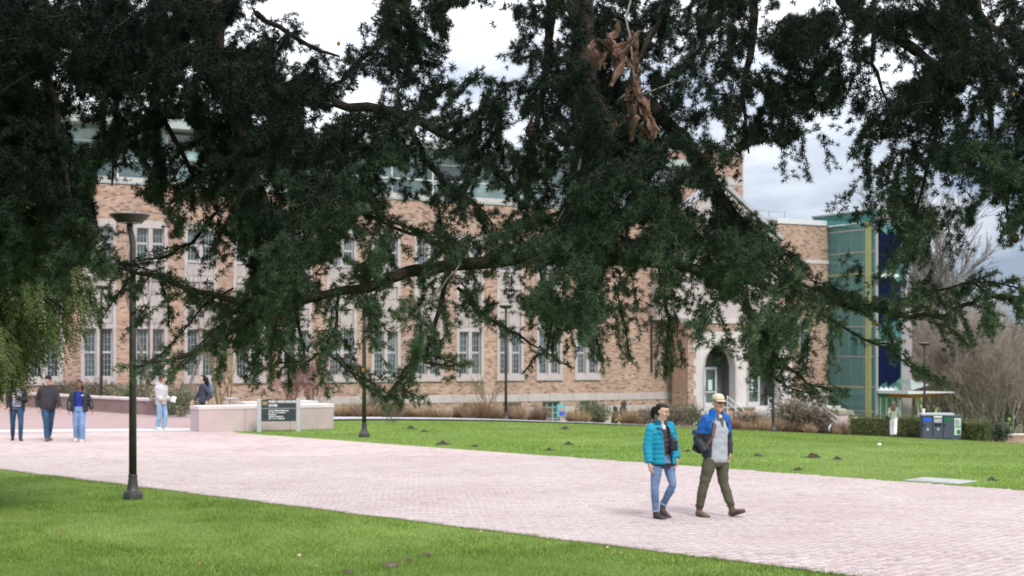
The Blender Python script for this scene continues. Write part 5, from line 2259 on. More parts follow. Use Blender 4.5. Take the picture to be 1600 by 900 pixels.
def vnoise(x, y, s, seed):
    r_ = np.random.default_rng(seed)
    G = r_.uniform(0, 1, (64, 64))
    fx, fy = x / s, y / s
    ix, iy = np.floor(fx).astype(int), np.floor(fy).astype(int)
    tx_, ty_ = fx - ix, fy - iy
    tx_, ty_ = tx_ * tx_ * (3 - 2 * tx_), ty_ * ty_ * (3 - 2 * ty_)
    g = lambda a, b: G[a % 64, b % 64]
    return (g(ix, iy) * (1 - tx_) + g(ix + 1, iy) * tx_) * (1 - ty_) + (g(ix, iy + 1) * (1 - tx_) + g(ix + 1, iy + 1) * tx_) * ty_


N = 420000
gy = 12.5 + (31 - 12.5) * rng.uniform(0, 1, N) ** 1.15
gx = rng.uniform(-1, 1, N) * (gy * .37 + 1.2)
k_ = (gx + gy < NEAR_C - .02 + .16 * (vnoise(gx, gy, .22, 3) - .5) + .05)
gx, gy = gx[k_], gy[k_]
n = len(gx)
pn = .55 * vnoise(gx, gy, 1.7, 1) + .45 * vnoise(gx, gy, .38, 2)
ln = (.022 + .036 * pn) * rng.uniform(.6, 1.4, n)
az = rng.uniform(0, 2 * np.pi, n)
lean = rng.uniform(.1, .8, n)
dr_ = np.stack([np.cos(az) * lean, np.sin(az) * lean, np.ones(n)], 1)
dr_ /= np.linalg.norm(dr_, axis=1, keepdims=True)
tone = np.clip(.02 + .85 * (1 - pn) + rng.normal(0, .17, n), 0, 1)
tag(link('near_grass', blades(np.stack([gx, gy, np.zeros(n)], 1), dr_, ln, rng.uniform(.006, .012, n), np.zeros((n, 3)), tone, M['grass'], 'near_grass')),
    'short bright green grass in front of the paving', 'grass', kind='stuff')
N = 330000
gy = 22 + (70 - 22) * rng.uniform(0, 1, N) ** 1.3
gx = rng.uniform(-1, 1, N) * (gy * .365 + 1)
dd = lawn_d(gx, gy)
PX, PY_ = np.array([p_[0] for p_ in PATH]), np.array([p_[1] for p_ in PATH])
pathY = np.interp(gx, PX, PY_)
ln_edge = np.clip((pathY - gy) / 1.2, .25, 1)
k_ = (dd > .05) & (gy < pathY - .03) & (gx > -8.3)
k_ &= ~((np.abs(gx - (1470 - 800) / F * PY) + np.abs(gy - PY) < .66))
gx, gy, ln_edge = gx[k_], gy[k_], ln_edge[k_]
n = len(gx)
pn = .6 * vnoise(gx, gy, 2.6, 5) + .4 * vnoise(gx, gy, .6, 6)
ln = (.018 + .03 * pn) * rng.uniform(.6, 1.4, n) * ln_edge
az = rng.uniform(0, 2 * np.pi, n)
lean = rng.uniform(.1, .8, n)
dr_ = np.stack([np.cos(az) * lean, np.sin(az) * lean, np.ones(n)], 1)
dr_ /= np.linalg.norm(dr_, axis=1, keepdims=True)
tone = np.clip(.22 + .72 * (1 - pn) + rng.normal(0, .15, n), 0, 1)
tag(link('far_grass', blades(np.stack([gx, gy, ground_z(gx, gy)], 1), dr_, ln, rng.uniform(.012, .026, n), np.zeros((n, 3)), tone, M['grass'], 'far_grass')),
    'bright green grass of the far lawn between the paving and the path', 'grass', kind='stuff')

# --- dry ornamental grasses and shrubs along the building
M['straw'] = tone_mat('straw', [(0, (.20, .135, .075)), (.5, (.36, .26, .155)), (1, (.50, .40, .27))], .85, .15, .2)
M['straw_brown'] = tone_mat('brown_straw', [(0, (.16, .10, .065)), (.5, (.27, .18, .12)), (1, (.38, .28, .20))], .85, .15, .2)


def grass_clump_mesh(h, r_, n, mt, droop=.5):
    az = rng.uniform(0, 2 * np.pi, n)
    rr = r_ * .35 * np.sqrt(rng.uniform(0, 1, n))
    base = np.stack([np.cos(az) * rr, np.sin(az) * rr, np.full(n, -.05)], 1)
    ln = h * rng.uniform(.55, 1.1, n)
    lean = rng.uniform(.05, .75, n)
    d = np.stack([np.cos(az) * lean, np.sin(az) * lean, np.ones(n)], 1)
    d /= np.linalg.norm(d, axis=1, keepdims=True)
    bend = np.stack([np.cos(az), np.sin(az), -np.ones(n) * 1.1], 1) * (ln * lean * droop)[:, None]
    return blades(base, d, ln, rng.uniform(.012, .03, n), bend, np.clip(rng.normal(.5, .25, n), 0, 1), mt, 'grass_clump', 2)


gcl = [grass_clump_mesh(.95, .5, 420, M['straw']), grass_clump_mesh(.75, .55, 380, M['straw']), grass_clump_mesh(1.15, .5, 420, M['straw_brown'], .35)]
spots = []
for px in list(range(528, 720, 17)) + list(range(725, 860, 15)) + [892, 905, 940, 985, 1000] + list(range(1120, 1206, 9)) + list(range(1215, 1322, 9)):
    spots.append((px + rnd.uniform(-4, 4), rnd.uniform(1.0, 4.2)))
for k, (px, off) in enumerate(spots):
    Yp = 60.0
    for _ in range(6):
        Yp = float(np.interp((px - 800) / F * Yp, PX, PY_)) + 2.3 + off
    l_ = on_ground(px, Yp)
    o = link('ornamental_grass', gcl[k % 3 if rnd.random() < .7 else 0], None, l_)
    o.rotation_euler = (0, 0, rnd.uniform(0, 6.28))
    s_ = rnd.uniform(.7, 1.15)
    o.scale = (s_, s_, s_ * rnd.uniform(.85, 1.1))
    tag(o, 'clump of dry tan ornamental grass in the bed between the path and the brick hall', 'ornamental grass', 'dry ornamental grass clumps along the building')


def leaf_cloud(n, fn, size, tone_mu=.5, tone_sd=.22, elong=1.6):
    """n small leaf quads at positions from fn()"""
    c = np.array([fn() for _ in range(n)])
    a = rng.normal(0, 1, (n, 3))
    a /= np.linalg.norm(a, axis=1, keepdims=True)
    b = np.cross(a, rng.normal(0, 1, (n, 3)))
    b /= np.linalg.norm(b, axis=1, keepdims=True)
    s = size * rng.uniform(.6, 1.3, n)[:, None]
    V = np.stack([c - a * s * elong, c + b * s * .6, c + a * s * elong, c - b * s * .6], 1).reshape(-1, 3)
    return V, np.arange(n * 4).reshape(-1, 4), np.repeat(np.clip(rng.normal(tone_mu, tone_sd, n), 0, 1), 4)


M['bush'] = tone_mat('bush_leaves', [(0, (.05, .075, .03)), (.5, (.11, .14, .07)), (1, (.20, .21, .12))], .7, .2, .15)
M['bush_dark'] = tone_mat('dark_bush_leaves', [(0, (.012, .028, .016)), (.5, (.03, .06, .034)), (1, (.06, .10, .05))], .6, .25, .1)
M['hedge'] = tone_mat('hedge_leaves', [(0, (.045, .065, .016)), (.5, (.11, .135, .04)), (1, (.22, .22, .085))], .65, .25, .15)
M['bush_grey'] = tone_mat('grey_bush_leaves', [(0, (.06, .052, .036)), (.5, (.125, .105, .072)), (1, (.20, .175, .125))], .8, .15, .1)


def shrub(loc, r_, h, label, leaf, nleaf, twig, ntw, name='shrub', size=.05, group=None):
    e_ = empty(name, loc)
    tag(e_, label, 'shrub', group)
    segs = []
    lr = np.random.default_rng(rnd.randrange(9999))
    for _ in range(ntw):
        a = lr.uniform(0, 2 * np.pi)
        branching(lr, (.08 * math.cos(a), .08 * math.sin(a), -.05), (math.cos(a) * lr.uniform(.15, .9) * r_ / h, math.sin(a) * lr.uniform(.15, .9) * r_ / h, 1), h * .55, .014, 3, 3, .45, .08, .62, .14, segs)
    V, Fc = tubes(segs)
    link('branches', np_mesh('branches', V, Fc, twig), e_)['kind'] = 'stuff'
    if nleaf:
        def fn():
            while True:
                q = lr.normal(0, .42, 3)
                if np.linalg.norm(q) < 1:
                    return (q[0] * r_, q[1] * r_, h * (.5 + .5 * q[2]))
        V, Fc, tn = leaf_cloud(nleaf, fn, size)
        link('foliage', np_mesh('foliage', V, Fc, leaf, tn), e_)['kind'] = 'stuff'
    return e_


def bed(px, off):
    Yp = 60.0
    for _ in range(6):
        Yp = float(np.interp((px - 800) / F * Yp, PX, PY_)) + 2.3 + off
    return on_ground(px, Yp)


shrub(bed(926, 2.2), .95, 1.05, 'grey green leafy shrub below the right-hand basement window', M['bush'], 1500, M['twig_brown'], 8, size=.045)
shrub(bed(1016, 1.6), .9, .9, 'brown dry shrub beside the sculpture, behind the woman in turquoise', M['bush_grey'], 500, M['twig_brown'], 16)
shrub(bed(1052, 3.0), 1.1, 1.1, 'grey brown shrub between the pair of walkers', M['bush_grey'], 900, M['twig_brown'], 14)
shrub(bed(1078, 4.0), .9, 1.2, 'olive shrub just left of the man in the cap', M['bush'], 900, M['twig_brown'], 10)
shrub(bed(1236, 2.4), 1.25, 1.75, 'large grey bush in front of the porch steps, left of the stone pier', M['bush_grey'], 2300, M['twig_brown'], 16)
shrub(bed(1272, 2.0), 1.1, 1.55, 'rounded straw-grey bush beside the stone pier', M['bush_grey'], 1500, M['twig_brown'], 14)
shrub(bed(1165, 3.6), 1.0, .95, 'low grey shrub below the left arched door', M['bush_grey'], 800, M['twig_brown'], 10)
shrub(bed(590, 2.8), 1.0, 1.1, 'dry olive shrub right of the lamp post by the path', M['bush'], 500, M['twig_brown'], 12)
for px, off, r_, h, lb in ((452, 3.6, 1.1, 2.0, 'red-twigged bare shrub right behind the building sign'), (492, 3.4, 1.2, 2.3, 'taller red-twigged bare shrub behind the right end of the bench block')):
    Yp = 55.5 + off
    shrub(Vector(((px - 800) / F * Yp, Yp, 0)), r_, h, lb, None, 0, M['twig_red'], 20)
for px, Yp, r_, h, lb in ((150, 62.5, 1.4, 1.1, 'dry grey-green shrub behind the planter wall near the left lamp post'), (205, 60.5, 1.3, 1.0, 'dry shrub behind the right part of the planter wall'),
                          (105, 65.5, 1.3, 1.0, 'dry shrub behind the planter wall beside the woman in black'), (283, 54.5, 1.1, 1.35, 'olive bush between the two people at the bench'), (266, 56.0, 1.0, 1.2, 'brown bush behind the person in the hoodie')):
    shrub(Vector(((px - 800) / F * Yp, Yp, .25 if px < 230 else 0)), r_, h, lb, M['bush'] if px in (283, 205) else M['bush_grey'], 750, M['twig_brown'], 16)

# --- hedges
def hedge(a, b, w_, h, label):
    L_ = (b - a).length
    e_ = empty('hedge', a, math.atan2(b.y - a.y, b.x - a.x))
    tag(e_, label, 'hedge', 'clipped hedges beside the bins')
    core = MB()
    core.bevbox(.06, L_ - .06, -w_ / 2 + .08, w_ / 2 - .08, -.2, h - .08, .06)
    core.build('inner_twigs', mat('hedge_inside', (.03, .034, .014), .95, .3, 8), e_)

    def fn():
        x, y, z = rnd.uniform(0, L_), rnd.uniform(-1, 1), rnd.uniform(0, 1)
        f_ = rnd.random()
        bump_ = .06 * math.sin(x * 5.1) + rnd.gauss(0, .035)
        if f_ < .45:
            return (x, -w_ / 2 + bump_, z * h)
        if f_ < .8:
            return (x, y * w_ / 2, h + bump_)
        if f_ < .9:
            return (x, w_ / 2 + bump_, z * h)
        return (rnd.choice((0, L_)) + bump_, y * w_ / 2, z * h)
    V, Fc, tn = leaf_cloud(int(1300 * L_), fn, .028)
    link('foliage', np_mesh('foliage', V, Fc, M['hedge'], tn), e_)['kind'] = 'stuff'


hedge(on_ground(1327, 69.2), on_ground(1441, 68.4), .9, .92, 'long clipped hedge left of the waste bins')
hedge(on_ground(1502, 67.6), on_ground(1546, 66.8), 1.0, .95, 'short clipped hedge right of the waste bins')
shrub(on_ground(1560, 72), .75, 1.15, 'dark glossy evergreen shrub right of the short hedge', M['bush_dark'], 1600, M['twig_brown'], 8, size=.05)
lwl = empty('low_brick_wall', on_ground(1548, 74), -.08)
tag(lwl, 'low red brick wall at the right edge beyond the hedge', 'wall')
q = MB()
q.box(0, 8, -.15, .15, -.3, .42)
q.build('brickwork', M['brick_red'], lwl)
q = MB()
q.bevbox(-.04, 8.04, -.19, .19, .422, .5, .02)
q.build('coping', M['cap'], lwl)

# --- bare trees
def bare_tree_mesh(seed, h, levels, nchild, spread, r0, trunk_frac=.3, multi=1, up=.12, mt='twig_brown', shrink=.70, rmin=.006):
    lr = np.random.default_rng(seed)
    segs = []
    for m_ in range(multi):
        a = lr.uniform(0, 2 * np.pi)
        lean = .0 if multi == 1 else .35
        branching(lr, (.15 * math.cos(a) * (multi > 1), .15 * math.sin(a) * (multi > 1), -.2), (math.cos(a) * lean, math.sin(a) * lean, 1), h * trunk_frac, r0, levels, nchild, spread, up, shrink, .12, segs, 0.0, rmin)
    s = np.array(segs)
    thick = s[:, 3] > r0 * .38
    V, Fc = tubes(s[thick], 7)
    a_ = np_mesh('trunk', V, Fc, M[mt] if mt != 'twig_brown' else M['bark_grey'])
    a_.polygons.foreach_set('use_smooth', [True] * len(a_.polygons))
    V, Fc = tubes(s[~thick], 3)
    b_ = np_mesh('crown', V, Fc, M[mt])
    return a_, b_


def place_tree(meshes, loc, rz, s_, label, group=None, name='bare_tree', cat='tree', twig_r=None):
    e_ = empty(name, loc, rz)
    e_.scale = (s_, s_, s_)
    tag(e_, label, cat, group)
    link('trunk', meshes[0], e_)
    link('crown', meshes[1], e_)['kind'] = 'stuff'
    return e_


thick = [bare_tree_mesh(s_, 7.5, 6, 3, .55, .085, .30, 5, .10, shrink=.76, rmin=.0095) for s_ in (11, 12, 13)]
M['twig_mauve'] = mat('mauve_twigs', (.31, .26, .235), .95, .3, .8)
thick2 = [bare_tree_mesh(s_, 8.5, 6, 3, .5, .09, .30, 5, .12, 'twig_mauve', .76, rmin=.0095) for s_ in (21, 22)]
spots = [(1432, 96, 0), (1462, 90, 1), (1490, 100, 2), (1512, 88, 3), (1540, 94, 4), (1568, 86, 0), (1590, 98, 1), (1620, 90, 2), (1478, 112, 3), (1525, 116, 4), (1562, 110, 1), (1606, 118, 3),
         (1450, 105, 4), (1500, 122, 0), (1640, 104, 4), (1548, 128, 2)]
for k, (px, Y, m_) in enumerate(spots):
    place_tree((thick + thick2)[m_], on_ground(px, Y), rnd.uniform(0, 6), rnd.uniform(.92, 1.25) * (1 + (Y - 90) * .007), 'leafless brown thicket tree in the wood beyond the bins', 'leafless thicket trees beyond the bins')
M['twig_grey'] = mat('grey_twigs', (.17, .145, .135), .95, .25, .8)
big = bare_tree_mesh(31, 30, 7, 3, .42, .34, .20, 1, .10, 'twig_grey', .80, rmin=.024)
place_tree(big, on_ground(1447, 112), .5, .95, 'tall spreading leafless tree rising behind the glass tower')
place_tree(big, on_ground(1505, 150), 2.3, .9, 'second tall leafless tree further back above the thicket')
# small trees by the facade
sm = bare_tree_mesh(41, 6, 4, 3, .4, .05, .34, 4, .14, 'bark_olive', .68)
sm2 = bare_tree_mesh(42, 8, 4, 3, .42, .085, .42, 1, .10, 'bark_grey', .68)
place_tree(sm, Vector(((347 - 800) / F * 57, 57, 0)), 0, .95, 'slender multi-stemmed bare tree before the windows, above the shorter bench slab')
place_tree(sm2, Vector(((237 - 800) / F * 61, 61, 0)), 1, 1.0, 'leaning bare tree before the facade right of the near lamp post')
place_tree(sm2, Vector(((290 - 800) / F * 62, 62, 0)), 3, .8, 'small bare tree before the facade behind the person with the backpack')
place_tree(sm, on_ground(760, 66.3), 2, .5, 'small multi-stemmed bare shrub tree behind the middle lamp post', cat='tree')


def cone_tree(loc, h, r_, label, n, m_, seed):
    lr = np.random.default_rng(seed)
    e_ = empty('conifer_tree', loc)
    tag(e_, label, 'tree', 'dark evergreens on the skyline')
    mb = MB()
    mb.loft([(0, 0, -.5), (0, 0, h * .5), (0, 0, h)], [h * .025, h * .015, .02], 8)
    mb.build('trunk', M['bark'], e_)

    def fn():
        z = lr.uniform(.08, 1) ** .8
        rad = r_ * (1 - z) ** .42 * (.55 + .45 * lr.uniform(0, 1) ** .5) * (.8 + .25 * math.sin(z * 23 + seed))
        a = lr.uniform(0, 2 * np.pi)
        return (rad * math.cos(a), rad * math.sin(a), z * h - rad * .15)
    V, Fc, tn = leaf_cloud(n, fn, .22, .4, .25, 2.0)
    link('crown', np_mesh('crown', V, Fc, m_, tn), e_)['kind'] = 'stuff'


for k, (px, Y, h, r_) in enumerate(((1585, 165, 12.0, 7.0), (1550, 180, 10.5, 8), (1622, 155, 12, 7), (1520, 195, 10.5, 8))):
    cone_tree(on_ground(px, Y), h, r_, 'dark evergreen tree on the skyline at the right edge beyond the bare wood', 2600, M['bush_dark'], 60 + k)

# --- weeping evergreen at left, nearer than the walkers
M['spray'] = tone_mat('evergreen_sprays', [(0, (.018, .034, .011)), (.45, (.052, .082, .024)), (.8, (.105, .135, .042)), (1, (.16, .15, .065))], .75, .15, .15)
ev = empty('weeping_evergreen', (-9.9, 21.5, 0))
tag(ev, 'bright olive weeping evergreen hanging into the left edge behind the cedar', 'tree')
mb = MB()
mb.loft([(0, 0, -.2), (.05, 0, 2), (0, .1, 5), (.1, 0, 9), (0, 0, 12)], [.34, .28, .22, .13, .03], 12)
mb.build('trunk', M['bark'], ev, True)
lr = np.random.default_rng(77)
segs, sv = [], []
tips = []
for k in range(520):
    z = lr.uniform(2.4, 6.8) if k % 4 else lr.uniform(6.5, 11.3)
    a = lr.uniform(-1.9, 1.9) - .25
    Lb = (5.1 - .32 * z) * lr.uniform(.45, 1.08) + .3
    pts = []
    for s_ in np.linspace(0, 1, 7):
        rr = Lb * s_
        pts.append(np.array([rr * math.cos(a), rr * math.sin(a), z + .35 * s_ * Lb * .4 - 1.15 * (s_ ** 2) * Lb * .55]))
    for i in range(6):
        r0 = .035 * (1 - i / 6.5)
        if pts[i + 1][2] < 1.9 + min(1.3, max(0.0, (pts[i + 1][0] - 9.9 + 7.6) * 1.45)):
            break
        segs.append((*pts[i], r0, *pts[i + 1], .035 * (1 - (i + 1) / 6.5)))
    for s_ in np.linspace(.25, 1, 13):
        f_ = s_ * 6
        i = min(5, int(f_))
        p = pts[i] + (pts[i + 1] - pts[i]) * (f_ - i)
        for _ in range(3):
            Ls = lr.uniform(.3, .75)
            bx_, by_, bz_ = p[0] - 9.9, p[1] + 21.5, p[2] - Ls * 1.05
            qx_, qy_ = 800 + F * bx_ / by_, YH - F * (bz_ - H) / by_
            # ragged skirt of the tree, lowest at its trunk side
            if qy_ < np.interp(qx_, [-200, 25, 42, 56, 100, 124, 145, 162], [628, 618, 598, 570, 566, 558, 520, 380]) + lr.normal(0, 6):
                tips.append((p + lr.normal(0, .06, 3), a + lr.normal(0, .9), Ls))
V, Fc = tubes(segs, 5)
link('branches', np_mesh('branches', V, Fc, M['bark'], None), ev)['kind'] = 'stuff'
TP = np.array([t_[0] for t_ in tips])                # hanging flat sprays of feathery leaflets
TA = np.array([t_[1] for t_ in tips])
TL_ = np.array([t_[2] for t_ in tips])
nT = len(TP)
d = np.stack([np.cos(TA) * .45, np.sin(TA) * .45, -np.ones(nT)], 1)
d /= np.linalg.norm(d, axis=1, keepdims=True)
s0 = np.cross(d, [0, 0, 1.0])
s0 /= np.linalg.norm(s0, axis=1, keepdims=True)
ii = np.arange(18)
q = TP[:, None] + d[:, None] * (TL_[:, None] * ii / 18)[..., None]
q[..., 2] -= .02 * ii * ii / 40
q = np.repeat(q[:, :, None], 2, 2)
sg = np.array([-1.0, 1.0])[None, None, :, None]
w_ = ((.07 + .05 * lr.uniform(size=(nT, 18, 2))) * (1 - .6 * ii / 18)[None, :, None])[..., None]
dirn = d[:, None, None] * .75 + s0[:, None, None] * sg * .65 + lr.normal(0, .22, (nT, 18, 2, 3))
nrm = np.cross(dirn, d[:, None, None]) + lr.normal(0, .3, (nT, 18, 2, 3))
b_ = np.cross(dirn, nrm)
b_ /= np.linalg.norm(b_, axis=3, keepdims=True) + 1e-9
sp_b = np.stack([q - b_ * .006, q + dirn * w_ * .6 + b_ * .010, q + dirn * w_ * 1.25, q + dirn * w_ * .5 - b_ * .010], 3).reshape(-1, 4, 3)
sp_t = np.clip(lr.normal(.5, .2, nT)[:, None, None] + lr.normal(0, .12, (nT, 18, 2)) + (.12 * ii / 18)[None, :, None], 0, 1).ravel()
print('evergreen sprays', nT)
link('foliage', np_mesh('foliage', sp_b.reshape(-1, 3), np.arange(len(sp_b) * 4).reshape(-1, 4), M['spray'], np.repeat(np.array(sp_t), 4)), ev)['kind'] = 'stuff'

# ------------------------------------------------------------------ the cedar
cedar = empty('cedar_tree', (-5.6, 9.6, 0))
tag(cedar, 'huge dark cedar whose drooping needle-tufted boughs hang across the upper half of the view', 'tree')
CO = np.array([-5.6, 9.6, 0.0])


def ap(px, py, Y):
    return np.array(at(px, py, Y))


M['needle'] = tone_mat('cedar_needles', [(0, (.005, .010, .006)), (.3, (.013, .026, .016)), (.6, (.047, .080, .044)), (.85, (.098, .145, .082)), (1, (.16, .205, .125))], .6, .15, .06)
mb = MB()
mb.loft([(0, 0, -.3), (0, 0, .5), (.1, .05, 3), (.15, .1, 6.5), (.1, 0, 10), (0, 0, 16)], [.75, .55, .5, .42, .3, .05], 18)
mb.build('trunk', M['bark'], cedar, True)


def limb_obj(name, pts, rad, seg=9, smooth=True):
    m_ = MB()
    P = [Vector(tuple(np.array(p_, float) - CO)) for p_ in pts]
    # subdivide with a gentle wobble
    Q, Rr = [], []
    for i in range(len(P) - 1):
        for s_ in (0, .34, .67):
            w_ = .25 * (rad[i] + .01)
            Q.append(P[i].lerp(P[i + 1], s_) + Vector((rnd.gauss(0, w_), rnd.gauss(0, w_), rnd.gauss(0, w_))) * (s_ > 0))
            Rr.append((rad[i] + (rad[i + 1] - rad[i]) * s_) * rnd.uniform(.9, 1.12))
    Q.append(P[-1])
    Rr.append(rad[-1])
    m_.loft(Q, Rr, seg)
    return m_.build(name, M['bark'] if name != 'dead_twig' else M['bark_grey'], cedar, smooth)


top = CO + np.array([.12, .05, 6.2])
# boughs above the frame that carry everything in view
limb_obj('bough', [top, (-3.2, 8.8, 6.3), (-1.2, 8.0, 5.9), tuple(ap(900, -90, 7.7))], [.22, .18, .13, .085])
limb_obj('bough', [top + np.array([0, 0, .6]), (-2.5, 9.8, 6.9), (1.0, 9.2, 6.6), (3.6, 8.8, 5.9), (5.4, 8.4, 5.2)], [.2, .16, .12, .08, .04])
limb_obj('bough', [top - np.array([0, 0, .7]), (-3.9, 8.6, 5.3), (-2.6, 7.8, 4.9), tuple(ap(330, -40, 7.2))], [.16, .13, .10, .06])
limb_obj('bough', [top + np.array([0, 0, 1.2]), (-4.0, 7.0, 6.9), (-1.5, 5.6, 6.2), (1.2, 5.4, 5.6), (2.6, 5.6, 5.0)], [.18, .15, .1, .07, .03])
limb_obj('bough', [tuple((1.0, 9.2, 6.6)), (1.6, 8.4, 5.6), tuple(ap(1290, -60, 7.8))], [.09, .07, .05])

LIMBS = [  # (points px,py,Y ; radii) branches that can be made out in the view
    ([(900, -90, 7.7), (908, 20, 7.65), (914, 120, 7.6), (922, 250, 7.6), (928, 380, 7.6), (931, 452, 7.6)], [.074, .066, .060, .054, .048, .03], 'limb'),
    ([(928, 408, 7.6), (985, 403, 7.55), (1060, 414, 7.6), (1150, 436, 7.7), (1240, 456, 7.8), (1340, 481, 7.9), (1400, 490, 8.0), (1468, 497, 8.1)], [.036, .034, .03, .027, .024, .022, .018, .01], 'branch'),
    ([(924, 395, 7.6), (820, 402, 7.5), (705, 414, 7.4), (650, 422, 7.35), (605, 434, 7.3), (585, 446, 7.3), (505, 461, 7.25), (430, 474, 7.2), (365, 470, 7.2), (300, 456, 7.2), (245, 430, 7.2), (165, 416, 7.15)],
     [.036, .033, .030, .030, .029, .026, .024, .02, .017, .014, .011, .006], 'branch'),
    ([(430, 474, 7.2), (360, 520, 7.1), (290, 556, 7.05), (215, 574, 7.0)], [.014, .011, .009, .005], 'branch'),
    ([(529, 462, 7.25), (526, 508, 7.2), (503, 552, 7.2), (478, 566, 7.2), (430, 566, 7.2)], [.009, .008, .007, .006, .004], 'twig'),
    ([(503, 545, 7.2), (540, 576, 7.2), (580, 598, 7.2), (612, 618, 7.2)], [.007, .006, .005, .004], 'twig'),
    ([(700, 415, 7.4), (688, 480, 7.35), (668, 545, 7.3), (662, 566, 7.3), (700, 572, 7.25), (730, 569, 7.2)], [.014, .012, .009, .007, .006, .003], 'twig'),
    ([(668, 545, 7.3), (640, 575, 7.3), (615, 612, 7.25)], [.007, .006, .004], 'twig'),
    ([(715, 450, 7.4), (748, 486, 7.3), (795, 516, 7.3), (842, 544, 7.3)], [.01, .009, .007, .004], 'twig'),
    ([(838, 410, 7.5), (858, 460, 7.45), (863, 500, 7.4), (855, 545, 7.4), (832, 562, 7.4), (815, 585, 7.4)], [.009, .008, .007, .006, .005, .003], 'twig'),
    ([(842, 540, 7.4), (868, 560, 7.4), (892, 574, 7.4)], [.005, .004, .003], 'twig'),
    ([(1000, 150, 7.9), (1050, 200, 7.9), (1105, 270, 7.9), (1150, 340, 7.9), (1195, 385, 7.9), (1240, 408, 7.9)], [.04, .035, .03, .022, .014, .007], 'branch'),
    ([(1130, 330, 7.9), (1180, 400, 8.0), (1230, 440, 8.0), (1300, 455, 8.0)], [.018, .014, .01, .006], 'branch'),
    ([(1150, 436, 7.7), (1185, 505, 7.7), (1215, 560, 7.7), (1262, 600, 7.7), (1300, 612, 7.7)], [.016, .013, .01, .007, .004], 'branch'),
    ([(1240, 456, 7.8), (1300, 500, 7.7), (1350, 530, 7.7), (1400, 540, 7.7)], [.011, .009, .007, .004], 'twig'),
    ([(1350, 530, 7.7), (1395, 548, 7.7), (1420, 572, 7.7), (1450, 582, 7.7), (1475, 590, 7.7)], [.006, .006, .005, .004, .003], 'twig'),
    ([(1468, 497, 8.1), (1500, 478, 8.15), (1545, 462, 8.2), (1600, 468, 8.3), (1680, 500, 8.4)], [.010, .012, .014, .018, .025], 'branch'),
    ([(1545, 462, 8.2), (1520, 440, 8.2), (1500, 445, 8.2), (1450, 462, 8.2), (1400, 470, 8.2)], [.01, .008, .007, .005, .003], 'twig'),
    ([(640, -40, 7.8), (628, 30, 7.8), (590, 70, 7.8), (545, 115, 7.7), (505, 145, 7.7)], [.024, .021, .016, .012, .008], 'branch'),
    ([(636, 5, 7.8), (640, 70, 7.8), (638, 118, 7.8), (620, 150, 7.8)], [.011, .010, .008, .004], 'twig'),
    ([(400, 20, 7.4), (455, 55, 7.4), (500, 80, 7.4), (530, 88, 7.4)], [.016, .013, .01, .005], 'branch'),
    ([(520, 160, 7.5), (600, 172, 7.5), (660, 190, 7.5), (740, 230, 7.5), (800, 290, 7.5)], [.022, .024, .022, .016, .008], 'branch'),
    ([(640, 185, 7.6), (662, 250, 7.6), (700, 290, 7.6), (745, 320, 7.6), (770, 350, 7.6)], [.016, .013, .011, .008, .005], 'branch'),
    ([(505, 215, 7.3), (530, 285, 7.3), (560, 330, 7.3), (640, 365, 7.2), (700, 372, 7.2)], [.012, .011, .010, .008, .004], 'twig'),
    ([(330, -40, 7.2), (340, 80, 7.1), (370, 190, 7.0), (410, 300, 6.9), (440, 400, 6.9), (465, 500, 6.9), (475, 560, 6.9)], [.034, .03, .026, .02, .016, .010, .004], 'limb'),
    ([(250, 20, 7.0), (262, 80, 7.0), (300, 150, 7.0), (330, 230, 6.95), (350, 300, 6.9)], [.016, .014, .012, .009, .005], 'branch'),
    ([(240, 155, 7.4), (290, 250, 7.4), (340, 330, 7.4), (300, 380, 7.4), (250, 404, 7.4), (205, 410, 7.4)], [.014, .012, .01, .008, .006, .003], 'twig'),
    ([(860, -60, 7.9), (860, 30, 7.9), (850, 130, 7.9), (830, 250, 7.9), (822, 330, 7.9)], [.03, .026, .02, .013, .006], 'branch'),
    ([(858, 60, 7.9), (872, 110, 7.9), (880, 145, 7.9)], [.018, .014, .008], 'branch'),
    ([(1060, -60, 7.8), (1040, 20, 7.8), (1010, 70, 7.75), (985, 130, 7.7), (975, 180, 7.7)], [.024, .021, .018, .012, .006], 'branch'),
    ([(1290, -60, 7.8), (1340, 22, 7.7), (1390, 50, 7.6), (1430, 78, 7.6), (1470, 110, 7.6)], [.05, .042, .036, .028, .014], 'branch'),
    ([(1365, -50, 7.3), (1367, 40, 7.3), (1362, 100, 7.3), (1378, 140, 7.3), (1400, 180, 7.3)], [.013, .012, .010, .007, .004], 'twig'),
    ([(1500, -50, 7.6), (1530, 20, 7.6), (1570, 55, 7.6), (1605, 100, 7.6)], [.024, .02, .016, .012], 'branch'),
    ([(1470, 110, 7.6), (1465, 200, 7.6), (1440, 300, 7.6), (1410, 390, 7.6)], [.014, .011, .008, .004], 'twig'),
    ([(1540, 120, 7.4), (1550, 220, 7.4), (1572, 310, 7.4), (1580, 380, 7.4)], [.014, .011, .008, .004], 'twig'),
    ([(60, -60, 6.6), (70, 80, 6.6), (90, 200, 6.6), (110, 320, 6.6), (90, 430, 6.6)], [.022, .02, .016, .010, .004], 'limb'),
    ([(180, -50, 6.8), (190, 90, 6.8), (180, 200, 6.8), (175, 290, 6.8)], [.018, .015, .010, .004], 'limb'),
    ([(1180, -60, 8.1), (1175, 60, 8.1), (1160, 150, 8.1), (1170, 240, 8.1)], [.03, .024, .014, .005], 'limb'),
]
for pts, rad, nm in LIMBS:
    limb_obj(nm, [ap(*p_) for p_ in pts], rad, 10 if nm != 'twig' else 7)
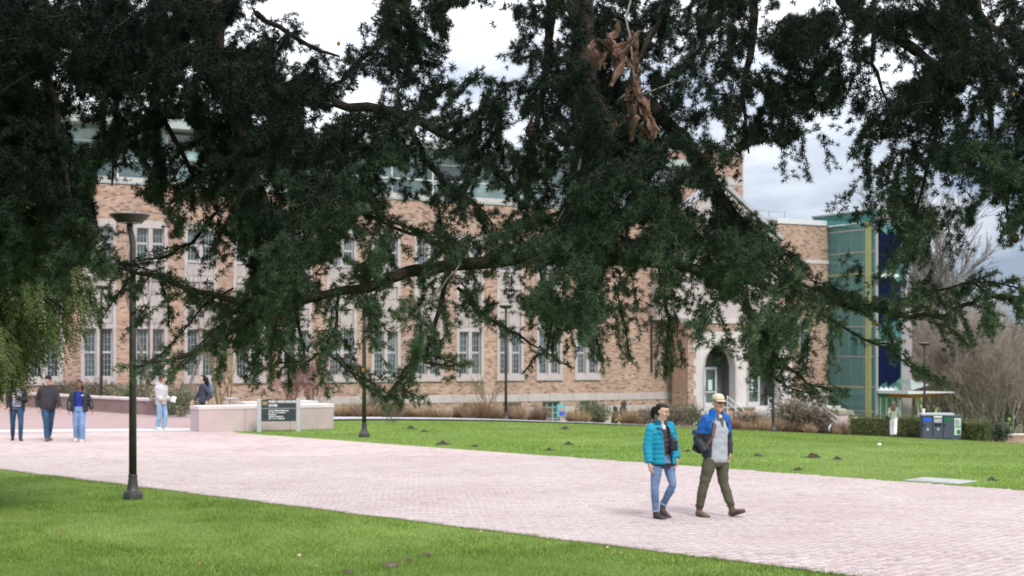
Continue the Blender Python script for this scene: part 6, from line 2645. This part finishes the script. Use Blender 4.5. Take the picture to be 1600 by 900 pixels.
# bare grey twigs caught in front
for pts, rad in (([(1000, 100, 7.2), (985, 140, 7.2), (965, 160, 7.2), (930, 185, 7.2), (880, 200, 7.2), (850, 215, 7.2)], [.004, .006, .007, .008, .006, .003]),
                 ([(1050, 130, 7.3), (1000, 150, 7.3), (975, 190, 7.3), (940, 220, 7.3), (920, 260, 7.3)], [.004, .006, .006, .005, .003]),
                 ([(915, 190, 7.2), (905, 260, 7.15), (880, 330, 7.1), (850, 375, 7.1)], [.006, .007, .005, .002]),
                 ([(1050, 310, 7.2), (1075, 345, 7.2), (1100, 370, 7.2)], [.003, .004, .002]),
                 ([(720, 410, 7.1), (690, 450, 7.1), (640, 500, 7.1), (610, 520, 7.1)], [.004, .005, .004, .002]),
                 ([(1010, 395, 7.3), (1040, 430, 7.3), (1065, 465, 7.3)], [.004, .004, .002])):
    limb_obj('dead_twig', [ap(*p_) for p_ in pts], rad, 6)

# foliage: how thick the needles are, cell by cell (50 photo pixels), read off the photograph
DENS = ["99999998" "53148755" "56888777" "87878988",
        "99999998" "86468734" "56988777" "87878878",
        "98798998" "98666756" "77988778" "77778898",
        "98686689" "99887788" "88998787" "76788878",
        "98678689" "99988788" "88998777" "65477888",
        "98847789" "99987677" "88999875" "22278858",
        "99835679" "99984664" "88999884" "10368637",
        "99942467" "88666456" "89989898" "51137423",
        "88865335" "89655776" "78978899" "74346212",
        "00024667" "88666665" "56976678" "86566776",
        "00001357" "77664622" "46833546" "75333340",
        "00000244" "64244510" "21121215" "61012300",
        "00000000" "10100210" "00000001" "10000000"]
DG = np.array([[int(ch) for ch in r_] for r_ in DENS], float)
assert DG.shape == (13, 32), DG.shape
LAI_T = np.array([0, .12, .28, .5, .85, 1.35, 1.6, 2.3, 3.3, 9.0])
LAI = LAI_T[DG.astype(int)]


def dens_at(px, py):
    x = np.clip(px / 50 - .5, 0, 30.999)
    y = np.clip(py / 50 - .5, 0, 11.999)
    ix, iy = int(x), int(y)
    fx, fy = x - ix, y - iy
    return (DG[iy, ix] * (1 - fx) + DG[iy, ix + 1] * fx) * (1 - fy) + (DG[iy + 1, ix] * (1 - fx) + DG[iy + 1, ix + 1] * fx) * fy


HOLES = [(206, 342, 54, 34), (215, 385, 26, 26), (470, 18, 72, 34), (520, 48, 34, 34), (735, 60, 34, 55), (712, 20, 16, 14), (795, 40, 14, 30), (745, 150, 0, 0), (1195, 262, 52, 42), (1270, 268, 60, 55), (1245, 325, 60, 30), (1255, 370, 42, 30),
         (1500, 395, 50, 45), (1560, 420, 40, 22), (1540, 350, 22, 35), (640, 338, 42, 26), (770, 330, 30, 20), (232, 375, 30, 28), (172, 302, 28, 22), (575, 140, 25, 25),
         (740, 545, 45, 40), (950, 560, 60, 30), (1040, 580, 40, 25), (880, 575, 30, 22), (560, 500, 14, 20), (275, 205, 28, 24), (1265, 205, 14, 16), (1120, 205, 16, 22), (700, 260, 20, 16)]


CN = np.random.default_rng(99).uniform(0, 1, (3, 64, 64))


def clump(px, py):
    """smooth 0..1 pattern that gathers the needles into sprays with gaps between them"""
    t_ = 0.0
    for k_, (sx_, sy_, w_) in enumerate(((44, 62, .5), (21, 30, .34), (11, 15, .16))):
        x, y = px / sx_ + 7.3 * k_ + py * .004, py / sy_ + 3.1 * k_
        i, j = int(math.floor(x)), int(math.floor(y))
        fx, fy = x - i, y - j
        fx, fy = fx * fx * (3 - 2 * fx), fy * fy * (3 - 2 * fy)
        G = CN[k_]
        t_ += w_ * ((G[i % 64, j % 64] * (1 - fx) + G[(i + 1) % 64, j % 64] * fx) * (1 - fy) + (G[i % 64, (j + 1) % 64] * (1 - fx) + G[(i + 1) % 64, (j + 1) % 64] * fx) * fy)
    return min(1.0, max(0.0, (t_ - .5) * 1.9 + .5))


def in_hole(px, py):
    for (cx, cy, rx, ry) in HOLES:
        if rx and ((px - cx) / rx) ** 2 + ((py - cy) / ry) ** 2 < 1:
            return True
    return False


def proj(q):
    return 800 + F * q[0] / q[1], YH - F * (q[2] - H) / q[1]


tuft_p, tuft_d, tuft_s, tuft_t, twig = [], [], [], [], []
lr = np.random.default_rng(5)
cover = np.zeros((13, 42))                           # five extra columns either side of the view


def add_tuft(q, d, s_, tn):
    tuft_p.append(q)
    tuft_d.append(d)
    tuft_s.append(s_)
    tuft_t.append(tn)
    px, py = proj(q)
    i, j = int(py // 50), int(px // 50)
    j += 5
    if 0 <= i < 13 and 0 <= j < 42:
        cover[i, j] += 36 * (7.6 / q[1]) ** 2 * s_ ** 2 / 2500


def shoot(p0, d0, L_, s_, tn, droop=.10, masked=True, step=.0155, woody=.003):
    """a needle-clad branchlet: tufts every couple of centimetres along a drooping twig"""
    n = max(3, int(L_ / step))
    d = d0 / np.linalg.norm(d0)
    q = p0.copy()
    miss = 0
    for i in range(n):
        d = d + np.array([lr.normal(0, .05), lr.normal(0, .05), -droop * .35 + lr.normal(0, .05)])
        d /= np.linalg.norm(d)
        q2 = q + d * step
        px, py = proj(q2)
        if masked:
            dv = dens_at(px, py)
            if dv < .5 or dv < 10.6 * clump(px, py) + lr.normal(0, .35) or in_hole(px, py):
                miss += 3 if in_hole(px, py) else 1
                if miss > 2:
                    break
        r0 = woody * (1 - .7 * i / n)
        twig.append((*q, r0, *q2, woody * (1 - .7 * (i + 1) / n)))
        ax = lr.normal(0, 1, 3)
        ax -= d * ax.dot(d)
        ax /= np.linalg.norm(ax)
        if lr.uniform() < .93:
            add_tuft(q2 + ax * .006, ax * .75 + d * .35, s_ * lr.uniform(.8, 1.15), tn + lr.normal(0, .09) + .10 * i / n)
        q = q2
    return q


def along(pts, rad_, gap, L_, s_, tn, start=0.0, droop=.12, side_up=.25, masked=False):
    """short shoots and tufts along a traced branch"""
    P = [ap(*p_) for p_ in pts]
    for a_, b_ in zip(P[:-1], P[1:]):
        n = max(1, int(np.linalg.norm(b_ - a_) / gap))
        t_ = (b_ - a_) / np.linalg.norm(b_ - a_)
        for i in range(n):
            q = a_ + (b_ - a_) * (i + lr.uniform()) / n
            sd = np.cross(t_, [0, 0, 1.0]) * lr.choice([-1, 1])
            d = t_ * lr.uniform(.2, .9) + sd * lr.uniform(0, .9) + np.array([0, 0, lr.uniform(-.9, side_up)])
            Lq = L_ * lr.uniform(.4, 1.2)
            shoot(q, d, Lq, s_, tn, droop, masked)
            if L_ > .12:
                for _k in range(2):
                    shoot(q + d / np.linalg.norm(d) * Lq * lr.uniform(.15, .7), d / np.linalg.norm(d) * .7 + lr.normal(0, .5, 3), Lq * .5, s_, tn + .03, droop, masked)


# shoots along the traced branches (lower ones lighter: light painted into the needle tone)
for k, (pts, rad, nm) in enumerate(LIMBS):
    ym = sum(p_[1] for p_ in pts) / len(pts)
    xm = sum(p_[0] for p_ in pts) / len(pts)
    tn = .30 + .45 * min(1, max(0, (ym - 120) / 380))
    if nm == 'twig':
        along(pts, rad, .036, .085, .9, tn, droop=.08, side_up=.5)
    elif nm == 'branch':
        along(pts, rad, .042, .17, .95, tn, droop=.09, side_up=.45)
    else:
        along(pts, rad, .06, .16, 1.0, tn - .08, masked=True)
DRESS = [  # leafy arms of the lower branches, each a twig thickly set with short shoots
    [(150, 415), (200, 412), (245, 425), (290, 448), (310, 465)], [(215, 420), (195, 445), (165, 488)], [(250, 440), (262, 470), (264, 505)], [(300, 450), (330, 470), (350, 480)],
    [(365, 450), (320, 475), (280, 525), (250, 555), (215, 575)], [(352, 500), (310, 540), (262, 588)], [(330, 530), (345, 560), (340, 590)], [(430, 525), (400, 560), (390, 592)], [(450, 550), (452, 602)],
    [(380, 480), (420, 500), (440, 545), (470, 570)], [(525, 550), (560, 595), (600, 620)], [(660, 500), (645, 560), (610, 612)], [(665, 552), (712, 568)], [(625, 600), (640, 615), (662, 622)],
    [(690, 470), (700, 520), (672, 552)], [(720, 440), (750, 486), (800, 520)], [(1150, 377), (1200, 384), (1230, 392), (1255, 417)], [(1240, 452), (1290, 455), (1335, 467)], [(1265, 437), (1310, 452), (1355, 477)],
    [(1375, 500), (1388, 520), (1400, 550)], [(1450, 502), (1490, 515), (1515, 542)], [(1410, 552), (1440, 580), (1475, 597)], [(1160, 552), (1200, 585), (1235, 607), (1278, 618)],
    [(1485, 477), (1510, 442), (1550, 440), (1600, 452)], [(1340, 478), (1400, 470), (1450, 458)], [(1080, 400), (1120, 420), (1160, 470)], [(1030, 420), (1045, 500), (1040, 580)],
    [(1050, 200), (1105, 262), (1150, 330), (1195, 378), (1245, 405)], [(1090, 270), (1130, 330), (1180, 392)], [(850, 440), (870, 500), (862, 545)], [(905, 450), (930, 520), (942, 570)], [(960, 440), (975, 500), (985, 560)], [(560, 330), (620, 350), (700, 372)], [(740, 330), (760, 355), (775, 375)]]
for pts in DRESS:
    Yb = 7.25 if pts[0][0] < 1000 else 7.7
    P3 = [(x_, y_, Yb + lr.normal(0, .05)) for x_, y_ in pts]
    ym = sum(p_[1] for p_ in pts) / len(pts)
    tn = .40 + .36 * min(1, max(0, (ym - 300) / 220))  # lower arms painted lighter, as if better lit
    Q3 = [ap(*p_) for p_ in P3]
    for a_, b_ in zip(Q3[:-1], Q3[1:]):
        twig.append((*a_, .005, *b_, .004))
    along(P3, None, .017, .075, 1.05, tn, droop=.05, side_up=.7)
TIPS = [  # needle-clad ends hanging clear of the mass: (x0,y0,x1,y1,Y,fat)
    (480, 520, 520, 618, 7.0, 1), (425, 520, 398, 606, 7.0, .9), (500, 560, 515, 620, 7.1, .9), (395, 560, 400, 610, 7.1, .8), (550, 560, 640, 640, 7.2, 1.3), (610, 615, 660, 622, 7.2, .9),
    (640, 590, 612, 640, 7.2, 1.0), (650, 540, 640, 600, 7.3, 1.2), (672, 500, 690, 560, 7.3, 1.2), (700, 572, 735, 569, 7.2, 1), (905, 440, 940, 565, 7.5, 1.2), (880, 440, 890, 560, 7.5, 1.2),
    (940, 450, 960, 530, 7.5, 1), (955, 470, 980, 560, 7.45, 1), (870, 450, 862, 520, 7.5, 1.2), (920, 450, 925, 560, 7.5, 1.3), (990, 450, 1010, 530, 7.5, 1), (1030, 450, 1045, 590, 7.5, 1.2),
    (1050, 470, 1075, 575, 7.5, 1), (1065, 560, 1035, 588, 7.5, .9), (1100, 470, 1085, 545, 7.5, 1.1), (1120, 480, 1150, 560, 7.6, 1.2), (1160, 480, 1175, 600, 7.6, 1.2), (1185, 520, 1200, 620, 7.7, 1.2),
    (1205, 540, 1220, 620, 7.7, 1.1), (1220, 590, 1300, 612, 7.7, 1.1), (1300, 505, 1290, 585, 7.7, 1), (1270, 500, 1262, 590, 7.7, 1), (1420, 572, 1475, 594, 7.7, 1.0), (1385, 480, 1400, 560, 7.9, 1.2),
    (1455, 490, 1480, 560, 8.0, 1.2), (1480, 490, 1515, 540, 8.0, 1.1), (1500, 480, 1520, 540, 8.1, 1.1), (1540, 465, 1552, 515, 8.2, 1), (1520, 440, 1560, 425, 8.2, 1), (1400, 330, 1398, 440, 7.6, 1.1),
    (1430, 320, 1425, 410, 7.6, 1.1), (1375, 300, 1355, 350, 7.5, 1), (1340, 290, 1292, 330, 7.5, .8), (1480, 330, 1490, 425, 7.6, 1), (1490, 350, 1515, 400, 7.6, .9), (1565, 330, 1560, 385, 7.4, 1.2),
    (1150, 180, 1160, 285, 7.9, 1), (1215, 200, 1240, 280, 7.9, 1.2), (1250, 200, 1262, 288, 7.9, 1), (1280, 210, 1305, 265, 7.9, 1), (700, 300, 690, 345, 7.5, 1), (740, 320, 770, 372, 7.5, 1),
    (640, 365, 700, 372, 7.2, 1.3), (300, 380, 215, 408, 7.3, 1.1), (340, 340, 330, 420, 7.3, 1), (160, 380, 190, 360, 6.8, 1),
    (740, 420, 745, 520, 7.3, 1), (800, 430, 802, 480, 7.4, 1), (690, 430, 700, 500, 7.35, 1.1), (455, 480, 470, 560, 6.9, 1.4), (445, 440, 455, 530, 6.9, 1.4), (520, 440, 520, 480, 7.2, 1)]
for (x0, y0, x1, y1, Y, fat) in TIPS:
    a_, b_ = ap(x0, y0, Y), ap(x1, y1, Y - .05)
    L_ = np.linalg.norm(b_ - a_)
    tn = .32 + .42 * min(1, max(0, (y0 - 150) / 330))  # low-hanging ends painted lighter, as if better lit
    n = max(3, int(L_ / .05))
    shoot(a_, b_ - a_, L_, 1.0 * fat, tn, .02, False)
    for i in range(n):                                # side sprigs
        q = a_ + (b_ - a_) * (i / n)
        d = (b_ - a_) / L_ * .7 + lr.normal(0, .45, 3)
        shoot(q, d, .10 * fat * (1 - .5 * i / n), .95, tn, .05, False)

# the mass behind: hanging branchlets until each part is as thick as in the photograph
cells = [(i, j) for i in range(12) for j in range(42)]
LAI = np.concatenate([np.repeat(LAI[:, :1], 5, 1), LAI, np.repeat(LAI[:, -1:], 5, 1)], 1)
DGX = np.concatenate([np.repeat(DG[:, :1], 5, 1), DG, np.repeat(DG[:, -1:], 5, 1)], 1)
for rnd_ in range(110):
    todo = [(i, j) for (i, j) in cells if cover[i, j] < LAI[i, j]]
    if not todo:
        break
    for (i, j) in todo:
        need = (LAI[i, j] - cover[i, j]) * 2500
        if need < 120:
            continue
        for _ in range(int(min(5, 1 + need // 1200))):
            px = 50 * (j - 5 + lr.uniform(-.1, 1.1))
            py = 50 * (i + lr.uniform(-.8, .6))
            if in_hole(px, py) or (py < 650 and dens_at(px, py) < 10.6 * clump(px, py)):
                continue
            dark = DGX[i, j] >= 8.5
            front = 915 < px < 1045 and py < 240           # keep the dead leaves and the hanging limb clear
            Y = lr.uniform(6.7, 8.8) if not dark else lr.uniform(6.2, 9.4)
            if front and (px > 945 or lr.uniform() < .6):
                Y = lr.uniform(7.85, 9.2)
            p = ap(px, py, Y)
            a = 6.28 * (.5 + .5 * math.sin(px * .011 + 1.3) * math.cos(py * .013 + px * .004)) + lr.normal(0, .9)
            hz = lr.uniform(.2, 1.3)
            d = np.array([math.cos(a) * hz, math.sin(a) * hz, -lr.uniform(.1, 1.0)])
            d /= np.linalg.norm(d)
            tn = .20 + .50 * min(1, max(0, (py - 130) / 340)) + lr.normal(0, .09) - (.10 if dark else 0)  # needle tone paints light low down and shade in the dense parts
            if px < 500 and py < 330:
                tn -= .08  # extra shade put into the tone at upper left
            s_ = lr.uniform(.9, 1.35)
            L_ = lr.uniform(.12, .36)
            shoot(p, d, L_, s_, tn, .07, True)
            for _s in range(int(lr.integers(1, 5))):     # side shoots make a spray of it
                f_ = lr.uniform(.1, .8)
                d2 = d * lr.uniform(.3, .9) + lr.normal(0, .5, 3) + np.array([0, 0, -.15])
                shoot(p + d * L_ * f_ + np.array([0, 0, -.03 * f_]), d2, L_ * lr.uniform(.3, .7), s_ * .95, tn + .03, .07, True)
# foliage of unseen boughs above and beside the frame, thickened to darken the tree
for _ in range(2600):
    Y = lr.uniform(5.0, 11.0)
    X = lr.uniform(-5.4, 5.0)
    z = lr.uniform(4.5, 7.4) + max(0, Y - 7.6) * .28
    a = lr.uniform(0, 2 * np.pi)
    d = np.array([math.cos(a), math.sin(a), -lr.uniform(.1, .8)])
    q = np.array([X, Y, z])
    if proj(q)[1] > -60:
        continue
    shoot(q, d, lr.uniform(.3, .6), 1.9, lr.normal(.3, .12), .06, True, step=.034, woody=.005)

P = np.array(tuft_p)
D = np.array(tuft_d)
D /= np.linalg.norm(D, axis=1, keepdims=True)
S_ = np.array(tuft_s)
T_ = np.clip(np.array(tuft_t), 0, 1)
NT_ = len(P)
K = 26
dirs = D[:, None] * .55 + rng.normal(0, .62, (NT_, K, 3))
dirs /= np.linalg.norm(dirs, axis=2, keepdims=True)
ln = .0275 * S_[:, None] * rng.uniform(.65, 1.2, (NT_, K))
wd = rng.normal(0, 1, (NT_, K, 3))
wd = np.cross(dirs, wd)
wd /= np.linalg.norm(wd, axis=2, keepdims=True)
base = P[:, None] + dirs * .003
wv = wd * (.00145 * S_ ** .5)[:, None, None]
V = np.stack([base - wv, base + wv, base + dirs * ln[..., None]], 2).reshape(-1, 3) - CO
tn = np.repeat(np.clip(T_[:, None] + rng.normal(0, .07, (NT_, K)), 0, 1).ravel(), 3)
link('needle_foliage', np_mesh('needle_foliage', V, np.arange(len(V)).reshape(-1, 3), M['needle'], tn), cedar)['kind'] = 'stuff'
tw_ = np.array(twig)
tw_[:, 0:3] -= CO
tw_[:, 4:7] -= CO
V, Fc = tubes(tw_, 3)
link('twigs', np_mesh('twigs', V, Fc, M['bark']), cedar)['kind'] = 'stuff'
print('cedar tufts', NT_, 'triangles', NT_ * K + len(Fc) * 2)

# cones and stray yellow buds on the cedar
conem = mat('cedar_cone', (.07, .034, .028), .8, .35, 30, bump=.6, bscale=70)
for (px, py, Y, s_) in ((829, 205, 7.3, .035), (1104, 246, 7.6, .036), (637, 86, 7.7, .022), (1583, 270, 7.5, .034), (1586, 372, 7.5, .026), (435, 500, 7.1, .018)):
    mb = MB()
    rs = []
    for k in range(13):
        th = -PI / 2 + PI * (k + .02) / 12.04
        rr = s_ * .82 * math.cos(th) * (1 + .07 * (-1) ** k)
        rs.append([(rr * (1 + .05 * (-1) ** i) * math.cos(2 * PI * i / 14), rr * (1 + .05 * (-1) ** i) * math.sin(2 * PI * i / 14), s_ * 1.1 * math.sin(th)) for i in range(14)])
    mb.rings(rs)
    mb.bar((0, 0, s_ * .9), (.004, 0, s_ * 1.9), .004, 5)
    mb.build('cone', conem, cedar, loc=Vector(tuple(ap(px, py, Y) - CO)))
budm = mat('orange_bud', (.50, .22, .05), .7, .2, 20)
for (px, py, Y) in ((529, 68, 7.3), (994, 338, 7.2), (1402, 395, 7.5), (1450, 478, 7.9), (1368, 505, 7.7), (1494, 502, 8.0), (1583, 148, 7.2), (655, 393, 7.2), (567, 578, 7.1), (460, 315, 6.7), (361, 324, 7.0)):
    mb = MB()
    mb.ball((0, 0, 0), (.010, .010, .012), 7, 4)
    mb.build('bud', budm, cedar, loc=Vector(tuple(ap(px, py, Y) - CO)))

# dead maple leaves caught in the cedar
dl = empty('dead_leaf_cluster', ap(985, 60, 6.55))
tag(dl, 'cluster of curled brown dead leaves caught on the cedar beside its hanging limb', 'dead leaves')
DO = np.array(dl.location)
mb = MB()
mb.loft([Vector(tuple(ap(*p_) - DO)) for p_ in ((1000, -60, 7.3), (978, 30, 6.6), (985, 60, 6.55), (990, 120, 6.55), (1000, 180, 6.55))], [.006, .005, .005, .005, .003], 6)
mb.build('stem', M['bark_grey'], dl)
t = NT('dead_leaf')
n1 = t.noise(t.pos(), 14, 5, .65)
c = t.ramp(n1, [(.3, (.075, .038, .030)), (.5, (.165, .092, .072)), (.72, (.25, .155, .125))])
t.bump(n1, .6, .01)
dleaf = t.out(c, .75, .25)


def curled_leaf(L_, W, seed):
    """a dry lobed leaf rolled along its length, tip down"""
    lr_ = random.Random(seed)
    mb_ = MB()
    nu, nv = 9, 12
    grid = []
    roll = lr_.uniform(2.6, 5.0)
    tw = lr_.uniform(-.8, .8)
    lob = [lr_.uniform(.75, 1.15) for _ in range(nv + 1)]
    for j in range(nv + 1):
        v_ = j / nv
        w_ = W * (math.sin(PI * min(1, v_ * .9 + .08)) ** .7) * (1 + .28 * math.sin(v_ * 13 + seed)) * lob[j]
        row = []
        for i in range(nu):
            u_ = i / (nu - 1) * 2 - 1
            th = u_ * roll * .5 * (.6 + .6 * v_)
            rr = w_ / max(roll * .5, .5)
            x = rr * math.sin(th)
            y = rr * (1 - math.cos(th)) + .012 * lr_.uniform(-1, 1)
            z = -L_ * v_ - .35 * W * abs(u_) * math.sin(v_ * 9 + seed) * .4
            c_, s_ = math.cos(tw * v_), math.sin(tw * v_)
            row.append((x * c_ - y * s_ + .03 * math.sin(v_ * 3 + seed), x * s_ + y * c_, z))
        grid.append(row)
    v = [p_ for r_ in grid for p_ in r_]
    f_ = [(j * nu + i, j * nu + i + 1, (j + 1) * nu + i + 1, (j + 1) * nu + i) for j in range(nv) for i in range(nu - 1)]
    mb_.add(v, f_)
    return mb_


for k, (x0, y0, L_, W, ry) in enumerate(((968, 32, 40, 11, .55), (950, 46, 40, 11, .75), (940, 58, 38, 9, .25), (928, 62, 34, 8, .05), (935, 66, 42, 9, -.05), (944, 62, 46, 10, .05), (954, 60, 50, 11, -.15), (962, 66, 52, 11, -.2),
                                         (966, 88, 50, 10, -.1), (975, 62, 40, 10, .2), (984, 50, 44, 12, .05), (990, 50, 46, 12, -.1), (995, 56, 52, 11, -.15), (998, 74, 44, 10, -.05), (986, 82, 36, 9, .1),
                                         (994, 112, 48, 11, .1), (990, 122, 58, 11, .15), (998, 118, 58, 12, -.05), (985, 140, 52, 10, .2), (978, 160, 50, 10, .3), (984, 162, 60, 11, .15), (1000, 158, 62, 12, -.05), (1006, 162, 52, 10, -.1),
                                         (1024, 156, 48, 9, .05), (1020, 176, 40, 8, .2), (946, 168, 44, 9, .05), (952, 160, 40, 8, .2), (1004, 192, 34, 8, .1), (970, 176, 36, 8, .25))):
    Yd = 6.55 + .07 * math.sin(k * 2.1)
    m_ = curled_leaf(L_ / F * Yd, W / F * Yd * 1.1, k)
    o = m_.build('leaf', dleaf, dl, True, Vector(tuple(ap(x0, y0, Yd) - DO)))
    o.rotation_euler = (rnd.uniform(-.3, .3), ry, rnd.uniform(0, 6))
